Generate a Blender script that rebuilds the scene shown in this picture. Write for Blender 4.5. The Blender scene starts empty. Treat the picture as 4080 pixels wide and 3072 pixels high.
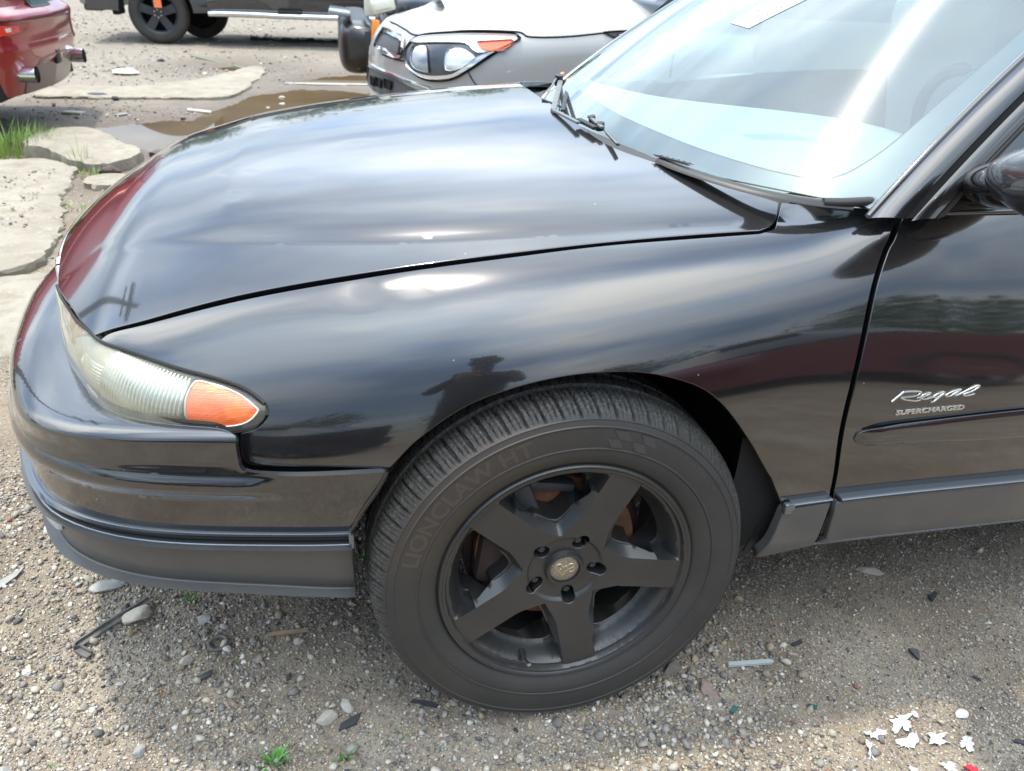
import bpy, bmesh, math, random
import numpy as np
from mathutils import Vector, Matrix, geometry
random.seed(7); RNG = np.random.default_rng(7)
sc = bpy.context.scene
C = sc.collection
GZ = -0.335                       # ground level; the origin is the centre of the near front wheel's face

# ---------------------------------------------------------------- camera, sky, sun, exposure
cam = bpy.data.cameras.new('camera'); camo = bpy.data.objects.new('camera', cam); C.objects.link(camo)
camo.matrix_world = Matrix(((0.97880783, 0.06192871, -0.1951924, -0.3280),
                            (-0.20015251, 0.49082379, -0.84795694, -0.9136),
                            (0.04329219, 0.86905514, 0.49281736, 0.9245),
                            (0, 0, 0, 1)))
cam.sensor_fit = 'HORIZONTAL'; cam.sensor_width = 36.0; cam.lens = 26.192
cam.clip_start = 0.02; cam.clip_end = 2000
cam.dof.use_dof = True; cam.dof.focus_distance = 1.45; cam.dof.aperture_fstop = 6.5
sc.camera = camo

SUN = Vector((-0.16, 0.22, 0.965)).normalized()
w = bpy.data.worlds.new('World'); sc.world = w; w.use_nodes = True
nt = w.node_tree; nt.nodes.clear()
def N(t, typ, **kw):
    n = t.nodes.new(typ)
    for k, v in kw.items(): setattr(n, k, v)
    return n
def math_(t, op, a, b=None, c=None):
    n = N(t, 'ShaderNodeMath', operation=op)
    for i, v in enumerate((a, b, c)):
        if v is None: continue
        if isinstance(v, (int, float)): n.inputs[i].default_value = v
        else: t.links.new(v, n.inputs[i])
    return n.outputs[0]
def mix_(t, fac, a, b):
    n = N(t, 'ShaderNodeMix', data_type='RGBA')
    for s, v in ((n.inputs[0], fac), (n.inputs[6], a), (n.inputs[7], b)):
        if isinstance(v, (int, float)): s.default_value = v
        elif isinstance(v, tuple): s.default_value = v if len(v) == 4 else (*v, 1)
        else: t.links.new(v, s)
    return n.outputs[2]
def ramp_(t, fac, stops, interp='LINEAR'):
    n = N(t, 'ShaderNodeValToRGB'); n.color_ramp.interpolation = interp
    e = n.color_ramp.elements
    while len(e) < len(stops): e.new(0.5)
    for i, (p, c) in enumerate(stops):
        e[i].position = p; e[i].color = c if len(c) == 4 else (*c, 1)
    t.links.new(fac, n.inputs[0]); return n.outputs[0]
def noise_(t, vec, scale, detail=4, rough=.55, dist=0.0, out=0):
    n = N(t, 'ShaderNodeTexNoise'); n.inputs['Scale'].default_value = scale
    n.inputs['Detail'].default_value = detail; n.inputs['Roughness'].default_value = rough
    n.inputs['Distortion'].default_value = dist
    if vec is not None: t.links.new(vec, n.inputs['Vector'])
    return n.outputs[out]
sky = N(nt, 'ShaderNodeTexSky', sky_type='NISHITA'); sky.sun_disc = False
sky.sun_elevation = math.asin(SUN.z); sky.sun_rotation = math.atan2(SUN.x, SUN.y)
sky.air_density = 1.2; sky.dust_density = 1.2; sky.ozone_density = 1.0
tc = N(nt, 'ShaderNodeTexCoord')
dv = tc.outputs['Generated']
sep = N(nt, 'ShaderNodeSeparateXYZ'); nt.links.new(dv, sep.inputs[0])
# clouds on a flat layer: direction divided by its height
zz = math_(nt, 'ADD', math_(nt, 'MAXIMUM', sep.outputs[2], 0.0), 0.16)
cx = math_(nt, 'DIVIDE', sep.outputs[0], zz); cy = math_(nt, 'DIVIDE', sep.outputs[1], zz)
cmb = N(nt, 'ShaderNodeCombineXYZ'); nt.links.new(math_(nt, 'MULTIPLY', cx, .62), cmb.inputs[0]); nt.links.new(cy, cmb.inputs[1])
n1 = noise_(nt, cmb.outputs[0], 1.15, 6, .5, .25)
n2 = noise_(nt, cmb.outputs[0], .55, 3, .5, .3)
cov = math_(nt, 'ADD', math_(nt, 'MULTIPLY', n1, .65), math_(nt, 'MULTIPLY', n2, .5))
mask = ramp_(nt, cov, [(.44, (0, 0, 0)), (.70, (1, 1, 1))], 'EASE')
# clouds glow where the sun stands behind them
dot = N(nt, 'ShaderNodeVectorMath', operation='DOT_PRODUCT'); nt.links.new(dv, dot.inputs[0]); dot.inputs[1].default_value = SUN
d1 = math_(nt, 'MAXIMUM', dot.outputs['Value'], 0.0)
CL_BASE, CL_GLOW = 2.3, 4.6
glow = math_(nt, 'ADD', math_(nt, 'MULTIPLY', math_(nt, 'POWER', d1, 2.2), CL_GLOW), CL_BASE)
elev = math_(nt, 'MINIMUM', math_(nt, 'MULTIPLY', math_(nt, 'MAXIMUM', sep.outputs[2], 0.0), 1.7), 1.0)
glow = math_(nt, 'MULTIPLY', glow, math_(nt, 'ADD', .42, math_(nt, 'MULTIPLY', elev, .62)))
cloudc = N(nt, 'ShaderNodeVectorMath', operation='SCALE'); n3 = noise_(nt, cmb.outputs[0], 2.1, 6, .55, .4)
streak = ramp_(nt, math_(nt, 'ADD', math_(nt, 'MULTIPLY', n1, .5), math_(nt, 'MULTIPLY', n3, .5)), [(.40, (.50, .68, .98)), (.50, (.76, .88, 1.02)), (.62, (1.08, 1.10, 1.08))], 'EASE')
nt.links.new(streak, cloudc.inputs[0]); nt.links.new(glow, cloudc.inputs[3])
skys = N(nt, 'ShaderNodeVectorMath', operation='SCALE'); nt.links.new(sky.outputs[0], skys.inputs[0]); skys.inputs[3].default_value = 0.15
mm = math_(nt, 'ADD', math_(nt, 'MULTIPLY', mask, .66), .22)
bg = N(nt, 'ShaderNodeBackground'); nt.links.new(mix_(nt, mm, skys.outputs[0], cloudc.outputs[0]), bg.inputs[0]); bg.inputs[1].default_value = 1.0
wo = N(nt, 'ShaderNodeOutputWorld'); nt.links.new(bg.outputs[0], wo.inputs[0])
sl = bpy.data.lights.new('sun', 'SUN'); sl.energy = 3.8; sl.angle = math.radians(3.0); sl.color = (1.0, .93, .81)
so = bpy.data.objects.new('sun', sl); C.objects.link(so); so.rotation_euler = SUN.to_track_quat('Z', 'Y').to_euler(); so.location = (0, 0, 30)
vs = sc.view_settings; vs.view_transform = 'Standard'; vs.look = 'None'; vs.gamma = 1; vs.use_curve_mapping = False; vs.exposure = 0.0
sc.render.engine = 'CYCLES'
sc.cycles.max_bounces = 8; sc.cycles.transparent_max_bounces = 12

# ---------------------------------------------------------------- object helpers
def link(name, me, parent=None, mat=None):
    o = bpy.data.objects.new(name, me); C.objects.link(o)
    if parent is not None: o.parent = parent
    if mat is not None and me is not None and not me.materials: me.materials.append(mat)
    return o
def tag(o, label=None, cat=None, group=None, kind=None):
    if label: o['label'] = label
    if cat: o['category'] = cat
    if group: o['group'] = group
    if kind: o['kind'] = kind
    return o
def empty(name, loc=(0, 0, 0), rz=0.0, parent=None):
    o = bpy.data.objects.new(name, None); o.empty_display_size = .1; C.objects.link(o)
    o.location = loc; o.rotation_euler = (0, 0, rz)
    if parent is not None: o.parent = parent
    return o
def bm_obj(name, bm, mat, parent=None, angle=35, smooth=True):
    me = bpy.data.meshes.new(name); bm.to_mesh(me); bm.free()
    if smooth:
        me.polygons.foreach_set('use_smooth', [True]*len(me.polygons)); me.set_sharp_from_angle(angle=math.radians(angle))
    return link(name, me, parent, mat)
def py_obj(name, vs_, fs, mat, parent=None, angle=35, smooth=True):
    me = bpy.data.meshes.new(name); me.from_pydata([tuple(v) for v in vs_], [], [tuple(f) for f in fs]); me.update()
    if smooth and len(me.polygons):
        me.polygons.foreach_set('use_smooth', [True]*len(me.polygons)); me.set_sharp_from_angle(angle=math.radians(angle))
    return link(name, me, parent, mat)
def box(bm, c, s, M=None, bev=0.0):
    r = bmesh.ops.create_cube(bm, size=1.0); vs_ = r['verts']
    bmesh.ops.scale(bm, vec=s, verts=vs_)
    if bev > 0:
        es = list({e for v in vs_ for e in v.link_edges})
        rb = bmesh.ops.bevel(bm, geom=es, offset=bev, segments=2, affect='EDGES', profile=.5)
        vs_ = list({v for f in rb['faces'] for v in f.verts} | {v for v in vs_ if v.is_valid})
    m = Matrix.Translation(c) @ (M.to_4x4() if M is not None else Matrix.Identity(4))
    bmesh.ops.transform(bm, matrix=m, verts=vs_)
    return vs_
def cyl(bm, a, b, r1, r2=None, seg=20, cap=True):
    a = Vector(a); b = Vector(b); d = b-a
    r = bmesh.ops.create_cone(bm, cap_ends=cap, segments=seg, radius1=r1, radius2=r1 if r2 is None else r2, depth=d.length)
    m = Matrix.Translation((a+b)/2) @ d.to_track_quat('Z', 'Y').to_matrix().to_4x4()
    bmesh.ops.transform(bm, matrix=m, verts=r['verts']); return r['verts']
def grid_obj(name, fn, us, vs_, mat, parent=None, wrap=False, flip=False, angle=40):
    V = [fn(u, v) for u in us for v in vs_]; F = []; nu, nv = len(us), len(vs_)
    for i in range(nu if wrap else nu-1):
        for j in range(nv-1):
            a = i*nv+j; b = ((i+1) % nu)*nv+j
            f = (a, b, b+1, a+1); F.append(f[::-1] if flip else f)
    return py_obj(name, V, F, mat, parent, angle)
def sweep(name, pts, prof, mat, parent=None, up=None, out=None, closed=False, cap=True, angle=50):
    """sweep a closed 2-D profile [(a, b)] along pts; a along 'out', b along 'up' (callables or vectors)"""
    n = len(pts); V = []; F = []; m = len(prof)
    for i, p in enumerate(pts):
        p = Vector(p); t = (Vector(pts[min(i+1, n-1)])-Vector(pts[max(i-1, 0)])).normalized()
        o = Vector(out(i) if callable(out) else out); o = (o-t*o.dot(t)).normalized(); u = t.cross(o)
        if up is not None and u.dot(Vector(up)) < 0: u = -u
        for a, b in prof: V.append(p+o*a+u*b)
    for i in range(n-1):
        for j in range(m):
            k = (j+1) % m; F.append((i*m+j, i*m+k, (i+1)*m+k, (i+1)*m+j))
    if cap: F.append(tuple(range(m))[::-1]); F.append(tuple((n-1)*m+j for j in range(m)))
    return py_obj(name, V, F, mat, parent, angle)
def lerp(a, b, t): return a+(b-a)*t
def smooth(t): t = min(1, max(0, t)); return t*t*(3-2*t)
def cat(pts, n=8, closed=False):
    """Catmull-Rom through 2-D / 3-D points"""
    P = [np.array(p, float) for p in pts]
    if closed: P = [P[-1]]+P+[P[0], P[1]]
    else: P = [2*P[0]-P[1]]+P+[2*P[-1]-P[-2]]
    out = []
    for i in range(1, len(P)-2):
        for k in range(n):
            t = k/n; a, b, c, d = P[i-1:i+3]
            out.append(.5*((2*b)+(-a+c)*t+(2*a-5*b+4*c-d)*t*t+(-a+3*b-3*c+d)*t**3))
    if not closed: out.append(P[-2])
    return [tuple(o) for o in out]
def resample(poly, step):
    out = [poly[0]]; acc = 0
    for a, b in zip(poly[:-1], poly[1:]):
        L = math.dist(a, b)
        if L < 1e-9: continue
        d = step-acc
        while d < L:
            t = d/L; out.append(tuple(lerp(x, y, t) for x, y in zip(a, b))); d += step
        acc = (acc+L) % step if False else L-(d-step)
    if math.dist(out[-1], poly[-1]) > step*.35: out.append(poly[-1])
    else: out[-1] = poly[-1]
    return out
def loop(*segs, step=.012, sub=10):
    """closed outline from open curves joined end to end (corners stay sharp)"""
    out = []
    for s in segs:
        c = cat(s, sub) if len(s) > 2 else list(s)
        c = resample([tuple(map(float, p)) for p in c], step)
        out += c[:-1] if math.dist(c[-1], c[0]) > 1e-6 else c
    # ends of consecutive segments that coincide are dropped by [:-1]
    res = []
    for p in out:
        if not res or math.dist(p, res[-1]) > step*.25: res.append(p)
    if math.dist(res[0], res[-1]) < step*.25: res.pop()
    return res
def inpoly(p, poly):
    x, y = p; c = False; j = len(poly)-1
    for i in range(len(poly)):
        xi, yi = poly[i]; xj, yj = poly[j]
        if (yi > y) != (yj > y) and x < (xj-xi)*(y-yi)/(yj-yi)+xi: c = not c
        j = i
    return c
def panel(name, fn, outer, mat, parent=None, holes=(), grid=(.03, .03), thick=.012, hem=.0018, outward=None, sc_=(1, 1), flipn=False, feats=()):
    """sheet-metal panel: domain outline -> triangulated, lifted by fn(u, v), with analytic normals and a folded hem"""
    du, dv_ = grid
    us = [p[0] for p in outer]; vs_ = [p[1] for p in outer]
    pts = []; bnd = []
    for ring in [outer]+list(holes):
        s = len(pts); pts += ring; bnd.append((s, len(ring)))
    fe = []
    for ft in feats:
        ft = [q for q in ft if inpoly(q, outer) and not any(inpoly(q, h) for h in holes) and min((q[0]-p_[0])**2+(q[1]-p_[1])**2 for p_ in pts) > (du*.15)**2]
        s = len(pts); pts += ft; fe += [(s+i, s+i+1) for i in range(len(ft)-1) if math.dist(ft[i], ft[i+1]) < max(du, dv_)*3]
    B = np.array(pts)/np.array([du, dv_]); inner = []
    a = min(us)+du*.5
    while a < max(us):
        b = min(vs_)+dv_*.5
        while b < max(vs_):
            if inpoly((a, b), outer) and not any(inpoly((a, b), h) for h in holes):
                if np.min(np.sum((B-np.array([a/du, b/dv_]))**2, axis=1)) > .16: inner.append((a, b))
            b += dv_
        a += du
    allp = pts+inner
    edges = []
    for s, n in bnd: edges += [(s+i, s+(i+1) % n) for i in range(n)]
    edges += fe
    rv, re, rf, ov, oe, of = geometry.delaunay_2d_cdt([Vector((p[0]*sc_[0], p[1]*sc_[1])) for p in allp], edges, [list(range(bnd[0][0], bnd[0][1]))], 1, 1e-7)
    rv = [(v[0]/sc_[0], v[1]/sc_[1]) for v in rv]
    faces = []
    for f in rf:
        c = (sum(rv[i][0] for i in f)/3, sum(rv[i][1] for i in f)/3)
        if any(inpoly(c, h) for h in holes): continue
        faces.append(tuple(f))
    e = 1e-3
    def nrm(u, v):
        p = Vector(fn(u, v)); a_ = Vector(fn(u+e, v))-Vector(fn(u-e, v)); b_ = Vector(fn(u, v+e))-Vector(fn(u, v-e))
        n = a_.cross(b_)
        return (n.normalized() if n.length > 1e-12 else Vector((0, 0, 1))), p
    NP = [nrm(*q) for q in rv]
    sgn = -1 if flipn else 1
    V = [np_[1] for np_ in NP]; VN = [np_[0]*sgn for np_ in NP]
    F = []; LN = []
    for f in faces:
        gn = (V[f[1]]-V[f[0]]).cross(V[f[2]]-V[f[0]])
        if gn.dot(VN[f[0]]+VN[f[1]]+VN[f[2]]) < 0: f = f[::-1]
        F.append(f); LN += [VN[i] for i in f]
    # hem
    used = {}
    for f in F:
        for i in range(3):
            k = (f[i], f[(i+1) % 3]); used[k] = used.get(k, 0)+1
    bedges = [k for k in used if (k[1], k[0]) not in used]
    side = {}
    for i, j in bedges:
        t = (V[j]-V[i]).normalized(); s = t.cross(VN[i]).normalized()
        side.setdefault(i, Vector()); side.setdefault(j, Vector()); side[i] += s; side[j] += s
    m1 = {}; m2 = {}
    for i, s in side.items():
        s = s.normalized() if s.length > 1e-9 else VN[i]; side[i] = s
        m1[i] = len(V); V.append(V[i]+s*hem-VN[i]*hem); m2[i] = len(V); V.append(V[i]+s*hem*.6-VN[i]*thick)
    for i, j in bedges:
        F.append((j, i, m1[i], m1[j])); LN += [VN[j], VN[i], side[i], side[j]]
        F.append((m1[j], m1[i], m2[i], m2[j])); LN += [side[j], side[i], side[i], side[j]]
    me = bpy.data.meshes.new(name); me.from_pydata([tuple(v) for v in V], [], F)
    me.polygons.foreach_set('use_smooth', [True]*len(me.polygons))
    me.normals_split_custom_set([tuple(n) for n in LN])
    me.update()
    return link(name, me, parent, mat)

# ---------------------------------------------------------------- materials
def M_(name, col, rough=.5, metal=0.0, coat=0.0, coatr=.03, ior=1.5, bump=None, var=None, **kw):
    m = bpy.data.materials.new(name); m.use_nodes = True; t = m.node_tree; b = t.nodes['Principled BSDF']
    b.inputs['Base Color'].default_value = (*col, 1); b.inputs['Roughness'].default_value = rough
    b.inputs['Metallic'].default_value = metal; b.inputs['Coat Weight'].default_value = coat
    b.inputs['Coat Roughness'].default_value = coatr; b.inputs['IOR'].default_value = ior
    for k, v in kw.items(): b.inputs[k.replace('_', ' ')].default_value = v
    co = N(t, 'ShaderNodeTexCoord').outputs['Object']
    if var:
        sc1, amt, c2 = var
        f = ramp_(t, noise_(t, co, sc1, 6, .6), [(.35, (0, 0, 0)), (.68, (1, 1, 1))])
        t.links.new(mix_(t, math_(t, 'MULTIPLY', f, amt), col, c2), b.inputs['Base Color'])
    if bump:
        bs, st, ds = bump
        bn = N(t, 'ShaderNodeBump'); bn.inputs['Strength'].default_value = st; bn.inputs['Distance'].default_value = ds
        t.links.new(noise_(t, co, bs, 4), bn.inputs['Height']); t.links.new(bn.outputs[0], b.inputs['Normal'])
    return m
def schlick_(t, r0=.04, k=1.0):
    g = N(t, 'ShaderNodeNewGeometry'); d = N(t, 'ShaderNodeVectorMath', operation='DOT_PRODUCT')
    t.links.new(g.outputs['Normal'], d.inputs[0]); t.links.new(g.outputs['Incoming'], d.inputs[1])
    c = math_(t, 'ABSOLUTE', d.outputs['Value']); p5 = math_(t, 'POWER', math_(t, 'SUBTRACT', 1.0, c), 5.0)
    return math_(t, 'MINIMUM', math_(t, 'MULTIPLY', math_(t, 'ADD', math_(t, 'MULTIPLY', p5, 1-r0), r0), k), 1.0)
def paint(name, col, flake=.0, rough=.22, dustc=(.35, .33, .30), dust=.05, coat_ior=1.75, specks=True):
    m = M_(name, col, rough, 0.0, 1.0, .012); t = m.node_tree; b = t.nodes['Principled BSDF']
    b.inputs['Coat IOR'].default_value = coat_ior; b.inputs['Metallic'].default_value = flake
    co = N(t, 'ShaderNodeTexCoord').outputs['Object']
    geo = N(t, 'ShaderNodeNewGeometry')
    sp = N(t, 'ShaderNodeSeparateXYZ'); t.links.new(geo.outputs['Normal'], sp.inputs[0])
    # settled dust: more on upward faces
    upf = math_(t, 'POWER', math_(t, 'MAXIMUM', sp.outputs[2], 0.0), 2.0)
    df = math_(t, 'MULTIPLY', math_(t, 'ADD', math_(t, 'MULTIPLY', noise_(t, co, 5, 6, .6), 1.0), .45), math_(t, 'ADD', math_(t, 'MULTIPLY', upf, dust), dust*.25))
    if specks:
        v = N(t, 'ShaderNodeTexVoronoi'); v.inputs['Scale'].default_value = 26; t.links.new(co, v.inputs['Vector'])
        s = math_(t, 'LESS_THAN', v.outputs['Distance'], .030)
        sepc = N(t, 'ShaderNodeSeparateColor'); t.links.new(v.outputs['Color'], sepc.inputs[0])
        s = math_(t, 'MULTIPLY', s, math_(t, 'GREATER_THAN', sepc.outputs[0], .80))
        df = math_(t, 'MINIMUM', math_(t, 'ADD', df, math_(t, 'MULTIPLY', s, .8)), 1.0)
    t.links.new(mix_(t, df, col, dustc), b.inputs['Base Color'])
    t.links.new(math_(t, 'ADD', math_(t, 'MULTIPLY', df, .25), .008), b.inputs['Coat Roughness'])
    bn = N(t, 'ShaderNodeBump'); bn.inputs['Strength'].default_value = .012; bn.inputs['Distance'].default_value = .002
    t.links.new(noise_(t, co, 320, 2), bn.inputs['Height']); t.links.new(bn.outputs[0], b.inputs['Coat Normal'])
    return m
MAT = {}
MAT['black'] = paint('black_paint', (.0035, .004, .0055), .0, .16, dust=.045)
MAT['charcoal'] = M_('charcoal_trim', (.062, .063, .064), .36, 0, .25, .2, var=(9, .6, (.10, .094, .082)), bump=(600, .05, .001))
MAT['ridge'] = M_('trim_ridge', (.16, .175, .19), .22, .7, .5, .1)
MAT['plastic'] = M_('black_plastic', (.012, .012, .013), .45, bump=(900, .15, .0006), var=(12, .4, (.035, .032, .028)))
MAT['gap'] = M_('inner_dark', (.006, .006, .006), .9)
MAT['seal'] = M_('rubber_seal', (.016, .016, .017), .55)
MAT['liner'] = M_('wheel_liner', (.012, .012, .011), .8, var=(14, .7, (.04, .034, .027)), bump=(60, .4, .004))
MAT['satin'] = M_('satin_black_rim', (.018, .0195, .021), .34, 0, .3, .28, var=(13, .55, (.040, .037, .032)), bump=(260, .06, .001))
MAT['rust'] = M_('rusty_iron', (.24, .10, .05), .8, .1, var=(30, .8, (.08, .05, .035)), bump=(120, .5, .002))
MAT['darkiron'] = M_('dark_iron', (.045, .032, .027), .75, .3, var=(25, .7, (.09, .05, .035)), bump=(90, .5, .002))
MAT['alu'] = M_('steel', (.55, .56, .58), .28, 1.0)
MAT['chrome'] = M_('chrome', (.78, .79, .80), .08, 1.0)
MAT['badge'] = M_('badge_silver', (.62, .61, .58), .25, .9)
MAT['lamp_in'] = M_('reflector', (.80, .81, .78), .16, .85)
MAT['amber'] = M_('amber_lens', (.95, .16, .008), .12, 0, .6, .05, Transmission_Weight=.25, Subsurface_Weight=.0)
MAT['red_lens'] = M_('red_lens', (.55, .02, .02), .12, 0, .5)
# ---------- the black saloon's body as smooth functions (metres; origin = centre of the front wheel's outer face,
# -X towards the nose, +Y into the car, +Z up)
YC = 0.92
def pch(xs, ys):
    xs = [float(x) for x in xs]; ys = [float(y) for y in ys]; n = len(xs)
    h = [xs[i+1]-xs[i] for i in range(n-1)]
    # natural cubic spline
    a = [0.0]*n; b = [1.0]*n; c = [0.0]*n; d = [0.0]*n
    for i in range(1, n-1):
        a[i] = h[i-1]; b[i] = 2*(h[i-1]+h[i]); c[i] = h[i]
        d[i] = 6*((ys[i+1]-ys[i])/h[i]-(ys[i]-ys[i-1])/h[i-1])
    for i in range(1, n):
        w = a[i]/b[i-1]; b[i] -= w*c[i-1]; d[i] -= w*d[i-1]
    m = [0.0]*n; m[-1] = d[-1]/b[-1]
    for i in range(n-2, -1, -1): m[i] = (d[i]-c[i]*m[i+1])/b[i]
    def f(x):
        if x <= xs[0]:
            s = (ys[1]-ys[0])/h[0]-h[0]*(2*m[0]+m[1])/6; return ys[0]+s*(x-xs[0])
        if x >= xs[-1]:
            s = (ys[-1]-ys[-2])/h[-1]+h[-1]*(m[-2]+2*m[-1])/6; return ys[-1]+s*(x-xs[-1])
        lo = 0
        while x > xs[lo+1]: lo += 1
        t = (x-xs[lo]); u = (xs[lo+1]-x); hh = h[lo]
        return (m[lo]*u**3+m[lo+1]*t**3)/(6*hh)+(ys[lo]/hh-m[lo]*hh/6)*u+(ys[lo+1]/hh-m[lo+1]*hh/6)*t
    return f
f_ys = pch([-1.0,-.90,-.80,-.736,-.594,-.378,-.087,.216,.40,.7,2.4],[.272,.270,.262,.25,.239,.223,.201,.18,.168,.16,.15])
f_zs = pch([-1.0,-.90,-.80,-.736,-.666,-.594,-.508,-.378,-.234,-.087,.063,.216,.327,.42,.50,.7,2.4],[.215,.288,.352,.389,.412,.4325,.4545,.4805,.5035,.523,.5395,.553,.5605,.568,.582,.602,.64])
f_crown = pch([-.95,-.85,-.736,-.5,-.2,.1,.4,2.4],[.150,.140,.126,.108,.095,.086,.080,.08])
_yc = pch([-.80,-.6,-.35,0,.3,.45],[.48,.40,.305,.228,.192,.180])
def ycrease(x): return _yc(x)
def hood_z(x, y):
    """height of the bonnet (and the cowl behind it) at plan position x, y"""
    yy = y if y <= YC else 2*YC-y
    xs = x
    ys = f_ys(xs); zs = f_zs(xs)
    r = (YC-yy)/(YC-ys)
    z = zs + f_crown(x)*(1-abs(r)**2.3)
    d = yy-ycrease(x)
    A = .016*min(1.0, max(0.0, (x+.80)/.25))
    if d > 0: z += A*(1-math.exp(-d/.055))
    # nose drop: the bonnet rolls over towards the grille
    xe = hood_front_x(yy)
    t = x-xe
    if t < .42 and yy > ys: z -= .026*min(1.0, (yy-ys)/.24)**1.6*((.42-t)/.42)**4.6
    return z
_hfx = pch([.0,.25,.33,.42,.50,.61,.75,.92],[-.60,-.735,-.785,-.834,-.866,-.894,-.918,-.928])
def hood_front_x(y): return _hfx(y)
# shoulder section: cubic Bezier in the Y-Z plane, controls vary along the car
f_ya = pch([-.80,-.74,-.65,-.55,-.45,-.36,-.25,-.1,0,.15,.3,.5,.8,1.3,2.4],[.262,.205,.128,.078,.050,.033,.018,.006,.002,.004,.010,.020,.022,.024,.03])
f_za = pch([-.80,-.65,-.5,-.3,0,.25,.5,2.4],[.25,.23,.20,.20,.22,.18,.16,.15])
f_b1 = pch([-.80,-.65,-.5,-.3,0,.3,.5,2.4],[.05,.09,.11,.13,.15,.19,.24,.26])
f_b2 = pch([-.80,-.65,-.5,-.3,0,.3,.5,2.4],[.02,.07,.09,.12,.14,.13,.07,.05])
def sec(x, q):
    """q<0 below the waist (q = metres below), 0..1 the shoulder, 1..2 over the bonnet to the centre line"""
    ya = f_ya(x); za = f_za(x)
    if q <= 0:
        d = -q
        return (x, ya+.25*d*d, za-d)
    ys = f_ys(x); zs = f_zs(x)
    if q >= 1:
        y = ys+(q-1)*(YC-ys)
        return (x, y, hood_z(x, y))
    zs = hood_z(x, ys)
    sl = (hood_z(x, ys+.004)-zs)/.004
    b1 = f_b1(x); b2 = f_b2(x); n = math.hypot(1, sl)
    p0 = (ya, za); p1 = (ya, za+b1); p2 = (ys-b2/n, zs-b2*sl/n); p3 = (ys, zs)
    a = (1-q)**3; b = 3*q*(1-q)**2; c = 3*q*q*(1-q); e = q**3
    return (x, a*p0[0]+b*p1[0]+c*p2[0]+e*p3[0], a*p0[1]+b*p1[1]+c*p2[1]+e*p3[1])

# ================================================================ the black saloon
car = tag(empty('parked_car', (0, 0, GZ)), 'glossy black saloon with matt black five-spoke wheel and charcoal lower trim, filling the foreground', 'car')
def P(o):           # children are modelled in world coordinates
    o.matrix_parent_inverse = Matrix.Translation((0, 0, -GZ)); return o
def cpanel(name, *a, **k):
    par = k.pop('parent', car); o = panel(name, *a, **k)
    o.parent = par
    if par is car: P(o)
    return o
def cobj(o, par=None):
    par = par or car; o.parent = par
    if par is car: P(o)
    return o
side = lambda x, q: sec(x, q)

# --- wing (front fender)
arch_pts = [(-.2993, .1147), (-.2544, .2241), (-.1838, .329), (-.1137, .3781), (-.0431, .4041), (.0288, .4135), (.1029, .4039), (.1811, .3562), (.2326, .2845), (.2947, .1439), (.3453, .0218), (.3923, -.0602)]
fender = loop(
    [(-.7263, .8800), (-.7083, .9360), (-.6647, .9410), (-.5928, .9418), (-.5069, .9446), (-.3785, .9516), (-.2349, .9600), (-.0892, .9640), (.0603, .9730), (.212, .9680), (.3215, .9655)],
    [(.3215, .9655), (.3500, .992), (.3690, 1.0285), (.393, 1.0797)],
    [(.393, 1.0798), (.4427, 1.0566), (.5057, 1.0274), (.5570, 1.0072), (.5672, .9821)],
    [(.5672, .9821), (.5375, .8035), (.5181, .7244), (.490, .5533), (.4726, .3154), (.4681, .1327), (.4857, -.0403), (.4878, -.0566)],
    [(.4878, -.0566), (.3923, -.0602)],
    arch_pts[::-1],
    [(-.2993, .1207), (-.3942, .1453), (-.4699, .1409), (-.5008, .136), (-.5104, .154), (-.5139, .1928), (-.5127, .2736)],
    [(-.5127, .2736), (-.4889, .3006), (-.4719, .3488), (-.4684, .3823), (-.4736, .4215), (-.4917, .4676), (-.5217, .5121), (-.5901, .5804), (-.6614, .6947), (-.6988, .7809), (-.7263, .88)],
    step=.008)
def dent(fn):
    # two small parking dents on the wing top and a few hail dimples on the bonnet
    D = [(-.325, .86, .030, .0016), (-.285, .90, .026, -.0007), (-.24, .84, .03, .0010)]
    def g(x, q):
        p = fn(x, q); d = sum(a*math.exp(-((x-u)**2/r**2+((q-v)*.26)**2/(r*.55)**2)) for u, v, r, a in D if abs(x-u) < .12)
        return (p[0], p[1]+d*.55, p[2]-d)
    return g
fend = cpanel('front_wing', dent(side), fender, MAT['black'], grid=(.022, .05), thick=.016, flipn=False)

# --- bonnet
rear_half = [(.3865, .231), (.336, .273), (.276, .338), (.215, .414), (.1625, .506), (.139, .658), (.131, .83), (.130, .92)]
rear = rear_half+[(x, 2*YC-y) for x, y in rear_half[-2::-1]]
sh = [(-.7362, 1.0), (-.6666, 1.0), (-.5943, 1.0), (-.5077, 1.0), (-.3783, .9987), (-.2337, .9983), (-.087, .9988), (.0635, 1.001), (.2164, 1.0004), (.3263, .9991)]
near = [(sec(x, q)[0], sec(x, q)[1]) for x, q in sh]
corner = [(.3263, .172), (.351, .182), (.367, .197), (.3865, .231)]
front_half = [(-.7362, .25), (-.769, .305), (-.805, .375), (-.854, .475), (-.876, .552), (-.902, .68), (-.917, .80), (-.922, .92)]
front = front_half+[(x, 2*YC-y) for x, y in front_half[-2::-1]]
mir = lambda l: [(x, 2*YC-y) for x, y in l]
near[-1] = corner[0]; near[0] = front_half[0]
hail = [(random.uniform(-.65, .1), random.uniform(.4, 1.25), random.uniform(.008, .02), random.uniform(.0002, .0006)) for _ in range(26)]
def hoodfn(x, y):
    z = hood_z(x, y)
    for u, v, r, a in hail:
        if abs(x-u) < .05 and abs(y-v) < .05: z -= a*math.exp(-((x-u)**2+(y-v)**2)/r**2)
    return (x, y, z)
hood_out = loop(near, corner, rear, mir(corner)[::-1], mir(near)[::-1], front[::-1], step=.014)
crl = [(-.70+i*.02, ycrease(-.70+i*.02)) for i in range(50)]
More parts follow.
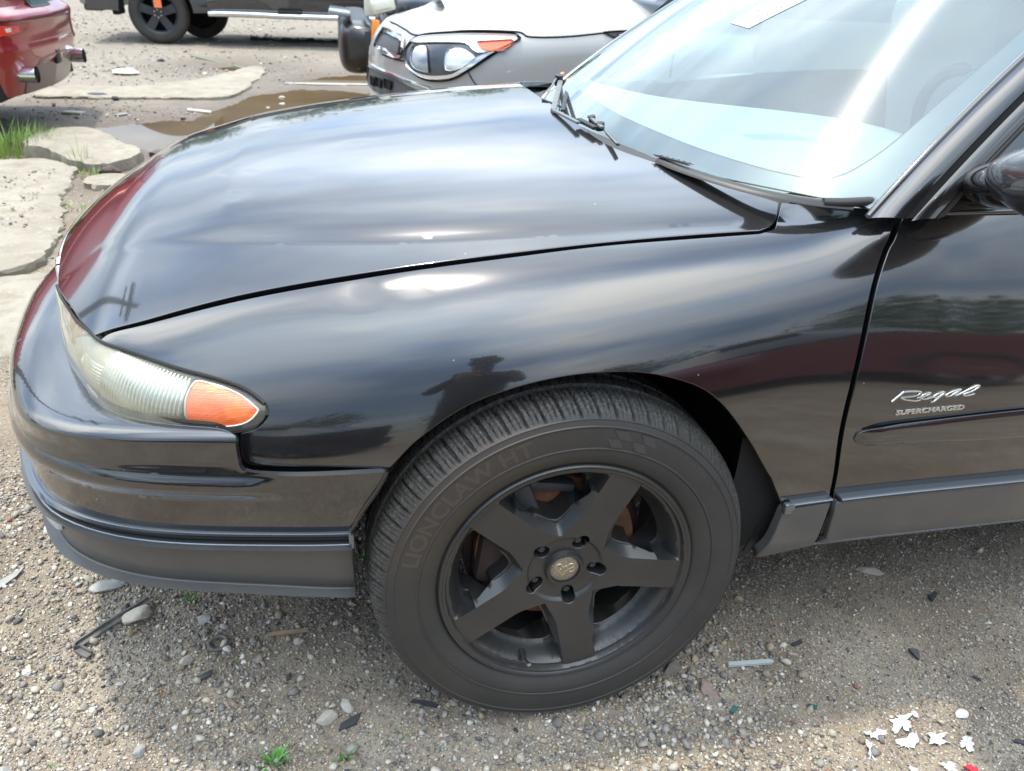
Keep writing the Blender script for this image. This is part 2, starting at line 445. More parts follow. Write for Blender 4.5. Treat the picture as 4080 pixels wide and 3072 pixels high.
crl2 = [(x, y+.012) for x, y in crl]; crl3 = [(x, y-.012) for x, y in crl]
feat = [crl, crl2, crl3]+[[(x, 2*YC-y) for x, y in l] for l in (crl, crl2, crl3)]
cpanel('bonnet', hoodfn, hood_out, MAT['black'], grid=(.022, .022), thick=.016, hem=.0022, feats=feat)

# --- door
door = loop([(.5713, .8905), (.545, .7597), (.5311, .7104), (.5032, .5474), (.4853, .3116), (.4806, .1303), (.4958, -.0304), (.5007, -.06), (.502, -.165)],
            [(.502, -.165), (1.0, -.165), (1.52, -.165)], [(1.52, -.165), (1.54, .2), (1.52, .5), (1.50, .90)],
            [(1.50, .90), (1.2, .893), (.9, .891), (.5713, .8905)], step=.02)
dr = cpanel('front_door', side, door, MAT['black'], grid=(.04, .05), thick=.02)
# far side of the body, seen from other positions only: mirrored copies of the same sheets
def mirror_copy(o, name):
    me = o.data.copy(); co = np.empty(len(me.vertices)*3); me.vertices.foreach_get('co', co); co = co.reshape(-1, 3); co[:, 1] = 2*YC-co[:, 1]
    me.vertices.foreach_set('co', co.ravel()); me.flip_normals()
    if me.has_custom_normals and 'custom_normal' in me.attributes: me.attributes.remove(me.attributes['custom_normal'])
    me.polygons.foreach_set('use_smooth', [True]*len(me.polygons)); me.set_sharp_from_angle(angle=math.radians(40)); me.update()
    return cobj(link(name, me))
mirror_copy(fend, 'front_wing'); mirror_copy(dr, 'front_door')
rdoor = loop([(1.53, -.165), (2.0, -.165), (2.06, -.05), (2.12, .2), (2.30, .5), (2.42, .90)], [(2.42, .90), (1.9, .90), (1.515, .90)], [(1.515, .90), (1.53, .5), (1.555, .2), (1.53, -.165)], step=.03)
rd = cpanel('rear_door', side, rdoor, MAT['black'], grid=(.06, .06), thick=.02); mirror_copy(rd, 'rear_door')

# body shell behind the panels: dark inner skins so that gaps look into shadow
def inner(x, q):
    p = sec(x, q); return (p[0], p[1]+.028, p[2]-.014 if q > .6 else p[2])
gq = [-.20, -.1, 0, .2, .4, .55, .7, .85, .95, 1.02, 1.12]
cobj(grid_obj('inner_skin', lambda x, q: inner(x, q), [.30+i*.05 for i in range(7)], gq, MAT['gap'], None))
cobj(grid_obj('inner_skin', lambda x, q: (x, sec(x, q)[1]+.03, sec(x, q)[2]-.022), [-.68+i*.05 for i in range(22)], [.80, .87, .93, 1.0, 1.05, 1.12], MAT['gap']))

cobj(grid_obj('inner_skin', lambda x, q: (x, sec(x, q)[1]+.030, sec(x, q)[2]), [-.54+i*.02 for i in range(13)], [.0, .08, .16, .24, .32], MAT['gap']))
# --- bumper
bxy = [(-.25, .027), (-.30, .030), (-.36, .033), (-.48, .049), (-.61, .073), (-.72, .107), (-.80, .152), (-.848, .195), (-.885, .250), (-.915, .315), (-.955, .43), (-.985, .56), (-1.012, .72), (-1.022, .92)]
bL = [0.0]
for a, b in zip(bxy[:-1], bxy[1:]): bL.append(bL[-1]+math.dist(a, b))
fbx = pch(bL, [p[0] for p in bxy]); fby = pch(bL, [p[1] for p in bxy]); BL = bL[-1]
def bpt(s):
    m = s > BL
    t = 2*BL-s if m else s
    x, y = fbx(t), fby(t)
    dx, dy = fbx(t+.002)-fbx(t-.002), fby(t+.002)-fby(t-.002); l = math.hypot(dx, dy)
    nx, ny = -abs(dy)/l, -abs(dx)/l
    if abs(dy) < 1e-9: nx = 0
    if m: y = 2*YC-y; ny = -ny
    return x, y, nx, ny
def sx(x):                # arc position of a given x on the near half
    lo, hi = 0, BL
    for _ in range(40):
        mid = (lo+hi)/2
        if fbx(mid) > x: lo = mid
        else: hi = mid
    return lo
S = {k: sx(k) for k in (-.30, -.36, -.43, -.515, -.61, -.72, -.80, -.86, -.915, -.97)}
f_zc = pch([0, S[-.515], S[-.61], S[-.72], S[-.80], S[-.86], S[-.97], BL], [.285, .287, .285, .277, .268, .262, .256, .252])
f_w = pch([0, S[-.515], S[-.61], S[-.72], S[-.80], S[-.86], S[-.915], BL], [.015, .018, .022, .042, .068, .092, .097, .095])
f_h = pch([0, S[-.515], S[-.61], S[-.72], S[-.80], S[-.86], BL], [.016, .017, .018, .022, .028, .036, .050])
def bump_fn(s, v):
    """v <= 1: straight height measure below the shelf crest (v in metres above the crest is v-1)"""
    x, y, nx, ny = bpt(s); t = 2*BL-s if s > BL else s
    zc = f_zc(t)
    if v <= 0:
        z = zc+v; o = 0.0
        # rubbing-strip bulge between z = .232 and .188
        fade = smooth((t-S[-.43]+.0)/.09) if True else 1
        zt, zb = .2345, .1885
        if zb < z < zt:
            k = (zt-z)/(zt-zb); o += .0105*fade*math.sin(math.pi*k)**1.15*(1-.25*k)
        elif z >= zt: o -= .004*smooth((z-zt)/.014)*fade
        if z < .19: o -= .10*max(0, (.19-z))**2*2
        return (x+nx*o, y+ny*o, z)
    t2 = min(1.3, v/.05); a = min(t2, 1)*math.pi/2
    fd0 = smooth((t-S[-.43])/.09); wi = f_w(t)*((1-math.cos(a))+(t2-1 if t2 > 1 else 0)); hi = f_h(t)*math.sin(a)
    z = zc+hi
    return (x-nx*wi+nx*(-.004*fd0), y-ny*wi+ny*(-.004*fd0), z)
zc0 = f_zc(S[-.36]); zr = lambda z, s: z-f_zc(2*BL-s if s > BL else s)
def zline(z, s0, s1, n): return [(lerp(s0, s1, i/n), zr(z, lerp(s0, s1, i/n))) for i in range(n+1)]
e0 = S[-.36]+.004; E1 = 2*BL-e0
seamL = [(S[-.30]-.001, zr(.2440, .05)), (S[-.36], zr(.2435, .1)), (S[-.43], zr(.2420, .2)), (S[-.515]-.03, zr(.2415, .25)), (S[-.515]-.008, zr(.2445, .26)), (S[-.515]+.000, zr(.255, .26)), (S[-.515]+.001, .022), ]
archL = [(e0, zr(.125, e0)), (S[-.36]-.020, zr(.17, .1)), (S[-.36]-.045, zr(.21, .1)), (S[-.30]-.001, zr(.2440, .05))]
flip = lambda l: [(2*BL-s, v) for s, v in l][::-1]
topL = [(S[-.515]+.001, .022), (S[-.515]+.03, .045), (S[-.61], .052), (S[-.80], .055), (BL, .056)]
bo = loop(archL, seamL, topL+flip(topL)[1:], flip(seamL), flip(archL), zline(.125, E1, e0, 60), step=.012)
# cleaner: split long top line so that the corners stay
bf = [[(lerp(e0+.004, E1-.004, i/150), zr(z_, lerp(e0+.004, E1-.004, i/150))) for i in range(151)] for z_ in (.2345, .2325, .229, .222, .212, .202, .194, .1905, .1885)]
bf += [[(lerp(e0+.01, E1-.01, i/150), v_) for i in range(151)] for v_ in (0.0, .004, .010, .018, .028, .038)]
bumper = cpanel('front_bumper', bump_fn, bo, MAT['black'], grid=(.020, .0090), thick=.012, feats=bf)
# lower valance in charcoal plastic
def val_fn(s, z):
    x, y, nx, ny = bpt(s); t = 2*BL-s if s > BL else s
    o = -.002-.9*max(0, .10-z)**2 - (.5*(.03-z)**2*4 if z < .03 else 0)
    return (x+nx*o, y+ny*o, z)
f_vb = pch([0, S[-.36], S[-.515], S[-.72], S[-.86], BL], [-.012, -.010, .004, .010, .012, .02])
vb = [(lerp(e0, BL, i/20), f_vb(lerp(e0, BL, i/20))) for i in range(21)]
vo = loop([(e0, .0985), (e0, -.010)], vb+flip(vb)[1:], [(E1, -.010), (E1, .0985)], [(E1-(E1-e0)*i/40, .0985) for i in range(41)], step=.018)
valance = cpanel('lower_valance', val_fn, vo, MAT['charcoal'], grid=(.03, .02), thick=.02, hem=.004)
# the grooved rub strip between bumper and valance: two rounded ridges with a dark channel
def strip_path(z, off=0.0, s0=e0, s1=E1, n=90):
    out = []
    for i in range(n+1):
        s = lerp(s0, s1, i/n); x, y, nx, ny = bpt(s); out.append((x+nx*off, y+ny*off, z))
    return out
def strip_out(i, n=90, s0=e0, s1=E1):
    x, y, nx, ny = bpt(lerp(s0, s1, i/n)); return (nx, ny, 0)
rnd = lambda w_, h_: [(h_*math.sin(a), w_*math.cos(a)) for a in [math.pi*k/8 for k in range(9)]]+[(-.012, -w_), (-.012, w_)]
cobj(sweep('rub_strip', strip_path(.1215), rnd(.0026, .0075), MAT['ridge'], None, (0, 0, 1), strip_out))
cobj(sweep('rub_strip', strip_path(.102), rnd(.0022, .0075), MAT['ridge'], None, (0, 0, 1), strip_out))
cobj(sweep('strip_channel', strip_path(.112), rnd(.0085, .0012), MAT['gap'], None, (0, 0, 1), strip_out))
cobj(sweep('strip_channel', strip_path(.112), rnd(.0028, .0035), MAT['seal'], None, (0, 0, 1), strip_out))
bm = bmesh.new(); x, y, nx, ny = bpt(e0)
box(bm, (x+.002, y-.004, .1115), (.009, .016, .030), bev=.003); cobj(bm_obj('strip_end_cap', bm, MAT['ridge']))
# fog lamp pocket in the valance
bm = bmesh.new(); fx, fy, fnx, fny = bpt(S[-.86]+.01)
bmesh.ops.create_uvsphere(bm, u_segments=20, v_segments=12, radius=1.0)
bmesh.ops.scale(bm, vec=(.010, .045, .022), verts=bm.verts)
bmesh.ops.transform(bm, matrix=Matrix.Translation((fx-.002, fy+.01, .062)) @ Matrix.Rotation(math.atan2(fny, fnx)-math.pi, 4, 'Z'), verts=bm.verts)
cobj(bm_obj('fog_lamp', bm, M_('fog_glass', (.45, .5, .55), .1, .3, .5)))
bm = bmesh.new(); box(bm, (.42, .92, .19), (2.1, .98, .34)); cobj(bm_obj('bay_light_block', bm, MAT['gap'], smooth=False))  # unseen box added under the bonnet to stop sunlight leaking onto the ground
bm = bmesh.new(); box(bm, (.62, .92, .26), (.50, 1.46, .50)); cobj(bm_obj('cowl_light_block', bm, MAT['gap'], smooth=False))  # second added box, hidden: blocks sun that falls through the cowl gap
# dark structure behind the bumper and the grille
bm = bmesh.new(); box(bm, (-.70, .92, .13), (.20, 1.10, .22)); cobj(bm_obj('bumper_core', bm, MAT['gap'], smooth=False))

# grille: chrome surround and vertical bars between bonnet nose and bumper shelf
gp = []
for k in range(29):
    t = k/28; y = lerp(.60, 1.24, t); xe = hood_front_x(min(y, 2*YC-y))
    gp.append((xe+.002, y, hood_z(xe+.004, y)-.012))
gl = [(bump_fn(lerp(S[-.97]+.03, 2*BL-S[-.97]-.03, k/28), .05)) for k in range(29)]
ring = gp+[(p[0]+.006, p[1], p[2]+.002) for p in gl[::-1]]
rr = cat(ring[::2], 3, True); rr.append(rr[0])
cobj(sweep('grille_surround', rr, [(.008*math.cos(a), .008*math.sin(a)) for a in [k*math.pi/4 for k in range(8)]], MAT['chrome'], None, None, (-1, 0, .3), cap=False))
for k in range(13):
    y = lerp(.66, 1.18, k/12); a = gp[int(round((y-.60)/.64*28))]; b = min(gl, key=lambda p: abs(p[1]-y))
    bm = bmesh.new(); cyl(bm, (a[0]+.008, y, a[2]), (b[0]+.014, y, b[2]), .005, seg=8); cobj(bm_obj('grille_bar', bm, MAT['chrome']))
bm = bmesh.new(); box(bm, (-.84, .92, .32), (.03, .60, .07)); cobj(bm_obj('grille_back', bm, MAT['gap'], smooth=False))

# --- headlamp
lb = [(-.900, .600, .310), (-.872, .500, .304), (-.850, .420, .302), (-.815, .325, .300), (-.782, .262, .299), (-.745, .200, .299), (-.70, .148, .300), (-.645, .112, .301), (-.585, .092, .301), (-.535, .080, .301), (-.505, .079, .303), (-.484, .082, .311), (-.4745, .087, .323)]
lt = [(-.889, .560, .350), (-.862, .495, .352), (-.834, .435, .360), (-.806, .375, .366), (-.775, .312, .377), (-.745, .262, .383), (-.722, .229, .383), (-.697, .212, .381), (-.660, .190, .377), (-.59, .151, .367), (-.522, .122, .3565), (-.492, .107, .3455), (-.4745, .0945, .333)]
def arc_curve(pts):
    L = [0.0]
    for a, b in zip(pts[:-1], pts[1:]): L.append(L[-1]+math.dist(a, b))
    L = [l/L[-1] for l in L]; f = [pch(L, [p[k] for p in pts]) for k in range(3)]
    return lambda t: Vector((f[0](t), f[1](t), f[2](t)))
LB, LT = arc_curve(lb), arc_curve(lt)
LB = arc_curve(lb)
def lamp_fn(t, v, off=0.0):
    a, b = LB(t), LT(t); p = a.lerp(b, v)
    tg = (LB(min(1, t+.01))-LB(max(0, t-.01))); n = (b-a).cross(tg).normalized()
    if n.y > 0: n = -n
    h = (b-a).length
    p = p+n*(.20*h*4*v*(1-v)*.9-.003+off)
    return tuple(p)
lamp = empty('headlamp', (0, 0, 0)); cobj(lamp)
gm = bpy.data.materials.new('hazed_lens'); gm.use_nodes = True; t = gm.node_tree; b = t.nodes['Principled BSDF']
b.inputs['Base Color'].default_value = (.93, .93, .86, 1); b.inputs['Roughness'].default_value = .16; b.inputs['IOR'].default_value = 1.45
b.inputs['Transmission Weight'].default_value = 1.0; b.inputs['Coat Weight'].default_value = .6
out = t.nodes['Material Output']
tr = N(t, 'ShaderNodeBsdfTransparent'); tr.inputs[0].default_value = (.96, .97, .92, 1)
df = N(t, 'ShaderNodeBsdfDiffuse'); df.inputs[0].default_value = (.50, .48, .37, 1)
gl_ = N(t, 'ShaderNodeBsdfGlossy'); gl_.inputs['Roughness'].default_value = .05; gl_.inputs[0].default_value = (1, 1, 1, 1)
co = N(t, 'ShaderNodeTexCoord').outputs['Object']
sp_ = N(t, 'ShaderNodeSeparateXYZ'); t.links.new(co, sp_.inputs[0])
hf = math_(t, 'ADD', math_(t, 'MULTIPLY', math_(t, 'SUBTRACT', -.60, sp_.outputs[0]), 1.5), math_(t, 'MULTIPLY', noise_(t, co, 22, 6, .65), .42))
hf = math_(t, 'MINIMUM', math_(t, 'MAXIMUM', hf, .02), .50)
m1_ = N(t, 'ShaderNodeMixShader'); t.links.new(hf, m1_.inputs[0]); t.links.new(tr.outputs[0], m1_.inputs[1]); t.links.new(df.outputs[0], m1_.inputs[2])
m2_ = N(t, 'ShaderNodeMixShader'); t.links.new(schlick_(t, .045), m2_.inputs[0]); t.links.new(m1_.outputs[0], m2_.inputs[1]); t.links.new(gl_.outputs[0], m2_.inputs[2])
t.links.new(m2_.outputs[0], out.inputs[0])
MAT['lens'] = gm
tt = [i/70 for i in range(71)]; vv = [i/14 for i in range(15)]
o = grid_obj('lens', lambda a, b_: lamp_fn(a, b_), tt, vv, gm, lamp, angle=70)
# ribbed inner glass of the main reflector and the turn lamp
def vfn(t, v, d): return lamp_fn(t, v, -d)
def ribs(t0, t1, n, v0, v1, d):
    us = [lerp(t0, t1, i/(n*4)) for i in range(n*4+1)]
    def f(t, v):
        k = (t-t0)/(t1-t0)*n; return lamp_fn(t, v, -d+.0034*abs(math.sin(math.pi*k)))
    return us, f
us, f = ribs(.60, .815, 22, 0, 1, .008)
MAT['ribbed'] = M_('ribbed_reflector', (.56, .57, .52), .16, .9, .4, .1)
grid_obj('ribbed_glass', f, us, [.04+i*.92/10 for i in range(11)], MAT['ribbed'], lamp, angle=60)
grid_obj('reflector', lambda a, v: lamp_fn(a, v, -.012-.028*math.sin(math.pi*(a-.03)/.57)), [.03+i*.57/40 for i in range(41)], [.03+i*.94/8 for i in range(9)], M_('lamp_bowl', (.62, .60, .50), .30, .65, var=(30, .5, (.45, .42, .30))), lamp)
us2, f2 = ribs(0, 1, 16, 0, 1, .0)
grid_obj('fluted_glass', lambda a, v: lamp_fn(a, v, -.009+.0012*abs(math.sin(math.pi*v*17))), [.50+i*.095/8 for i in range(9)], [.06+i*.60/68 for i in range(69)], MAT['ribbed'], lamp, angle=60)
am = bpy.data.materials.new('amber_reflex'); am.use_nodes = True; t = am.node_tree; b = t.nodes['Principled BSDF']
b.inputs['Base Color'].default_value = (.92, .135, .006, 1); b.inputs['Roughness'].default_value = .30; b.inputs['Coat Weight'].default_value = .15
co = N(t, 'ShaderNodeTexCoord').outputs['Object']
v = N(t, 'ShaderNodeTexVoronoi'); v.inputs['Scale'].default_value = 340; v.inputs['Randomness'].default_value = .05; t.links.new(co, v.inputs['Vector'])
patch = ramp_(t, noise_(t, co, 30, 2), [(.50, (0, 0, 0)), (.60, (.7, .7, .7))])
cc = mix_(t, math_(t, 'MULTIPLY', patch, ramp_(t, v.outputs['Distance'], [(.15, (0, 0, 0)), (.42, (1, 1, 1))])), (.86, .115, .004), (.95, .20, .006))
t.links.new(cc, b.inputs['Base Color'])
bn = N(t, 'ShaderNodeBump'); bn.inputs['Strength'].default_value = .5; bn.inputs['Distance'].default_value = .001; t.links.new(v.outputs['Distance'], bn.inputs['Height']); t.links.new(bn.outputs[0], b.inputs['Normal'])
b.inputs['Emission Color'].default_value = (0, 0, 0, 1)
turn = loop([(.828, .14), (.820, .5), (.824, .84), (.836, .90)], [(.836, .90), (.89, .885), (.94, .80), (.974, .55), (.968, .32), (.945, .14), (.90, .085), (.842, .075), (.828, .14)], step=.010)
panel('turn_lens', lambda a, v: lamp_fn(a, v, -.0065), turn, am, lamp, grid=(.006, .05), thick=.008, hem=.001)
tp_ = [lamp_fn(a, v, -.0055) for a, v in turn[::2]]; tp_.append(tp_[0])
sweep('lens_rim', tp_, [(.0016*math.cos(a), .0016*math.sin(a)) for a in [k*math.pi/3 for k in range(6)]], MAT['lamp_in'], lamp, None, (0, -1, .2), cap=False)
grid_obj('lamp_housing', lambda a, v: lamp_fn(a, v, -.030), [i/40 for i in range(41)], [-.03+i*1.06/6 for i in range(7)], M_('lamp_shell', (.25, .25, .22), .5), lamp)
rim_pts = [tuple(LT(i/60)) for i in range(0, 61)]
cobj(sweep('lamp_gasket', [(p[0], p[1]+.001, p[2]+.0015) for p in rim_pts], [(.003*math.cos(a), .003*math.sin(a)) for a in [k*math.pi/3 for k in range(6)]], MAT['seal'], None, None, (0, -1, 0)))
mc = [mirror_copy(bpy.data.objects[n], n+'_x') for n in ('lens', 'reflector', 'turn_lens', 'lamp_housing')]
lamp2 = empty('headlamp'); cobj(lamp2)
for m_, nm in zip(mc, ('lens', 'reflector', 'turn_lens', 'lamp_housing')):
    m_.matrix_parent_inverse = Matrix.Identity(4); m_.parent = lamp2; m_.name = nm

# --- sill, lower cladding
def clad(x, z, off=.010, tuck=True):
    ya = f_ya(x); za = f_za(x); d = za-z
    y = ya+.25*d*d-off
    if tuck and z < .03: y += 3.2*(.03-z)**2
    return (x, y, z)
c1 = loop([(.396, .094), (.487, .096)], [(.487, .096), (.487, -.012)], [(.487, -.012), (.40, -.026), (.375, -.026)], [(.375, -.026), (.388, .02), (.396, .094)], step=.014)
cpanel('wing_cladding', lambda x, z: clad(x, z), c1, MAT['charcoal'], grid=(.02, .015), thick=.02, hem=.003)
c2 = loop([(.502, .0975), (1.0, .0985), (1.52, .0985)], [(1.52, .0985), (1.52, .004)], [(1.52, .004), (1.0, .003), (.535, .0), (.515, .004), (.507, .02)], [(.507, .02), (.504, .06), (.502, .0975)], step=.018)
cladding = cpanel('door_cladding', lambda x, z: clad(x, z, .014), c2, MAT['charcoal'], grid=(.05, .015), thick=.022, hem=.004)
mirror_copy(cladding, 'door_cladding')
for nm, x0, x1, o_ in (('wing_trim', .405, .4865, .012), ('door_trim', .5035, 1.52, .016)):
    n_ = 12 if x1 < .6 else 40
    pa = [clad(lerp(x0, x1, i/n_), .1085, o_-.004) for i in range(n_+1)]
    cobj(sweep(nm, pa, rnd(.0026, .006), MAT['ridge'], None, (0, 0, 1), (0, -1, 0)))
    pa = [clad(lerp(x0, x1, i/n_), .1005, o_-.006) for i in range(n_+1)]
    cobj(sweep('trim_channel', pa, rnd(.006, .0015), MAT['plastic'], None, (0, 0, 1), (0, -1, 0)))
bm = bmesh.new(); p = clad(.401, .100, .008); box(bm, p, (.020, .014, .022), bev=.004); cobj(bm_obj('trim_end_cap', bm, MAT['ridge']))
# bright sill rail below the door
pa = [(lerp(.487, 1.75, i/30), clad(.9, -.006)[1]+.010, lerp(-.0135, -.0135, i/30)) for i in range(31)]
cobj(sweep('sill_rail', pa, rnd(.0045, .006), MAT['ridge'], None, (0, 0, 1), (0, -1, .25)))
cobj(grid_obj('sill', lambda x, v: (x, lerp(.030, .075, v), lerp(.012, -.035, v**.7)), [.48+i*.08 for i in range(18)], [0, .2, .5, .8, 1], MAT['charcoal']))
bm = bmesh.new(); box(bm, (1.15, .92, -.02), (1.35, 1.66, .06)); cobj(bm_obj('underbody', bm, MAT['gap'], smooth=False))
# body moulding on the door
def on_side(x, z):
    lo, hi = -.2, .95
    for _ in range(26):
        m_ = (lo+hi)/2
        if sec(x, m_)[2] < z: lo = m_
        else: hi = m_
    return sec(x, lo)[1]
mo = loop([(.5020, .2314), (.5050, .2400), (.5156, .2460), (.5636, .2535), (.6505, .2571), (.85, .2625), (1.2, .268), (1.50, .27)], [(1.50, .27), (1.50, .205)], [(1.50, .205), (1.2, .206), (.871, .2060), (.6405, .2113), (.5531, .2128), (.5238, .2167), (.5076, .2230), (.5020, .2314)], step=.010)
def mould(x, z):
    k = min(1, max(0, (x-.5015)/.05)); zc_ = .2314+.004*k; c = (z-zc_)/(.020+.016*min(1, (x-.5)/.3))
    return (x, on_side(x, z)-.0012-.0095*k**.6*math.sqrt(max(0, 1-min(1, abs(c))**3.5)), z)
md = panel('side_moulding', mould, mo, MAT['black'], None, grid=(.016, .005), thick=.006, hem=.001)
md.parent = dr
# badges
def text_mesh(s, size, ext, shear=0.0, font=None, bev=0.0, res=4, off_=0.0):
    cu = bpy.data.curves.new('t', 'FONT'); cu.body = s; cu.size = size; cu.extrude = ext; cu.bevel_depth = bev; cu.shear = shear
    cu.resolution_u = res; cu.offset = off_
    cu.align_x = 'LEFT'; ob = bpy.data.objects.new('t', cu); C.objects.link(ob)
    dg = bpy.context.evaluated_depsgraph_get(); dg.update()
    me = bpy.data.meshes.new_from_object(ob.evaluated_get(dg)); bpy.data.objects.remove(ob); bpy.data.curves.remove(cu); me.materials.clear()
    return me
def place_side(me, x0, z0, slope, lift=.0):
    for v_ in me.vertices:
        x_ = x0+v_.co.x; z_ = z0+v_.co.y+slope*v_.co.x
        v_.co = (x_, on_side(x_, z_)-.0015-lift-v_.co.z, z_)
    me.flip_normals(); me.update()
me = text_mesh('SUPERCHARGED', .0118, .0012, .12, bev=.0002, off_=.0003); wd = max(v_.co.x for v_ in me.vertices)
for v_ in me.vertices: v_.co.x *= .140/wd
place_side(me, .5738, .2703, .0); o = link('badge_lettering', me, dr, MAT['badge'])
strokes = [
  [(.5605, .2963), (.5709, .3047), (.5813, .3130)],
  [(.5762, .3085), (.5815, .3122), (.5986, .3123), (.6140, .3103), (.6150, .3070), (.6038, .3033), (.5758, .3030)],
  [(.5758, .3030), (.5863, .2984), (.6059, .2946), (.6183, .2950)],
  [(.6094, .2993), (.6230, .3011), (.6353, .3051), (.6334, .3070), (.6223, .3040), (.6190, .2986), (.6259, .2959), (.6335, .2967), (.6442, .2990)],
  [(.6633, .3066), (.6507, .3033), (.6442, .2980), (.6520, .2978), (.6645, .3030)],
  [(.6650, .3066), (.6642, .3030), (.6556, .2965), (.6477, .2906), (.6402, .2889)],
  [(.6960, .3085), (.6802, .3054), (.6689, .2990), (.6780, .2980), (.6920, .3050), (.6974, .3080), (.6880, .2985), (.6974, .2998)],
  [(.6974, .2998), (.7132, .3066), (.7306, .3132), (.7344, .3108), (.7261, .3056), (.7072, .2991), (.7112, .2959), (.7281, .2983)],
]
V = []; F = []
for st in strokes:
    c = cat(st, 6); n0 = len(V); m = 6
    for i, p_ in enumerate(c):
        x_, z_ = p_; y_ = on_side(x_, z_)-.0015
        a_ = np.array(c[min(i+1, len(c)-1)])-np.array(c[max(i-1, 0)]); l_ = np.hypot(*a_)+1e-9; nx_, nz_ = -a_[1]/l_, a_[0]/l_
        for k in range(m):
            an = 2*math.pi*k/m; V.append((x_+nx_*.0026*math.cos(an), y_-.0020*math.sin(an), z_+nz_*.0019*math.cos(an)))
    for i in range(len(c)-1):
        for k in range(m): F.append((n0+i*m+k, n0+i*m+(k+1) % m, n0+(i+1)*m+(k+1) % m, n0+(i+1)*m+k))
    F.append(tuple(n0+k for k in range(m))); F.append(tuple(n0+(len(c)-1)*m+k for k in range(m))[::-1])
py_obj('script_badge', V, F, MAT['badge'], dr, 60)

# ================================================================ windscreen, cowl, pillar, mirror, roof
def ws_fn(a, b, off=0.0):
    yn = lerp(.165, .360, b); y = lerp(yn, 2*YC-yn, a); k = (y-YC)/(YC-yn)
    x = lerp(.20+.28*k*k, .86+.21*k*k, b); z = lerp(.648-.043*k*k, 1.055-.035*k*k, b)
    bul = .022*4*b*(1-b)+off
    return (x-.50*bul, y, z+.86*bul)
glass = bpy.data.materials.new('windscreen_glass'); glass.use_nodes = True; t = glass.node_tree; t.nodes.clear()
o_ = N(t, 'ShaderNodeOutputMaterial'); tr = N(t, 'ShaderNodeBsdfTransparent'); tr.inputs[0].default_value = (.72, .86, .83, 1)
g_ = N(t, 'ShaderNodeBsdfGlossy'); g_.inputs['Roughness'].default_value = .018; g_.inputs[0].default_value = (.94, 1, 1, 1)
df = N(t, 'ShaderNodeBsdfDiffuse'); df.inputs[0].default_value = (.55, .66, .64, 1)
co = N(t, 'ShaderNodeTexCoord').outputs['Object']
m1_ = N(t, 'ShaderNodeMixShader'); m1_.inputs[0].default_value = .11; t.links.new(tr.outputs[0], m1_.inputs[1]); t.links.new(df.outputs[0], m1_.inputs[2])
gs = N(t, 'ShaderNodeBsdfAnisotropic'); gs.inputs['Roughness'].default_value = .26; gs.inputs['Anisotropy'].default_value = .80; gs.inputs['Rotation'].default_value = .02
tg = N(t, 'ShaderNodeTangent', direction_type='UV_MAP', uv_map='UVMap'); t.links.new(tg.outputs[0], gs.inputs['Tangent'])
mg = N(t, 'ShaderNodeMixShader'); mg.inputs[0].default_value = .12; t.links.new(g_.outputs[0], mg.inputs[1]); t.links.new(gs.outputs[0], mg.inputs[2])
m2_ = N(t, 'ShaderNodeMixShader'); t.links.new(schlick_(t, .07, 2.1), m2_.inputs[0]); t.links.new(m1_.outputs[0], m2_.inputs[1]); t.links.new(mg.outputs[0], m2_.inputs[2])
t.links.new(m2_.outputs[0], o_.inputs[0])
frit = M_('frit_black', (.012, .012, .014), .25, 0, 1.0, .02)
ga = [-.016+i*1.032/60 for i in range(61)]; gb = [-.12+i*1.12/30 for i in range(31)]
screen = empty('windscreen'); cobj(screen)
gp_ = grid_obj('glass_pane', lambda a, b: ws_fn(a, max(b, -.12*max(0, 1-abs(2*a-1)**1.6)), 0), ga, gb, glass, screen)
uvl = gp_.data.uv_layers.new(name='UVMap')
for lp in gp_.data.loops: uvl.data[lp.index].uv = (ga[lp.vertex_index//len(gb)], gb[lp.vertex_index % len(gb)])
half = [(.005, 1.0), (.005, .582), (.006, .462), (.008, .361), (.011, .231), (.015, .150), (.023, .082), (.032, .050), (.045, .031), (.081, .020), (.111, .015), (.179, .012), (.25, .016), (.345, .023), (.421, .034), (.5, .040)]
clear = [(a, min(b, .985)) for a, b in half]+[(1-a, min(b, .985)) for a, b in half[-2::-1]]
wb = [(-.016+1.032*i/24, -.12*max(0, 1-abs(2*min(1, max(0, -.016+1.032*i/24))-1)**1.6)) for i in range(25)]
outer = loop([(-.016, 1.0), wb[0]], wb, [wb[-1], (1.016, 1.0)], [(1.016, 1.0), (-.016, 1.0)], step=.03)
hole = loop(clear, [clear[-1], clear[0]], step=.018)
panel('frit_band', lambda a, b: ws_fn(a, b, -.0035), outer, frit, screen, holes=[hole], grid=(.03, .03), thick=.002, hem=.0004)
# white paper sticker across the top and the green-white chassis plate behind the glass
def quad_on(name, fn, poly, mat, parent, g=(.02, .02)):
    o = panel(name, fn, loop(*[[poly[i], poly[(i+1) % 4]] for i in range(4)], step=.02), mat, parent, grid=g, thick=.0004, hem=.0002); return o
stm = bpy.data.materials.new('marked_paper'); stm.use_nodes = True; t = stm.node_tree; b = t.nodes['Principled BSDF']; b.inputs['Roughness'].default_value = .7
b.inputs['Base Color'].default_value = (.86, .87, .84, 1)
stick = quad_on('paper_sticker', lambda a, b: ws_fn(a, b, .0012), [(.353, .418), (.306, .411), (.273, .600), (.345, .580)], stm, None)
cobj(stick); tag(stick, None)
ink = M_('grey_ink', (.12, .14, .14), .7)
random.seed(5); V = []; F = []
def ws_quad(a, b, da, db, ea, eb, off=.0022):
    n0 = len(V)
    for s1, s2 in ((-1, -1), (1, -1), (1, 1), (-1, 1)): V.append(ws_fn(a+s1*da+s2*ea, b+s1*db+s2*eb, off))
    F.append((n0, n0+1, n0+2, n0+3))
